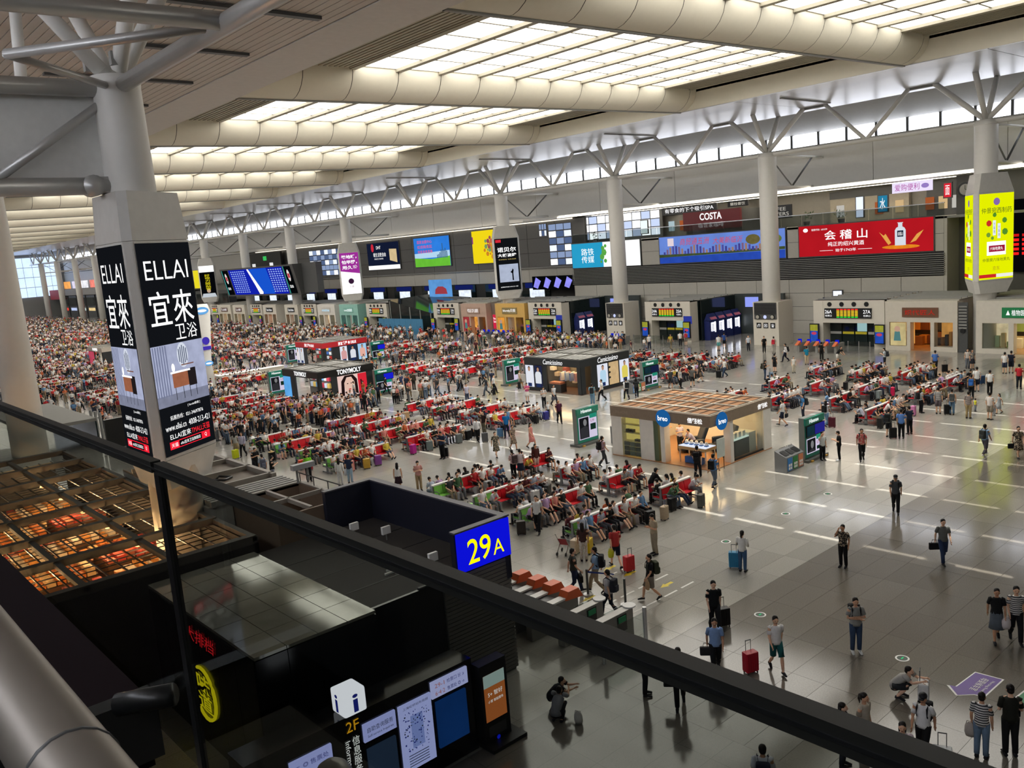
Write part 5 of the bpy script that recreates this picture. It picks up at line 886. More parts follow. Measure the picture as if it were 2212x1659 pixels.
g = G().tube([Vector((7.55, 22.5 + .75 * math.cos(a * .3), 1.6 + .75 * math.sin(a * .3))) for a in range(4, 19)], .05, 5).obj('yellow_ring', emi('#e8d818', .8), t)
t = thing('information_wall', 'row of black information cabinets with lit maps and screens', 'information cabinets'); z1 = 2.55
bx('cabinet', M_blackg, t, 6.2, 12.45, 16.8, 17.6, 0, z1)
for x0, x1, za, zb2, m, nm in ((10.1, 11.06, .45, 2.2, emi('#b8c0ff', 1.0), 'map_panel'), (11.2, 12.15, .6, 1.85, emi('#123a78', .8, .3, 1), 'touch_screen'), (9.15, 9.95, .2, 1.55, emi('#2c3c54', .7, .2, 1), 'touch_screen'), (11.1, 12.25, 1.98, 2.42, emi('#c4c8ff', 1.0), 'direction_sign'), (9.1, 10.0, 1.75, 2.2, emi('#b4bcff', .95), 'self_service_sign'), (7.2, 8.25, 1.7, 2.15, emi('#b4bcff', .95), 'direction_sign'), (7.3, 8.2, .2, 1.5, emi('#2c3c54', .7, .2, 1), 'touch_screen')): p = bx(nm, m, t, x0, x1, 16.74, 16.8, za, zb2)
F16 = 16.735; ink = emi('#30384a', .4); inkb = emi('#2a34a0', .6)
txt('自助查询服务', (9.55, F16, 2.03), .72, .13, ink, t, FY); txt('Self-service Inquiries', (9.55, F16, 1.87), .72, .08, ink, t, FY); txt('29-1', (11.35, F16, 2.3), .3, .11, emi('#d87a5a', .7), t, FY); txt('检票口 ▣ ↗', (11.85, F16, 2.3), .55, .11, inkb, t, FY); txt('6·4·2', (11.35, F16, 2.1), .3, .11, emi('#d87a5a', .7), t, FY); txt('售票处 ◎ →', (11.85, F16, 2.1), .55, .11, inkb, t, FY); txt('↖ ◎ 售票处', (7.75, F16, 1.98), .8, .13, inkb, t, FY)
txt('上海虹桥站布局图', (10.58, F16, 2.1), .75, .07, ink, t, FY); txt('2F', (8.85, F16 + .05, 2.3), .34, .26, emi('#e8a820', 1.0), t, FY); txt('信\n息\n服\n务', (9.0 - .1, F16 + .05, 1.55), .2, .95, M_wte, t, FY); txt('Information', (8.68, F16 + .05, 1.5), .95, .13, M_wte, t, ((0, 0, -1), (1, 0, 0)))
rect((10.1, F16, 0), .3, .66, 1.0, 1.85, emi('#8fa0e8', .9), t, FY, 'map_hall', .004)
for q in range(90):
    a, b = random.uniform(.08, .84), random.uniform(.92, 1.98); rect((10.1, F16, 0), a, a + random.uniform(.015, .05), b, b + random.uniform(.01, .045), inkb if q % 3 else ink, t, FY, 'map_mark')
for q in range(5): rect((10.1, F16, 0), .15, .75, .55 + q * .07, .57 + q * .07, ink, t, FY, 'map_caption')
t = thing('information_cube', 'white glowing cube marked with letter i on the black cabinets', 'sign cube', (8.95, 17.0, 2.55)); cu = bevel(G().box(-.3, .3, -.3, .3, .02, .62).obj('cube', emi('#f4f4ff', 1.4), t), .05)
txt('i', (0, -.31, .32), .14, .44, inkb, t, FY, bold=.015); txt('i', (-.31, 0, .32), .12, .44, inkb, t, FX, bold=.015)
t = thing('orange_terminal', 'slim black self-service terminal with an orange screen', 'terminal', (12.98, 16.6, 0)); G().box(-.45, .45, 0, .35, .1, 2.3).obj('body', M_black, t); G().box(-.48, .7, -.35, .6, 0, .1).obj('base', M_black, t); rect((0, 0, 0), -.36, .36, .7, 2.0, emi('#c8713a', .7), t, FY, 'screen'); rect((0, 0, 0), -.36, .36, 1.65, 2.0, emi('#b9d0cc', .7), t, FY, 'screen_head', .008); txt('S+ 智好', (0, -.012, 1.45), .5, .14, M_wte, t, FY); txt('小智 智能服务', (0, -.012, 1.25), .52, .08, M_wte, t, FY); rect((0, 0, 0), -.3, .3, .25, .55, M_dgrey, t, FY, 'tray', .006); disc((0, 0, 0), .06, M_blu, t, FY, 'button', cy_=.16)
t = thing('dome_lamp', 'pale ribbed dome lampshade in front of the information wall', 'lamp', (7.3, 14.9, 0)); G().ell((0, 0, 2.55), (.42, .42, .45), 20, 8, -.1).obj('shade', mat('#8d8885', .4, .3), t, True); G().tube([(0, 0, 0), (0, 0, 2.6)], .05, 8).obj('pole', M_dgrey, t); G().tube([(0, 0, 0), (0, 0, .05)], .35, 14).obj('base', M_dgrey, t)
# ticket gates in front of 29A
for i, y in enumerate((22.75, 21.9, 21.1, 20.25)):
    t = thing('turnstile', f'grey turnstile with orange hood, {["farthest", "third", "second", "nearest"][i]} from the glass gates', 'turnstile', (19.0, y, 0)); bevel(G().box(-1.5, .75, -.14, .14, 0, .92).obj('body', mat('#8e8c88', .35, .4), t), .02); G().box(-1.5, .2, -.15, .15, .92, .98).obj('white_top', M_white, t)
    G().add([(.1, -.2, .9), (.1, .2, .9), (.95, .2, .82), (.95, -.2, .82), (.25, -.2, 1.18), (.25, .2, 1.18), (.75, .2, 1.18), (.75, -.2, 1.18)], [(4, 7, 6, 5), (3, 2, 6, 7), (0, 4, 5, 1), (0, 3, 7, 4), (1, 5, 6, 2)]).obj('orange_hood', mat('#e2683a', .45), t); G().box(-.9, .05, .16, .75, .3, .9).obj('flap', M_black, t); G().tube([(-1.1, 0, .95), (-1.1, 0, 1.2)], [.1, .06], 10).obj('cap_post', M_steel, t, True)
for i, (x, y) in enumerate(((19.2, 19.15), (19.4, 18.0))):
    t = thing('wide_gate', ['grey wide-lane gate cabinet with green notices by the turnstiles', 'grey wide-lane gate cabinet nearest the foreground rail'][i], 'turnstile', (x, y, 0)); bevel(G().box(-1.3, .6, -.16, .16, 0, .98).obj('body', mat('#8e8c88', .35, .4), t), .02); G().tube([(.6, 0, .98), (.6, 0, 1.02)], .22, 14).obj('round_top', M_white, t); G().box(-.2, .25, -.18, -.16, .35, .9).obj('notice', M_black, t); G().box(-.15, .2, -.2, -.18, .68, .86).obj('green_patch', mat('#2a8a5a', .5), t); G().box(-.4, .5, .2, .22, .1, 1.0).obj('glass_leaf', M_glass, t)
t = thing('glass_fence', 'short glass fence panel at the end of the near turnstiles', 'fence'); bx('pane', M_glass, t, 18.0, 19.9, 17.3, 17.32, .1, 1.0)
for x in (17.95, 19.95): G().tube([(x, 17.31, 0), (x, 17.31, 1.15)], .07, 10).obj('post', M_steel, t)
for i, (x, y) in enumerate(((21.6, 19.6), (21.45, 21.3))):
    t = thing('queue_post', ['steel queue post nearest the glass gates', 'steel queue post with blue tape behind the walking man'][i], 'queue post', (x, y, 0)); G().tube([(0, 0, 0), (0, 0, .04)], .19, 16).obj('base', M_steel, t); G().tube([(0, 0, .04), (0, 0, 1.0)], .045, 10).obj('pole', M_dgrey, t); 
    if i: G().add([(0, 0, .93), (.5, -.9, .88), (.5, -.9, .83), (0, 0, .86)], [(0, 1, 2, 3)]).obj('tape', mat('#24418f', .6), t)
# floor markings
def decal(name, label, pts, col, z=.004, cat='floor marking', grp=None):
    return tag(G().add([(x, y, z) for x, y in pts], [tuple(range(len(pts)))]).obj(name, mat(col, .5), None), label, cat, grp)
for i, y in enumerate((18.97, 20.18, 21.9)):
    for q in range(4):
        x = 21.0 + q * 1.0; decal('lane_dash', f'white lane dash on the floor, {ORD[i]} line before the turnstiles, {ORD[q]} dash out', [(x, y - .04), (x + .75, y - .04), (x + .75, y + .04), (x, y + .04)], '#d8d6cf', grp='white lane dashes')
for i, (x, y) in enumerate(((23.9, 19.58), (23.9, 21.39), (21.2, 21.04), (23.86, 22.4))): decal('lane_arrow', ['yellow floor arrow between the two nearest white dash lines', 'yellow floor arrow farther out behind the shoulder-bag youth', 'yellow floor arrow close to the turnstile hoods', 'yellow floor arrow farthest back by the dash lines'][i], [(x - .35, y), (x, y - .16), (x, y - .07), (x + .35, y - .07), (x + .35, y + .07), (x, y + .07), (x, y + .16)], '#d8c024')
for i, (x, y) in enumerate(((29.0, 20.44), (23.8, 15.52), (23.77, 10.7), (37.19, 20.26), (33.51, 20.33))):
    t = thing('exit_disc', ['small green exit disc on the floor behind the woman with blue case', 'small green exit disc on the floor beside the woman with red case', 'small green exit disc on the floor behind the crouching traveller', 'small green exit disc farthest out across the floor', 'small green exit disc in the open middle of the floor'][i], 'floor marking', (x, y, 0)); G().tube([(0, 0, .001), (0, 0, .006)], .2, 20).obj('rim', M_white, t); G().tube([(0, 0, .006), (0, 0, .009)], .15, 20).obj('green_face', mat('#1f3a2a', .5), t); G().box(-.07, .07, -.02, .02, .009, .011).obj('arrow', emi('#40d080', .8), t)
t = thing('floor_sticker', 'large purple arrow sticker with white characters on the floor', 'floor marking'); P = [(22.65, 8.75), (23.05, 9.15), (23.1, 8.95), (24.25, 8.85), (24.3, 8.1), (23.05, 8.15), (22.98, 8.4)]
G().add([(x, y, .003) for x, y in P], [tuple(range(7))]).obj('white_edge', M_white, t); cx, cy2 = 23.5, 8.55; G().add([(cx + (x - cx) * .94, cy2 + (y - cy2) * .9, .006) for x, y in P], [tuple(range(7))]).obj('purple_face', mat('#5d3a92', .5), t); txt('母婴候车室', (23.6, 8.5, .004), .85, .2, M_white, t, ((-.99, .05, 0), (0, -1, 0))); txt('Nursing Room', (23.6, 8.3, .004), .8, .1, M_white, t, ((-.99, .05, 0), (0, -1, 0)))
t = thing('floor_sticker', 'green arrow sticker on the floor at the photo edge', 'floor marking'); G().add([(x, y, .003) for x, y in [(23.3, 7.6), (24.3, 7.5), (24.3, 6.6), (23.0, 6.7)]], [(0, 1, 2, 3)]).obj('white_edge', M_white, t); G().add([(x, y, .006) for x, y in [(23.33, 7.55), (24.26, 7.46), (24.26, 6.65), (23.06, 6.74)]], [(0, 1, 2, 3)]).obj('green_face', mat('#1f7a4a', .5), t)
# ================================================================== PEOPLE
M_skin = objcol('skin', .6); M_cloth = objcol('cloth', .85); M_stripe = objcol('striped cloth', .85, stripe='#3a3c40'); M_flor = objcol('patterned cloth', .85, pat='#b8a890'); M_hair = objcol('hair', .45); M_shell = objcol('luggage shell', .35); M_crowd = objcol('crowd clothes', .85, attr='tone')
V = Vector
def joints(kind):
    """joint positions; front = +x, left = +y, height 1.7 m"""
    j = dict(pel=V((0, 0, .93)), waist=V((0, 0, 1.08)), chest=V((0, 0, 1.28)), nk=V((0, 0, 1.46)), jaw=V((.02, 0, 1.535)), head=V((.025, 0, 1.605)), top=V((.005, 0, 1.70)))
    for s, n in ((1, 'l'), (-1, 'r')):
        j['sh' + n] = V((0, s * .175, 1.39)); j['el' + n] = V((-.03, s * .225, 1.12)); j['wr' + n] = V((.04, s * .225, .89))
        j['hp' + n] = V((0, s * .085, .9)); j['kn' + n] = V((.01, s * .095, .48)); j['an' + n] = V((-.03, s * .1, .085)); j['to' + n] = V((.15, s * .115, .035))
    def up(keys, d):
        for k in keys: j[k] = j[k] + V(d)
    U = ['waist', 'chest', 'nk', 'jaw', 'head', 'top', 'shl', 'shr', 'ell', 'elr', 'wrl', 'wrr']
    if kind in ('walkA', 'walkB'):
        a, b = ('l', 'r') if kind == 'walkA' else ('r', 'l'); sa = 1 if a == 'l' else -1
        j['kn' + a] = V((.2, sa * .09, .5)); j['an' + a] = V((.27, sa * .09, .1)); j['to' + a] = V((.44, sa * .1, .07)); j['kn' + b] = V((-.02, -sa * .09, .48)); j['an' + b] = V((-.32, -sa * .09, .16)); j['to' + b] = V((-.19, -sa * .1, .035))
        j['el' + a] = V((-.12, sa * .22, 1.14)); j['wr' + a] = V((-.16, sa * .22, .9)); j['el' + b] = V((.05, -sa * .22, 1.12)); j['wr' + b] = V((.2, -sa * .2, .93))
    if kind == 'phone':
        for s, n in ((1, 'l'), (-1, 'r')): j['el' + n] = V((.02, s * .23, 1.12)); j['wr' + n] = V((.27, s * .08, 1.22))
        up(['jaw', 'head', 'top'], (.03, 0, -.01)); j['top'] += V((.04, 0, -.01))
    if kind == 'cross':
        for s, n in ((1, 'l'), (-1, 'r')): j['el' + n] = V((.06, s * .25, 1.14)); j['wr' + n] = V((.2, -s * .06, 1.18 + .03 * s))
    if kind == 'ear': j['elr'] = V((.14, -.26, 1.25)); j['wrr'] = V((.1, -.14, 1.53))
    if kind == 'lean':
        up(['waist'], (.06, 0, -.01)); up(['chest', 'shl', 'shr'], (.19, 0, -.05)); up(['nk', 'jaw', 'head', 'top'], (.32, 0, -.11))
        for s, n in ((1, 'l'), (-1, 'r')): j['sh' + n] = V((.26, s * .175, 1.31)); j['el' + n] = V((.4, s * .2, 1.08)); j['wr' + n] = V((.55, s * .15, .93))
    if kind == 'crouch':
        dz = -.6
        for k in ('pel', 'waist', 'chest', 'nk', 'jaw', 'head', 'top', 'shl', 'shr'): j[k] += V((-.12, 0, dz))
        up(['waist'], (.07, 0, -.02)); up(['chest', 'shl', 'shr'], (.2, 0, -.08)); up(['nk', 'jaw', 'head', 'top'], (.36, 0, -.16))
        for s, n in ((1, 'l'), (-1, 'r')): j['hp' + n] = V((-.12, s * .09, .31)); j['kn' + n] = V((.27, s * .14, .46)); j['an' + n] = V((-.02, s * .12, .085)); j['to' + n] = V((.16, s * .14, .035)); j['sh' + n] = V((.2, s * .175, .76)); j['el' + n] = V((.4, s * .2, .62)); j['wr' + n] = V((.62, s * .13, .7))
    if kind.startswith('sit'):
        dz = -.37
        for k in ('pel', 'waist', 'chest', 'nk', 'jaw', 'head', 'top', 'shl', 'shr', 'ell', 'elr', 'wrl', 'wrr'): j[k] += V((-.05, 0, dz))
        lean = {'sitA': 0, 'sitB': .1, 'sitC': .26, 'sitD': -.1}[kind]
        for k, f in (('waist', .3), ('chest', .7), ('nk', 1.05), ('jaw', 1.2), ('head', 1.3), ('top', 1.45), ('shl', .95), ('shr', .95)): j[k] += V((lean * f, 0, -abs(lean) * f * .28))
        for s, n in ((1, 'l'), (-1, 'r')):
            j['hp' + n] = V((-.02, s * .09, .54)); j['kn' + n] = V((.42, s * .12, .53)); j['an' + n] = V((.44, s * .12, .085)); j['to' + n] = V((.6, s * .13, .035))
            sx = j['sh' + n]; j['el' + n] = V((sx.x + .06, s * .23, sx.z - .27)); j['wr' + n] = V((.27, s * .1, .64))
            if kind == 'sitB': j['wr' + n] = V((.3, s * .06, .84))
            if kind == 'sitC': j['el' + n] = V((.34, s * .19, .68)); j['wr' + n] = V((.48, s * .05, .78))
            if kind == 'sitD': j['an' + n] = V((.72, s * .1, .1)); j['to' + n] = V((.82, s * .14, .2)); j['kn' + n] = V((.44, s * .11, .47))
        if kind in ('sitB', 'sitC'): j['top'] += V((.04, 0, -.01)); j['head'] += V((.015, 0, -.005))
    return j
def mid(a, b, f): return a * (1 - f) + b * f
Y1 = (0, 1, 0)
def bodyG(j, n=9):
    g = G()
    g.tube([j['pel'] - V((0, 0, .1)), j['pel'], j['waist'], j['chest'], mid(j['chest'], j['nk'], .6), j['nk']], [(.13, .1), (.15, .11), (.13, .095), (.16, .11), (.14, .085), (.055, .055)], n, Y1)
    d = (j['top'] - j['jaw']); g.tube([j['nk'] - V((0, 0, .05)), j['jaw'] - V((.02, 0, 0))], [.058, .052], n, Y1)
    g.tube([j['jaw'] - d * .12 + V((.015, 0, 0)), j['jaw'] + V((.005, 0, 0)), mid(j['jaw'], j['head'], .6), j['head'] + d * .12, mid(j['head'], j['top'], .75), j['top']], [(.032, .035), (.058, .075), (.072, .092), (.077, .098), (.063, .082), (.02, .025)], n + 3, Y1)
    h = j['head']; g.tube([h + V((.075, 0, .03)), h + V((.112, 0, -.015)), h + V((.08, 0, -.035))], [(.012, .014), (.02, .018), (.014, .012)], 6, Y1)
    for q in (-1, 1): g.ell(h + V((-.005, q * .078, -.01)), (.024, .018, .036), 6, 4)
    for s in 'lr':
        g.tube([j['sh' + s], mid(j['sh' + s], j['el' + s], .5), j['el' + s], mid(j['el' + s], j['wr' + s], .4), j['wr' + s]], [.055, .047, .04, .04, .028], n)
        g.tube([j['hp' + s], mid(j['hp' + s], j['kn' + s], .5), j['kn' + s], mid(j['kn' + s], j['an' + s], .35), j['an' + s]], [.09, .075, .055, .057, .038], n)
        g.tube([j['an' + s] - V((.02, 0, .03)), j['to' + s]], [(.04, .035), (.035, .022)], n, Y1)
        w = (j['wr' + s] - j['el' + s]).normalized(); g.tube([j['wr' + s], j['wr' + s] + w * .05, j['wr' + s] + w * .09], [(.026, .022), (.038, .02), (.036, .016)], n)
    return g
def fingers(j):
    g = G()
    for s, sg in (('l', 1), ('r', -1)):
        w = (j['wr' + s] - j['el' + s]).normalized(); a = V((1, 0, 0)) - w * w.x
        if a.length < .3: a = V((0, 0, 1)) - w * w.z
        a.normalize(); b = w.cross(a) * sg; p = j['wr' + s] + w * .075
        for i, L in enumerate((.07, .08, .075, .058)):
            q = p + a * (.026 - i * .0175); m_ = q + w * L * .55 + b * .004; g.tube([q, m_, m_ + w * L * .4 - b * .018], [.0095, .009, .007], 5)
        q = j['wr' + s] + w * .03 + a * .03; g.tube([q, q + a * .03 + w * .025, q + a * .035 + w * .058 - b * .008], [.011, .01, .008], 5)
    return g
def topG(j, kind, n=10):
    g = G(); e = .022
    g.tube([j['pel'] - V((0, 0, .04)), j['pel'] + V((0, 0, .03)), j['waist'], j['chest'], mid(j['chest'], j['nk'], .62), mid(j['chest'], j['nk'], .95)], [(.176, .14), (.178, .142), (.156, .124), (.184, .13), (.172, .104), (.075, .072)], n, Y1)
    if kind != 'vest':
        for s in 'lr':
            if kind == 'long': g.tube([mid(j['chest'], j['sh' + s], .75) + V((0, 0, .05)), j['sh' + s], mid(j['sh' + s], j['el' + s], .5), j['el' + s], mid(j['el' + s], j['wr' + s], .5), mid(j['el' + s], j['wr' + s], .95)], [.062, .073, .064, .057, .05, .042], n)
            else: g.tube([mid(j['chest'], j['sh' + s], .75) + V((0, 0, .05)), j['sh' + s], mid(j['sh' + s], j['el' + s], .35), mid(j['sh' + s], j['el' + s], .7)], [.062, .073, .067, .065], n)
    return g
def botG(j, kind, n=10):
    g = G(); sit = j['kn' + 'l'].z > j['hp' + 'l'].z - .15
    g.tube([j['waist'] - V((0, 0, .06)), j['pel'], j['pel'] - V((0, 0, .11))], [(.142, .108), (.16, .124), (.14, .11)], n, Y1)
    if kind in ('skirt', 'dress') and not sit:
        zb_ = .52 if kind == 'skirt' else .46; f = (j['knl'] + j['knr']) / 2
        g.tube([j['waist'], j['pel'] - V((0, 0, .02)), mid(j['pel'], f, .5), V((f.x * .7, 0, zb_))], [(.145, .115), (.18, .145), (.2, .18), (.235, .225)], 14, Y1)
    else:
        for s in 'lr':
            if kind in ('shorts', 'skirt', 'dress'): g.tube([j['hp' + s] + V((0, 0, .04)), mid(j['hp' + s], j['kn' + s], .5), mid(j['hp' + s], j['kn' + s], .93)], [.108, .1, .092], n)
            else: g.tube([j['hp' + s] + V((0, 0, .04)), mid(j['hp' + s], j['kn' + s], .5), j['kn' + s], mid(j['kn' + s], j['an' + s], .45), mid(j['kn' + s], j['an' + s], .96)], [.108, .094, .076, .072, .064], n)
    return g
def hairG(j, kind, n=12):
    g = G(); c = mid(j['head'], j['top'], .42); fw = (j['top'] - j['jaw']); tl = V((-.022 + fw.x * .1, 0, .012))
    if kind == 'bald': g.ell(c + V((-.045, 0, -.045)), (.07, .083, .06), n, 6); return g
    g.ell(c + tl, (.1, .088, .095), n, 7); g.ell(c + tl + V((-.03, 0, -.055)), (.075, .08, .075), n, 6)
    if kind == 'long': g.tube([c + V((-.05, 0, 0)), c + V((-.08, 0, -.14)), c + V((-.1, 0, -.32))], [(.085, .06), (.095, .055), (.07, .03)], 9, Y1)
    if kind == 'pony': g.ell(c + V((-.12, 0, .0)), (.04, .04, .04), 8, 5); g.tube([c + V((-.12, 0, 0)), c + V((-.15, 0, -.1)), c + V((-.13, 0, -.22))], [.03, .035, .012], 7)
    if kind == 'cap': g.ell(c + tl + V((.01, 0, .02)), (.108, .098, .088), n, 7, -.1); g.tube([c + V((.06, 0, .02)), c + V((.17, 0, .0))], [(.075, .012), (.055, .008)], 8, Y1)
    return g
def shoeG(j):
    g = G()
    for s in 'lr': d = (j['to' + s] - j['an' + s]); g.tube([j['an' + s] - V((.05, 0, .035)), j['an' + s] + d * .35 + V((0, 0, -.012)), j['to' + s] + d.normalized() * .035], [(.045, .045), (.05, .042), (.035, .02)], 8, Y1)
    return g
def eyeG(j, s):
    h = j['head']; g = G(); g.ell(h + V((.088, s * .033, .014)), (.012, .012, .006), 6, 4); return g
def mouthG(j): return G().ell(j['head'] + V((.084, 0, -.058)), (.012, .027, .007), 6, 4)
POSES = ['stand', 'walkA', 'walkB', 'phone', 'cross', 'ear', 'lean', 'crouch', 'sitA', 'sitB', 'sitC', 'sitD']
JT = {p: joints(p) for p in POSES}
# one continuous body surface per pose: fuse the limbs with a remesh, then add the fingers
tmp = []
for p in POSES:
    o = bpy.data.objects.new('b', bodyG(JT[p]).mesh('b')); COL.objects.link(o); r = o.modifiers.new('r', 'REMESH'); r.mode = 'VOXEL'; r.voxel_size = .017; r.use_smooth_shade = True; s_ = o.modifiers.new('s', 'SMOOTH'); s_.factor = .5; s_.iterations = 2; d = o.modifiers.new('d', 'DECIMATE'); d.ratio = .14; tmp.append((p, o))
dg = bpy.context.evaluated_depsgraph_get(); BODY = {}
for p, o in tmp:
    m_ = bpy.data.meshes.new_from_object(o.evaluated_get(dg)); g = G(); g.v = [tuple(v.co) for v in m_.vertices]; g.f = [tuple(q.vertices) for q in m_.polygons]; fg = fingers(JT[p]); g.add(fg.v, fg.f); BODY[p] = g.mesh('body', M_skin, True); bpy.data.meshes.remove(m_)
for p, o in tmp: bpy.data.objects.remove(o)
MC = {}
def cm(key, fn, m):
    k = (key, m.name)
    if k not in MC: MC[k] = fn().mesh(key[0], m, True)
    return MC[k]
SKIN = [lin(x) for x in ('#e2b494', '#d4a484', '#eabea0', '#c49474')]
NP = [0]
def cloth(c):
    if c[0] == 'S': return M_stripe, lin(c[1:])
    if c[0] == 'F': return M_flor, lin(c[1:])
    return M_cloth, lin(c)
def person(x, y, ang, pose, top, tc, bot, bc, hair, sc, label, group, z=0.0, shoe='#26262a', hc='#17120f', face=True):
    t = thing('person', label, 'person', (x, y, z), ang, group); t.scale = (sc, sc, sc); NP[0] += 1; j = JT[pose]
    if top == 'dress': top = 'tee'
    link('body', BODY[pose], t, color=SKIN[NP[0] % 4])
    m, c = cloth(tc); link('top', cm(('top', pose, top), lambda: topG(j, top), m), t, color=c)
    m, c = cloth(bc); nm = {'trousers': 'trousers', 'shorts': 'shorts', 'skirt': 'skirt', 'dress': 'dress_skirt'}[bot]; link(nm, cm((nm, pose, bot), lambda: botG(j, bot), m), t, color=c)
    link('hair', cm(('hair', pose, hair), lambda: hairG(j, hair), M_hair), t, color=lin(hc) if hair != 'cap' else lin('#141518')); link('shoes', cm(('shoes', pose), lambda: shoeG(j), M_cloth), t, color=lin(shoe))
    if face:
        dk = lin('#2a1614')
        for s_ in (-1, 1): link('eye', cm(('eye', pose, s_), lambda: eyeG(j, s_), M_hair), t, color=dk)
        link('mouth', cm(('mouth', pose), lambda: mouthG(j), M_hair), t, color=lin('#8a4a44'))
    return t
# ---- bags and luggage
def rbox(a, b, c, r): return bevel_mesh(G().box(-a, a, -b, b, 0, c), r)
def bevel_mesh(g, r):
    import bmesh
    bm = bmesh.new(); me = g.mesh('x'); bm.from_mesh(me); bmesh.ops.bevel(bm, geom=list(bm.edges), offset=r, segments=2, affect='EDGES', profile=.6); bm.to_mesh(me); bm.free(); return me
CASE_B = bevel_mesh(G().box(-.13, .13, -.21, .21, .06, .66), .035); CASE_B.materials.append(M_shell); CASE_B.name = 'shell'
gg = G()
for s in (-1, 1): gg.tube([(-.09, s * .09, .64), (-.09, s * .09, .98)], .01, 6)
gg.tube([(-.09, -.1, .98), (-.09, .1, .98)], .016, 6); CASE_H = gg.mesh('handle', M_dgrey)
gg = G()
for a in (-.1, .1):
    for b in (-.16, .16): gg.tube([(a, b - .015, .03), (a, b + .015, .03)], .03, 8)
CASE_W = gg.mesh('wheels', M_black); gg = G()
for q in range(5): gg.box(.125, .137, -.16 + q * .075, -.14 + q * .075, .12, .6); gg.box(-.137, -.125, -.16 + q * .075, -.14 + q * .075, .12, .6)
CASE_R = gg.mesh('ribs', M_shell)
def suitcase(x, y, ang, col, label, group='suitcases', sc=1.0, tall=True):
    t = thing('suitcase', label, 'suitcase', (x, y, 0), ang, group); t.scale = (sc, sc, sc); c = lin(col); link('shell', CASE_B, t, color=c); link('wheels', CASE_W, t); link('ribs', CASE_R, t, color=[q * .8 for q in c])
    if tall: link('handle', CASE_H, t)
    return t
PACK = bevel_mesh(G().box(-.32, -.14, -.155, .155, .98, 1.44), .05); PACK.materials.append(M_cloth); PACK.name = 'pouch'; PPOC = bevel_mesh(G().box(-.37, -.3, -.11, .11, 1.0, 1.22), .025); PPOC.materials.append(M_cloth)
gg = G()
for s in (-1, 1): gg.tube([(-.15, s * .1, 1.42), (0, s * .12, 1.5), (.11, s * .115, 1.4), (.13, s * .12, 1.22), (-.1, s * .15, 1.02)], [(.025, .006)] * 5, 6)
PSTR = gg.mesh('straps', M_cloth)
def backpack(x, y, ang, col, label, sc):
    t = thing('backpack', label, 'backpack', (x, y, 0), ang, 'worn backpacks'); t.scale = (sc, sc, sc); c = lin(col); link('pouch', PACK, t, color=c); link('front_pocket', PPOC, t, color=[q * 1.3 + .003 for q in c]); link('straps', PSTR, t, color=c)
BAGM = bevel_mesh(G().box(-.06, .06, -.19, .19, 0, .26), .03); BAGM.materials.append(M_cloth); BAGH = G().tube([(0, -.1, .25), (0, -.07, .38), (0, .07, .38), (0, .1, .25)], .012, 6).mesh('handles', M_cloth)
TOTE = G().tube([(0, 0, 0), (0, 0, .1), (0, 0, .26), (0, 0, .36)], [(.1, .06), (.13, .08), (.12, .06), (.04, .02)], 10, (0, 1, 0)).mesh('sack', M_cloth, True)
def handbag(x, y, z, ang, col, label, soft):
    t = thing('carrier_bag' if soft else 'handbag', label, 'bag', (x, y, z), ang, 'carried bags'); c = lin(col); link('sack' if soft else 'pouch', TOTE if soft else BAGM, t, color=c); link('handles', BAGH, t, color=c)
CN = {'#c82830': 'red', '#b01c30': 'red'}
def colname(h):
    h = h.lstrip('SF#'); r, g_, b = (int(h[i:i + 2], 16) for i in (0, 2, 4)); mx, mn = max(r, g_, b), min(r, g_, b)
    if mx - mn < 28: return 'black' if mx < 55 else 'dark grey' if mx < 110 else 'grey' if mx < 175 else 'white'
    if r == mx: return ('orange' if g_ > b * 1.5 and g_ > 100 else 'pink' if mn > 110 else 'dark red' if r < 130 else 'red') if g_ < r * .8 else ('beige' if mx > 150 and b > 90 else 'olive' if mx < 140 else 'yellow')
    if g_ == mx: return 'green' if b < g_ * .9 else 'teal'
    return 'navy' if mx < 90 else 'purple' if r > g_ * 1.15 else 'pale blue' if mn > 110 else 'blue'
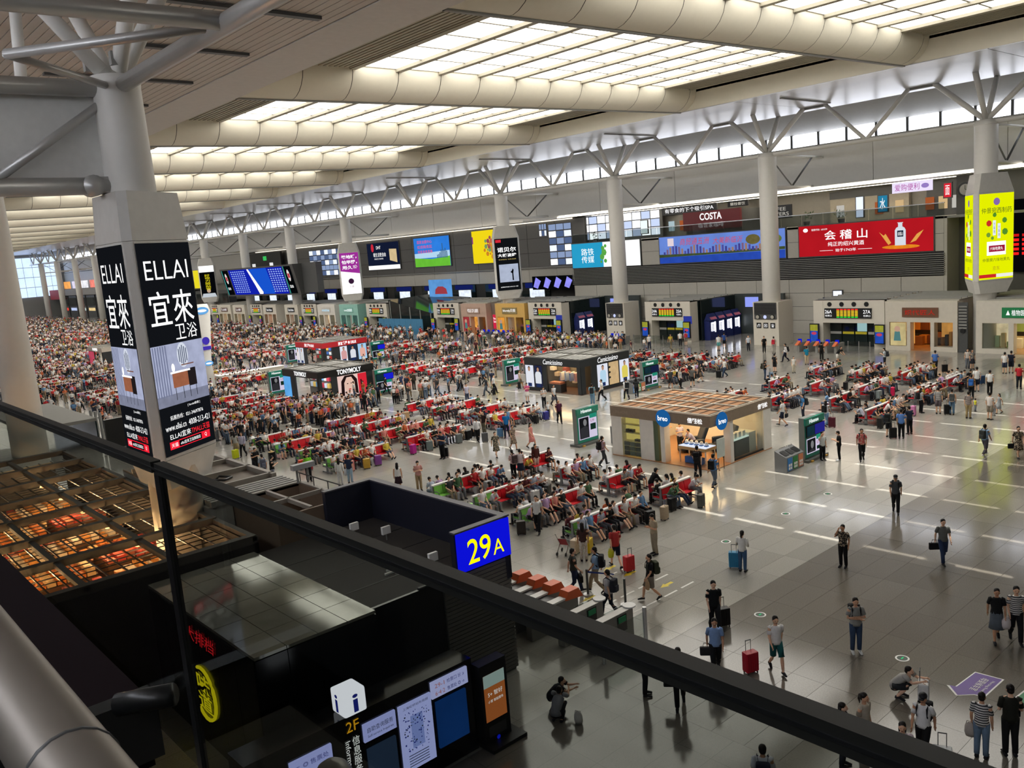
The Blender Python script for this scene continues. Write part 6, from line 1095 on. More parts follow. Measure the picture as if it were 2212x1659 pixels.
PEOPLE = [
    (36.23, 16.54, 0, 'walkA', 'tee', '#4a4d52', 'trousers', '#17181b', 'cap', 1, 'man in grey polo and black cap walking alone across the open floor', 'bp:#202225'),
    (31.66, 12.7, 20, 'walkB', 'tee', '#6a6c68', 'trousers', '#2c3a58', 'short', 1, 'man in grey tee and blue jeans carrying a black holdall', 'bag:#17181a'),
    (29.23, 15.36, -20, 'ear', 'tee', 'F#2a2826', 'trousers', '#121214', 'short', 0.97, 'woman in dark patterned blouse holding a phone to her ear', ''),
    (26.65, 18.06, 160, 'phone', 'long', '#e0dfda', 'trousers', '#3c5878', 'pony', 0.95, 'woman in white hoodie and jeans seen from behind with blue suitcase', 'case:#2f7fa8:-.25:.42,tote:#c8a020'),
    (26.09, 21.88, -60, 'phone', 'tee', '#a89a80', 'trousers', '#8f8470', 'short', 1.02, 'man dressed all in khaki standing and reading his phone', ''),
    (21.79, 15.92, 10, 'walkA', 'tee', '#101416', 'trousers', '#14161a', 'short', 1.03, 'man in black polo and black trousers pulling a small black case', 'case:#151618:.4:.35'),
    (19.61, 14.35, 5, 'walkB', 'tee', '#7f9cc8', 'trousers', '#101114', 'short', 1, 'man in light blue short-sleeved shirt walking just above the rail', 'bag:#2a2a2c'),
    (20.81, 13.07, 20, 'walkA', 'tee', '#e4e2e0', 'shorts', '#1f5a5a', 'pony', 1, 'woman in white tee and teal dungaree shorts pulling a red suitcase', 'case:#b01c30:.1:-.75'),
    (23.27, 11.87, 15, 'cross', 'tee', '#8b8c88', 'trousers', '#33455f', 'short', 1.02, 'young man in grey tee and jeans with arms folded and white trainers', 'bp:#1a1b1e'),
    (21.64, 9.82, 70, 'crouch', 'tee', '#a8a6a0', 'shorts', '#2a2c30', 'short', 1, 'crouching traveller in grey reaching into a white suitcase', 'case:#d8d8d6:-.62:0'),
    (26.52, 9.08, 10, 'walkB', 'tee', '#17181a', 'dress', '#5a626a', 'pony', 0.97, 'woman in black tee and grey pinafore dress carrying plastic bags', 'tote:#d0c8c8'),
    (26.8, 8.64, 10, 'walkA', 'tee', 'S#d8d6d2', 'trousers', '#15161a', 'short', 1.02, 'man in pale striped tee walking beside the woman in grey pinafore', ''),
    (20.23, 7.23, 170, 'stand', 'tee', 'S#e0dedc', 'trousers', '#6a8098', 'short', 0.97, 'woman in striped top and light jeans by the purple floor arrow', 'tote:#b8b0a8'),
    (20.73, 6.77, 195, 'phone', 'tee', '#20221c', 'trousers', '#17181a', 'short', 1.05, 'man in dark olive tee and black trousers beside the purple floor arrow', 'bag:#141414'),
    (19.25, 8.18, -15, 'walkA', 'tee', '#dedede', 'trousers', '#141416', 'cap', 1.0, 'man in white tee and white-fronted cap with backpack near the rail', 'bp:#1c1d20,case:#b8bcbe:-.3:.5'),
    (17.92, 8.08, 0, 'stand', 'tee', '#c8b8c0', 'trousers', '#2a2c34', 'long', 0.95, 'long-haired woman in pale lilac tee half hidden by the rail', ''),
    (18.47, 9.25, 60, 'stand', 'tee', '#b0a898', 'trousers', '#3a3c44', 'pony', 0.98, 'woman in beige tee half hidden behind the foreground rail', 'bag:#3a3430'),
    (17.8, 9.45, 80, 'stand', 'tee', '#d8d4d4', 'trousers', '#3a3c44', 'long', 0.96, 'long-haired woman in white top with backpack above the rail edge', 'bp:#2a2c34'),
    (15.02, 9.86, 180, 'stand', 'tee', '#d4d8e0', 'trousers', '#20222a', 'short', 1, 'person in white shirt at the photo bottom below the rail', 'bp:#20263a'),
    (17.48, 14.05, 0, 'walkB', 'long', '#2a4a80', 'trousers', '#111215', 'short', 1, 'person in blue top seen below the rail, black trousers', 'bag:#1a1a1c'),
    (17.3, 15.14, 90, 'stand', 'tee', '#26282c', 'trousers', '#202228', 'short', 1, 'dark-haired person half hidden behind the glass gate and rail', ''),
    (21.24, 21.76, 100, 'walkA', 'tee', '#3a3d38', 'trousers', '#24304a', 'short', 1.02, 'man in dark olive tee and jeans approaching the orange turnstiles', 'bag:#141414'),
    (21.83, 21.2, -100, 'walkB', 'tee', '#8fb0d4', 'trousers', '#a8987c', 'short', 1.02, 'man in pale blue shirt and khaki trousers with black backpack', 'bp:#1c1e22'),
    (20.53, 19.39, -120, 'walkA', 'tee', '#b8b8bc', 'trousers', '#1f2430', 'short', 1, 'man in light grey tee with dark backpack passing the queue posts', 'bp:#2a2c34'),
    (22.51, 19.17, -70, 'walkB', 'tee', '#15161a', 'shorts', '#7d7568', 'short', 1, 'youth in black tee and khaki shorts with camouflage backpack', 'bp:#3c4030,tote:#b89a78'),
    (24.09, 22.22, -160, 'walkA', 'tee', '#b03a38', 'shorts', '#1c2030', 'short', 1.03, 'man in red tee wheeling a red suitcase towards the turnstiles', 'case:#c82830:.6:-.3,tote:#c8c830'),
    (23.83, 23.75, 180, 'stand', 'tee', '#402a28', 'trousers', 'F#c8c0b8', 'long', 0.95, 'woman in floral trousers pushing a folded stroller by the benches', ''),
    (25.12, 27.85, -10, 'walkA', 'tee', '#d8dad8', 'trousers', '#141518', 'short', 1.02, 'man in white tee and black trousers pulling a dark grey case', 'case:#3a3430:-.2:-.75'),
    (36.2, 40.12, 60, 'walkA', 'vest', '#d88a84', 'dress', '#d88a84', 'long', 0.97, 'long-haired woman in a salmon pink dress crossing the sunlit floor', ''),
    (33.36, 40.33, 20, 'walkB', 'tee', 'F#4a4a42', 'dress', 'F#4a4a42', 'short', 0.95, 'short-haired woman in dark leaf-patterned dress walking forward', ''),
    (35.24, 40.81, 30, 'walkA', 'tee', 'F#6a5a52', 'dress', 'F#6a5a52', 'short', 0.95, 'woman in brown speckled dress just behind the leaf-patterned dress', ''),
    (37.45, 43.94, -10, 'walkB', 'tee', '#1f74b8', 'trousers', '#1c2436', 'short', 1.04, 'man in bright blue tee pulling a steel blue suitcase', 'case:#5a86b0:.1:-.5,bag:#17181c'),
    (35.49, 44.73, 170, 'walkA', 'long', '#d8d8da', 'trousers', '#101114', 'short', 1, 'man in white dress shirt and black trousers wheeling a grey case', 'case:#5a5c60:.1:-.5'),
    (37.12, 45.99, -40, 'stand', 'tee', '#2a1c1c', 'trousers', '#6a6452', 'short', 1, 'man in black and red polo and olive trousers near the purple case', ''),
    (42.42, 43.8, 10, 'walkA', 'tee', '#4a2038', 'trousers', '#15161a', 'bald', 1.02, 'balding man in maroon tee and black trousers walking forward', ''),
    (46.09, 49.21, 20, 'phone', 'tee', '#d8d4d0', 'trousers', '#16171b', 'short', 1, 'man in white tee with dark backpack beside a child by the benches', 'bp:#3a3c40'),
    (47.15, 49.12, 40, 'walkA', 'tee', '#c8ccd0', 'trousers', '#2a2c34', 'short', 0.98, 'woman in pale blouse walking past the shirt kiosk', 'bag:#4a4c58'),
    (43.67, 46.25, 10, 'stand', 'tee', '#e0e0e0', 'trousers', '#22242c', 'short', 0.68, 'small child in white beside the adult with backpack', ''),
    (48.53, 46.18, 170, 'stand', 'tee', '#7fb4c8', 'trousers', '#6a8ca8', 'short', 1.02, 'man in pale turquoise tee and jeans with black shoulder bag', 'bp:#26282c'),
    (50.3, 46.8, -70, 'walkB', 'tee', '#dededa', 'trousers', '#15161a', 'short', 1.02, 'man in white tee striding past the shirt kiosk posters', ''),
    (51.61, 45.31, 200, 'walkA', 'long', '#dcdcdc', 'trousers', '#20242c', 'short', 1, 'man in white shirt with black backpack by the half-hidden bin', 'bp:#1c1e22'),
    (52.42, 44.93, 180, 'walkB', 'tee', '#2a2c2c', 'trousers', '#20242c', 'long', 0.96, 'long-haired woman in black beside the half-hidden bin', 'bp:#26282a'),
    (35.39, 33.15, 120, 'walkA', 'tee', '#b89aa4', 'trousers', '#3c3e42', 'short', 1.02, 'man in dusty pink shirt with black backpack before the massage kiosk', 'bp:#17181b'),
    (36.07, 27.01, 170, 'walkB', 'tee', '#26181a', 'trousers', '#1a1b20', 'short', 1.04, 'stout man in black with large black backpack facing the massage kiosk', 'bp:#121315'),
    (35.2, 25.37, 150, 'walkA', 'tee', '#5f8ac0', 'trousers', '#5f6a78', 'short', 1.02, 'man in blue shirt and grey jeans with black backpack at the kiosk corner', 'bp:#17181b'),
    (31.69, 26.59, 120, 'lean', 'long', '#121316', 'trousers', '#8c1c2c', 'cap', 1, 'person in black top, cap and dark red trousers leaning on a cart', ''),
    (40.77, 32.79, 90, 'phone', 'tee', '#b8b4cc', 'trousers', '#26282e', 'short', 0.98, 'kiosk assistant in pale violet shirt at the back of the table', ''),
    (40.28, 31.36, 30, 'phone', 'tee', '#c0bcd8', 'trousers', '#20222a', 'short', 1, 'kiosk assistant in pale violet shirt bending over the table middle', ''),
    (39.79, 30.02, -60, 'lean', 'tee', '#b4b4d4', 'trousers', '#15161c', 'short', 1, 'kiosk assistant in pale violet shirt leaning from the table end', ''),
    (30.65, 35.66, -150, 'phone', 'tee', '#d4b8b8', 'trousers', '#15161a', 'pony', 0.97, 'woman in pale pink top standing in the bench gap with phone', 'bp:#4a3c3c'),
    (30.88, 35.29, 170, 'stand', 'tee', '#c8bcbc', 'skirt', '#1c2438', 'short', 1, 'person in pale shirt with shoulder strap standing in the bench gap', ''),
    (32.31, 35.53, 30, 'stand', 'long', '#4a2620', 'trousers', '#c0b8b0', 'long', 0.97, 'long-haired woman in rust brown top and pale trousers by a bench', ''),
    (23.41, 46.09, 10, 'phone', 'tee', '#7fd030', 'trousers', '#141518', 'short', 1.02, 'man in bright lime green tee and black trousers near the cameras', ''),
    (21.8, 47.53, 100, 'phone', 'tee', '#1a1c1a', 'shorts', '#6a6c78', 'short', 1.02, 'man in black tee and grey shorts holding a phone by the grey roofs', ''),
    (23.03, 52.74, 30, 'phone', 'tee', '#dcdad6', 'trousers', '#22242a', 'short', 1, 'person in white tee with phone beside the slatted roof', ''),
    (22.28, 50.81, 20, 'phone', 'tee', '#141517', 'trousers', '#1a1b1e', 'short', 1.02, 'man in black tee reading his phone beside the slatted roof', ''),
    (21.77, 48.7, 190, 'stand', 'tee', '#a8b0bc', 'trousers', '#3a3e48', 'short', 1, 'person with grey backpack leaning by the slatted roof', 'bp:#5a5e6c'),
    (20.9, 46.13, 170, 'stand', 'tee', '#e0e0e0', 'shorts', '#30343c', 'short', 0.72, 'small child in white beside the man in grey shorts', ''),
    (23.99, 43.39, 170, 'stand', 'long', '#dcdcd8', 'trousers', '#c8c8c8', 'long', 0.97, 'brown-haired woman in loose white shirt behind the dark parapet', ''),
    (24.65, 43.4, 160, 'stand', 'tee', '#26304a', 'trousers', '#8fa8bc', 'short', 1, 'person in navy holding a printed white bag behind the dark parapet', 'tote:#d4d8e0'),
    (25.31, 39.32, 175, 'stand', 'vest', '#e0e0de', 'skirt', '#2a1820', 'long', 0.96, 'woman in white sleeveless top and dark red skirt above the parapet', ''),
    (26.08, 38.45, 10, 'phone', 'tee', '#c8948c', 'trousers', '#a08a68', 'short', 1, 'man in pink polo and khaki trousers standing with phone above the parapet', ''),
    (31.29, 43.17, -30, 'phone', 'tee', '#1f2c44', 'trousers', '#0f1012', 'short', 1.04, 'man in navy tee standing behind tall black stacked cases', 'case:#121214:.35:0'),
    (23.89, 57.44, 160, 'walkA', 'tee', '#a8a8a0', 'dress', '#a08c68', 'long', 0.98, 'woman in grey tee and long beige skirt beside the light box', ''),
    (23.99, 56.52, -20, 'walkB', 'long', '#b8b4c8', 'trousers', '#111215', 'short', 1.02, 'man in pale shirt and black trousers beside the light box', ''),
    (42.94, 22.68, -90, 'phone', 'tee', '#141414', 'trousers', '#101012', 'short', 0.97, 'woman in black tee, leggings and white shoes standing sideways', ''),
    (43.53, 21.69, 5, 'walkB', 'tee', 'F#b84a50', 'trousers', '#111214', 'short', 1.02, 'stout man in red checked shirt and black trousers with backpack', 'bp:#26282c'),
    (42.59, 23.46, 30, 'ear', 'tee', '#c8ccc8', 'trousers', '#121316', 'short', 0.92, 'girl in white tee and black leggings by the green advert stand', ''),
    (48.92, 29.68, -110, 'walkB', 'tee', '#d8d8d8', 'shorts', '#1c2438', 'short', 1.02, 'man in white tee and navy shorts striding behind the kiosk', 'bag:#22242a'),
    (51.19, 29.53, -80, 'stand', 'tee', '#3f7ab0', 'trousers', '#2a3040', 'short', 1, 'man in blue tee with dark backpack behind the green advert stand', 'bp:#2c3034'),
    (50.03, 27.25, 150, 'walkA', 'tee', '#dcdce0', 'trousers', '#6f94b4', 'long', 0.97, 'long-haired woman in white top and light jeans by the bench end', 'bp:#17181b,case:#5a1c2c:.1:-.45'),
    (49.14, 22.81, 160, 'phone', 'tee', '#6a6c66', 'shorts', '#1c1e22', 'short', 1, 'man in grey tee and black shorts with black backpack', 'bp:#1c1e20'),
    (49.15, 22.07, 175, 'stand', 'tee', '#5a82c4', 'trousers', '#0f1013', 'short', 1.02, 'man in blue uniform shirt beside a black case and pink case', 'case:#131416:.1:.45'),
    (50.33, 22.11, -150, 'phone', 'tee', '#20283c', 'trousers', '#131418', 'short', 1, 'man in navy tee beside the blue uniform shirt', ''),
    (56.23, 23.94, 120, 'stand', 'tee', '#c0c8cc', 'trousers', '#111216', 'long', 0.96, 'long-haired woman with black backpack standing at the bench front', 'bp:#191a1d'),
    (56.41, 22.92, 175, 'stand', 'tee', 'S#d0d0cc', 'shorts', '#6a6064', 'short', 1.02, 'man in wide grey striped tee and brown shorts beside a black case', 'case:#141517:.15:-.55'),
    (56.49, 22.11, 180, 'stand', 'vest', '#d8c4b0', 'trousers', '#5f7c98', 'short', 0.98, 'woman in beige top and jeans with small dark backpack', 'bp:#4a4c4c'),
    (55.87, 20.87, 165, 'stand', 'tee', 'S#b8a8a0', 'trousers', '#a08c64', 'short', 1, 'man in striped polo and khaki trousers with hands behind his back', ''),
    (58.02, 21.25, 120, 'stand', 'tee', '#d8d838', 'trousers', '#6a7078', 'short', 0.5, 'toddler in yellow top reaching out one hand', ''),
    (56.01, 19.68, 150, 'stand', 'tee', '#dad2cc', 'shorts', '#8a8070', 'short', 1, 'man in white tee and beige shorts watching the toddler', ''),
    (57.93, 19.81, -60, 'walkA', 'vest', '#9aa0a4', 'dress', '#9aa0a4', 'long', 0.76, 'small girl in grey dress skipping near the toddler', ''),
    (57.27, 19.88, 160, 'stand', 'tee', '#8a9094', 'trousers', '#8a8c90', 'short', 0.5, 'toddler in grey pattern half hidden by the man in beige shorts', ''),
    (47.47, 16.91, 150, 'walkA', 'tee', '#8fb0d0', 'trousers', '#55535a', 'short', 1, 'person in light blue shirt with dark backpack and white shoes', 'bp:#3a3e3c'),
    (47.89, 15.45, 20, 'walkB', 'tee', 'F#3a342e', 'dress', 'F#3a342e', 'short', 0.97, 'woman in dark floral dress carrying a black bag at photo edge', 'bag:#17181c'),
    (63.9, 22.47, 175, 'stand', 'tee', '#e0e0de', 'trousers', '#0f1012', 'short', 1, 'person in white tee with dark print and wide black trousers', ''),
    (66.62, 21.49, 170, 'stand', 'tee', '#b82c34', 'trousers', '#24282e', 'short', 1.04, 'man in red polo with white band at the photo edge', ''),
    (72.85, 24.08, 175, 'stand', 'tee', '#1c2232', 'shorts', '#1a1e2a', 'short', 1.02, 'man in navy tee and shorts standing back by the plant shop', ''),
    (72.49, 24.42, 165, 'stand', 'tee', '#dcdad6', 'shorts', '#2c3448', 'short', 0.98, 'man in white tee and navy shorts back by the plant shop', ''),
    (71.45, 29.28, 180, 'stand', 'tee', '#4a70b4', 'trousers', '#1a1c20', 'short', 1.04, 'guard in blue shirt bending behind a black case', 'case:#151618:.1:-.7'),
    (64.57, 23.57, 190, 'stand', 'tee', '#dededc', 'shorts', '#1c2436', 'short', 1.04, 'stout man in white tee and dark shorts behind the bench end', ''),
    (61.85, 22.93, 175, 'stand', 'tee', '#8a6a3c', 'trousers', '#15161a', 'short', 1, 'person in ochre top with bright blue backpack', 'bp:#2f62a8'),
    (73.96, 27.72, 10, 'stand', 'tee', '#c0b8b0', 'trousers', '#6a7078', 'long', 0.95, 'long-haired woman in pale top with yellow bag by the fashion shop', 'tote:#d8c820'),
    (73.63, 27.24, 30, 'stand', 'tee', 'F#5a5c60', 'skirt', '#2a2c34', 'long', 0.96, 'woman in checked shirt beside the yellow bag by the fashion shop', ''),
    (72.37, 33.89, -100, 'phone', 'tee', '#c8d0d4', 'trousers', '#1c1e24', 'short', 1, 'man in white and grey holding a phone by the bench back', 'bp:#2a2c30'),
    (63.35, 39.98, 90, 'phone', 'tee', '#1a1c1c', 'trousers', '#2a3a50', 'short', 1, 'man in black tee beside a steel blue case, kiosk roof corner behind', 'bp:#2a2a20,case:#7088a0:-.5:0'),
    (67.14, 41.36, 150, 'stand', 'tee', '#191a1c', 'shorts', '#191a1c', 'short', 0.96, 'person in black top and short black skirt on the far floor', ''),
    (72.55, 43.52, -90, 'walkA', 'long', '#dcd8d8', 'trousers', '#15182a', 'short', 1.02, 'man in white shirt and dark trousers striding, black backpack', 'bp:#17181b'),
    (67.26, 39.57, 20, 'stand', 'tee', '#dcd8d0', 'trousers', '#cfc4b0', 'short', 0.85, 'child in white with hands on hips by the far benches', ''),
    (71.69, 40.83, 190, 'stand', 'tee', '#1a80a0', 'trousers', '#b8a68a', 'short', 1, 'person in teal tee and beige trousers before the turnstiles', ''),
    (74.55, 40.93, 175, 'stand', 'tee', '#141415', 'trousers', '#141415', 'short', 1, 'man in black beside the nearest blue turnstile', ''),
    (73.01, 38.51, 60, 'lean', 'tee', '#1a1a1c', 'shorts', '#d8d4cc', 'short', 1, 'person in black tee and white shorts leaning near the benches', ''),
    (77.01, 47.48, 170, 'stand', 'tee', '#dedad6', 'trousers', '#aaa49a', 'short', 1.02, 'man in white tee with red backpack on the far floor', 'bp:#b02838'),
    (56.85, 44.95, 10, 'walkA', 'tee', '#3c3e40', 'shorts', '#2a2c30', 'short', 1, 'man in dark grey tee and shorts walking past the green stand', ''),
    (57.35, 44.31, 60, 'stand', 'tee', '#c8c8c8', 'trousers', '#15161a', 'pony', 0.98, 'woman in white top with black backpack past the green stand', 'bp:#1c1d20'),
    (58.27, 43.76, 170, 'walkB', 'tee', '#5a5a58', 'shorts', '#26282c', 'short', 1, 'man in grey tee and dark shorts walking away past the green stand', ''),
    (60.37, 44.48, 120, 'walkA', 'tee', '#3a3028', 'shorts', '#6a5a4a', 'long', 0.96, 'long-haired woman in dark dress walking beside the grey tee', ''),
    (63.31, 43.99, -60, 'walkA', 'tee', '#d8d4ce', 'trousers', '#2c3c54', 'short', 0.97, 'woman in white tee and jeans pulling a black case alone', 'case:#17181b:-.6:0'),
    (78.06, 51.14, 10, 'stand', 'tee', '#c8d0dc', 'trousers', '#20222a', 'short', 0.97, 'person in pale blue tee standing near the ticket machines', ''),
    (77.32, 48.79, 10, 'stand', 'tee', '#131415', 'trousers', '#131415', 'short', 1, 'man in black standing before the pedestal with washroom signs', ''),
    (77.52, 54.49, 170, 'stand', 'tee', '#dcdcdc', 'shorts', '#5fa8a8', 'short', 1, 'man in white tee and turquoise shorts by the ticket machines', ''),
    (79.22, 54.94, 175, 'stand', 'tee', '#2a4a8c', 'shorts', '#1a1c22', 'short', 1, 'man in blue tee and black shorts by the ticket machines', ''),
    (76.06, 62.9, 10, 'walkA', 'tee', '#dcdcdc', 'trousers', '#1c2438', 'short', 1.02, 'man in white shirt and dark trousers before the 24A gate', ''),
    (79.74, 60.52, 180, 'stand', 'tee', '#c8b8b0', 'shorts', '#8a8078', 'short', 1, 'person with red backpack entering the 24A gate', 'bp:#b02c38'),
    (79.25, 60.94, 175, 'stand', 'tee', '#dededc', 'trousers', '#1c1e24', 'short', 1, 'person in white entering the 24A gate', ''),
    (51.96, 40.49, 170, 'walkA', 'tee', '#8a8c88', 'trousers', '#20242c', 'short', 1, 'person walking behind the kiosk roof towards the benches', ''),
    (47.29, 52.48, 10, 'phone', 'tee', '#c85a88', 'skirt', '#dcd8d4', 'short', 0.95, 'woman in pink top and white skirt by the back benches', ''),
    (47.66, 58.23, -80, 'walkA', 'tee', '#3a3e44', 'trousers', '#48525e', 'short', 1.02, 'man in dark grey tee and jeans walking past the first green stand', ''),
    (48.75, 58.48, 80, 'walkB', 'tee', '#dadada', 'trousers', '#17181c', 'short', 0.98, 'woman in white tee and black trousers pulling a black case', 'case:#1c1e22:-.1:-.7'),
    (51.78, 58.33, 70, 'walkA', 'tee', '#d8d4d0', 'shorts', '#8a8884', 'pony', 0.96, 'woman in white and grey shorts passing the green stand, black case', 'case:#17181b:-.1:-.5'),
    (44.38, 56.92, 20, 'stand', 'tee', '#b8b8cc', 'trousers', '#3a4258', 'short', 1, 'man in pale violet shirt standing in the back aisle', ''),
    (45.1, 66.93, -30, 'stand', 'tee', '#232c40', 'trousers', '#1c2026', 'short', 1.03, 'man in navy standing in the sunlit back aisle', ''),
    (45.65, 68.66, 20, 'walkA', 'tee', '#3a4468', 'trousers', '#24304a', 'short', 1, 'man in blue walking in the sunlit back aisle', ''),
    (46.7, 68.05, 160, 'stand', 'long', '#3a3428', 'trousers', '#2a2824', 'short', 1.02, 'person in dark olive in the sunlit back aisle', ''),
    (46.09, 63.5, 10, 'stand', 'dress', '#5a5050', 'dress', '#5a5458', 'cap', 1, 'person in grey dress and sun hat in the sunlit back aisle', ''),
]

for (x, y, rel, pose, top, tc, bot, bc, hair, sc, label, ex) in PEOPLE:
    ang = math.atan2(-y, -x) + math.radians(rel); z = .04 if 'kiosk assistant' in label else 0
    sh = '#d8d8d6' if 'white trainers' in label or 'white shoes' in label else '#26262a'
    person(x, y, ang, pose, top, tc, bot, bc, hair, sc, label, 'standing and walking travellers', z, sh)
    who = ' '.join(label.split()[:7]).rstrip(','); fw = V((math.cos(ang), math.sin(ang), 0)); lf = V((-fw.y, fw.x, 0))
    for e in [q for q in ex.split(',') if q]:
        k, *a = e.split(':')
        if k == 'bp': backpack(x, y, ang, a[0], f'{colname(a[0])} backpack worn by the {who}', sc)
        elif k == 'case': p = V((x, y, 0)) - fw * float(a[1]) * 1.0 + lf * float(a[2]); suitcase(p.x, p.y, ang + .3, a[0], f'{colname(a[0])} suitcase beside the {who}')
        else:
            j = JT[pose]; h = j['wrr'] if k == 'bag' else j['wrl']; p = V((x, y, 0)) + (fw * h.x + lf * h.y * 1.15) * sc; handbag(p.x, p.y, max(.02, h.z * sc - .4), ang + PI / 2 * 0, a[0], f'{colname(a[0])} {"bag" if k == "bag" else "carrier bag"} held by the {who}', k == 'tote')
# people seated on the floor by the near wall
for i, (x, y, a, tc) in enumerate(((14.7, 16.1, .4, '#8a8c92'), (15.2, 16.7, -1.0, '#22242a'))): person(x, y, a, 'crouch', 'tee', tc, 'trousers', '#1c1d22', 'short', .95, ['person in grey squatting by the wall seen through the rail glass', 'person in black squatting by the wall seen through the rail glass'][i], 'people squatting by the near wall')
handbag(15.0, 15.6, 0, .4, '#d4d2cc', 'white bag on the floor by the squatting pair', True)
# folding stroller and cart
t = thing('stroller', 'folded grey stroller beside the yellow suitcase at the bench front', 'stroller', (23.9, 25.0, 0), .4)
for s in (-.2, .2): G().tube([(-.3, s, .95), (.1, s, .4), (.3, s, .08)], .018, 6).obj('frame_bar', M_chrome, t); G().tube([(.1, s, .4), (-.25, s, .08)], .018, 6).obj('frame_bar', M_chrome, t)
for a, b in ((.3, -.2), (.3, .2), (-.25, -.2), (-.25, .2)): G().tube([(a, b - .02, .08), (a, b + .02, .08)], .08, 12).obj('wheel', M_black, t)
G().add([(-.1, -.2, .7), (-.1, .2, .7), (.15, .2, .35), (.15, -.2, .35)], [(0, 1, 2, 3)]).obj('fabric_seat', mat('#a83a40', .8), t)
LUG = [(24.2, 24.6, '#c8b498', 'beige suitcase at the green bench end'), (24.6, 24.2, '#d8b818', 'bright yellow suitcase at the green bench end'), (28.9, 24.4, '#17181a', 'tall black suitcase before the nearest bench'), (29.8, 24.3, '#b8a488', 'pale tan case under resting feet before the nearest bench'), (31.0, 24.8, '#141517', 'large black suitcase at the short bench end'), (32.2, 24.0, '#4a4a44', 'grey-green suitcase before the nearest short bench'), (28.2, 31.3, '#d0d0ce', 'white suitcase before the second long bench'), (29.3, 31.5, '#3a3c3c', 'dark grey suitcase before the second long bench'), (28.0, 34.8, '#8a8c8c', 'grey suitcase beside the woman in green on the back bench'), (26.2, 45.9, '#e08a8c', 'salmon pink suitcase before the middle seats of a back bench'), (28.0, 45.6, '#8a4a9c', 'purple striped suitcase at the back bench end'), (27.1, 45.5, '#c8a040', 'ochre suitcase before the back bench'), (24.6, 49.2, '#d84a20', 'orange travel bag on the floor by green seats'), (24.8, 48.6, '#b03a48', 'crimson travel bag on the floor by green seats'), (24.5, 53.2, '#131315', 'big black suitcase topped by a straw hat'), (32.2, 45.8, '#6f7c7c', 'grey-green suitcase before the middle back bench'), (34.6, 45.7, '#707878', 'slate grey suitcase before the middle back bench end'), (35.6, 45.9, '#101113', 'tall black suitcase with orange top by the back bench'), (36.4, 46.2, '#101012', 'second tall black suitcase at the back bench end'), (31.0, 46.0, '#b82a90', 'magenta suitcase by the middle back bench'), (38.9, 45.6, '#b88ad0', 'lilac suitcase at the pillar-side bench end'), (41.6, 45.4, '#15171a', 'black suitcase before the last back bench'), (42.8, 45.6, '#3a3a88', 'indigo suitcase at the last back bench end'), (51.0, 24.2, '#1a1b1d', 'black suitcase at the near end of the far-side benches'), (55.2, 24.0, '#d884b8', 'pink suitcase before the far-side benches'), (60.8, 27.9, '#c81c50', 'crimson suitcase between the far-side bench rows'), (59.3, 28.2, '#8a9494', 'silver grey suitcase between the far-side bench rows'), (63.6, 26.4, '#b0b8bc', 'silver suitcase by the last far-side column'), (66.8, 24.5, '#16181c', 'black suitcase in the group by the red polo'), (67.5, 24.3, '#2a4468', 'navy suitcase with pale strap by the red polo'), (61.6, 31.9, '#18191c', 'wide black suitcase between far-side bench rows'), (36.6, 56.0, '#c8a8b0', 'pale pink suitcase in the sunlit back aisle'), (37.6, 56.2, '#c8a880', 'tan suitcase in the sunlit back aisle'), (40.6, 55.9, '#b070b8', 'mauve suitcase in the sunlit back aisle'), (23.4, 56.5, '#c8d020', 'yellow-green suitcase beside the light box'), (30.6, 57.0, '#2a4a80', 'deep blue suitcase between two back benches')]
for i, (x, y, c, l) in enumerate(LUG): suitcase(x, y, random.uniform(-.5, .5) + PI / 2, c, l, tall=i % 3 != 2)
t = thing('straw_hat', 'straw hat resting on the big black suitcase', 'hat', (24.5, 53.2, .665)); G().tube([(0, 0, 0), (0, 0, .012)], .2, 16).obj('brim', mat('#c8ac78', .8), t); G().ell((0, 0, .01), (.1, .1, .11), 12, 6, 0).obj('crown', mat('#c8ac78', .8), t, True)
# ---- seated travellers on the nearest benches
TOPC = ['#f0eeea', '#e8e6e4', '#dcdad6', '#1a1b1e', '#8a8c8c', '#c8c8cc', '#232c44', '#b02c30', '#d8d4d0', '#3a3c3e', '#d88a80', '#6a90b8', '#202220', '#e4e2de', '#4a6a4a', '#c86a40', '#a8b0c0', '#5a2a30', '#c8b048', '#b89ac0']
BOTC = ['#1a1c22', '#2a3448', '#15161a', '#5a6a80', '#8a7c64', '#3a3c44', '#2c2a28', '#6a6c70']
near_seats = [s for s in SEATS if s[3]]
near_seats.sort(key=lambda s: s[0] ** 2 + s[1] ** 2)
used = set(); crowd = []; labels = set(); CAP = 298
def bname(x, y):
    if x < 30.5 and y < 40: return 'near green-ended benches', (y - 25.6) / 3.4
    if x < 34 and y < 40: return 'short kiosk benches', (y - 25.6) / 3.4
    if y < 40: return 'far-side ' + ('first' if x < 57.5 else 'middle' if x < 63.6 else 'last') + ' column benches', (y - 25.3) / 3.7
    return 'back ' + ('first' if x < 30.5 else 'middle' if x < 37 else 'last') + ' column benches', (y - 46.9) / 3.5
base = {}
for s in SEATS: base.setdefault((bname(s[0], s[1])[0]), []).append(s[0])
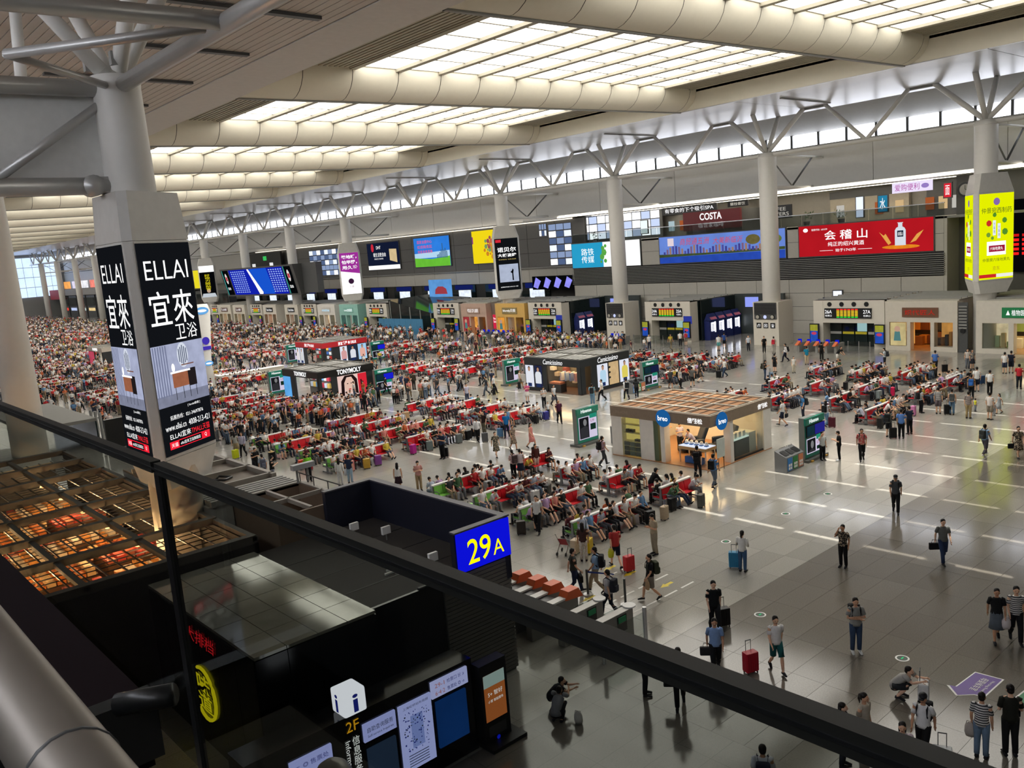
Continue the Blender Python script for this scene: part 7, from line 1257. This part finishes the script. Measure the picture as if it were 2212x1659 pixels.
for (x, y, a, d) in near_seats:
    fill = .82 if x < 50 else .88
    if random.random() > fill: continue
    pose = random.choice(['sitA', 'sitB', 'sitB', 'sitC', 'sitA', 'sitD'] if a < 0 else ['sitA', 'sitB', 'sitB', 'sitC'])
    tc, bc = random.choice(TOPC), random.choice(BOTC); bot = random.choice(['trousers', 'trousers', 'trousers', 'shorts']); hr = random.choice(['short', 'short', 'short', 'long', 'pony'])
    nm, rw = bname(x, y); k = int(round((x - min(base[nm])) / .57)); r = rown[max(0, min(3, int(round((y - (.34 if a > 0 else -.34) - {'n': 25.6, 's': 25.6, 'f': 25.3, 'b': 46.9}[nm[0]]) / {'n': 3.4, 's': 3.4, 'f': 3.7, 'b': 3.5}[nm[0]]))))]
    lab = f'{colname(tc)}-topped person seated {"toward" if a < 0 else "away from"} the viewer, {ORD[min(k, 19)]} seat, {r} row, {nm}'
    if NP[0] >= CAP or lab in labels: crowd.append((x, y, a + random.uniform(-.15, .15), 1, 1.0)); continue
    labels.add(lab); person(x, y, a + random.uniform(-.2, .2), pose, random.choice(['tee', 'tee', 'tee', 'long', 'vest']), tc, bot, bc, hr, random.uniform(.93, 1.03), lab, 'travellers seated on the near benches', face=False)
# ---- the rest of the crowd: one mass of small figures
def tmpl(pose, lod):
    j = JT[pose]; n = 6 if lod == 0 else 4; parts = []
    b = G(); b.tube([j['jaw'] - V((0, 0, .03)), j['head'], j['top'] - V((0, 0, .03))], [.055, .085, .04], n, Y1)
    for s in 'lr': b.tube([mid(j['sh' + s], j['el' + s], .6), j['el' + s], j['wr' + s] + (j['wr' + s] - j['el' + s]).normalized() * .1], [.05, .045, .03], 4, cap=False)
    parts.append((b, 0)); t_ = G(); t_.tube([j['pel'] - V((0, 0, .05)), j['waist'], j['chest'], mid(j['chest'], j['nk'], .7), j['nk']], [(.17, .13), (.15, .12), (.19, .13), (.17, .1), (.06, .06)], n, Y1, False)
    for s in 'lr': t_.tube([j['sh' + s] + V((0, 0, .03)), mid(j['sh' + s], j['el' + s], .7)], [.075, .065], 4, cap=False)
    parts.append((t_, 1)); q = G(); q.tube([j['waist'], j['pel'], j['pel'] - V((0, 0, .1))], [(.15, .12), (.17, .135), (.14, .11)], n, Y1)
    for s in 'lr': q.tube([j['hp' + s], j['kn' + s], j['an' + s]], [.105, .08, .062], 4, cap=False)
    parts.append((q, 2)); h = G(); h.ell(mid(j['head'], j['top'], .45) + V((-.03, 0, .01)), (.1, .09, .09), n, 3); parts.append((h, 3))
    o = G()
    for s in 'lr': o.tube([j['an' + s] - V((.04, 0, .03)), j['to' + s] + V((.03, 0, 0))], [.05, .035], 4)
    parts.append((o, 4)); vs, fs, pid = [], [], []
    for g, i in parts: bse = len(vs); vs += g.v; fs += [tuple(k + bse for k in f) for f in g.f]; pid += [i] * len(g.v)
    return np.array(vs, 'f'), fs, np.array(pid)
for (x, y, a, d) in SEATS:
    if d: continue
    if random.random() < (.9 if y < 120 else .95): crowd.append((x, y, a + random.uniform(-.2, .2), 1, random.uniform(.9, 1.03)))
BLOCKED = [(13, 21.5, 69, 87), (37, 44.2, 69, 77.6), (50.8, 58.4, 49.4, 57.6), (51, 58.6, 93.4, 101.6), (36, 47, 92, 95.5), (37, 45, 131, 141.5), (36.9, 44.3, 26.5, 35)]
def stand_area(x0, x1, y0, y1, n):
    for _ in range(n):
        x, y = random.uniform(x0, x1), random.uniform(y0, y1)
        if any(b[0] < x < b[1] and b[2] < y < b[3] for b in BLOCKED): continue
        crowd.append((x, y, random.uniform(0, 6.28), 0, random.uniform(.88, 1.05)))
for a in ((25, 37, 60.5, 68.2, 130), (30, 46, 62.5, 69, 60), (44, 60, 60, 68, 36), (25, 37, 80, 90, 90), (44, 68, 80, 90, 60), (60, 77, 60, 68, 14), (71, 79, 68, 84, 130), (71, 80.5, 85, 104, 50), (71, 80, 104, 125, 60), (19, 25, 64, 100, 60), (25, 70, 101, 112, 120), (22, 72, 123, 134, 150), (22, 78, 112, 180, 800), (20, 78, 180, 290, 1700), (20, 80, 290, 368, 900), (71.5, 80, 125, 200, 220), (20, 25, 100, 160, 120)): stand_area(*a)
TM = {(s, l): [tmpl(p, l) for p in (('stand', 'walkA', 'phone', 'walkB') if s == 0 else ('sitA', 'sitB', 'sitC'))] for s in (0, 1) for l in (0, 1)}
CT = [lin(c) for c in TOPC + ['#f0eeea', '#f0eeea', '#e8d4cc', '#e04a44', '#f0e8e0', '#f4f2ee', '#e8e4e0']]; CB = [lin(c) for c in BOTC]; HB = [lin('#17120f'), lin('#241a14'), lin('#0f0d0c')]
VS, FS, CS, off = [], [], [], 0
for (x, y, a, s, sc) in crowd:
    v, f, pid = random.choice(TM[(s, 1 if y > 110 else 0)]); ca, sa = math.cos(a) * sc, math.sin(a) * sc
    q = np.empty_like(v); q[:, 0] = v[:, 0] * ca - v[:, 1] * sa + x; q[:, 1] = v[:, 0] * sa + v[:, 1] * ca + y; q[:, 2] = v[:, 2] * sc
    pal = np.array([random.choice(SKIN), random.choice(CT), random.choice(CB), random.choice(HB), (.03, .03, .035)], 'f'); VS.append(q); CS.append(pal[pid]); FS += [tuple(k + off for k in ff) for ff in f]; off += len(v)
VS = np.concatenate(VS); CS = np.concatenate(CS); me = bpy.data.meshes.new('crowd'); me.from_pydata(VS.tolist(), [], FS)
at_ = me.color_attributes.new('tone', 'FLOAT_COLOR', 'POINT'); at_.data.foreach_set('color', np.concatenate([CS, np.ones((len(CS), 1), 'f')], 1).ravel()); me.materials.append(M_crowd); me.polygons.foreach_set('use_smooth', [True] * len(me.polygons)); me.update()
link('crowd', me, None, 'dense mass of seated and standing travellers filling the far hall', 'stuff', 'crowd')
print('PEOPLE', NP[0], 'CROWD', len(crowd), 'FACES', len(FS), 'OBJECTS', len(bpy.data.objects))
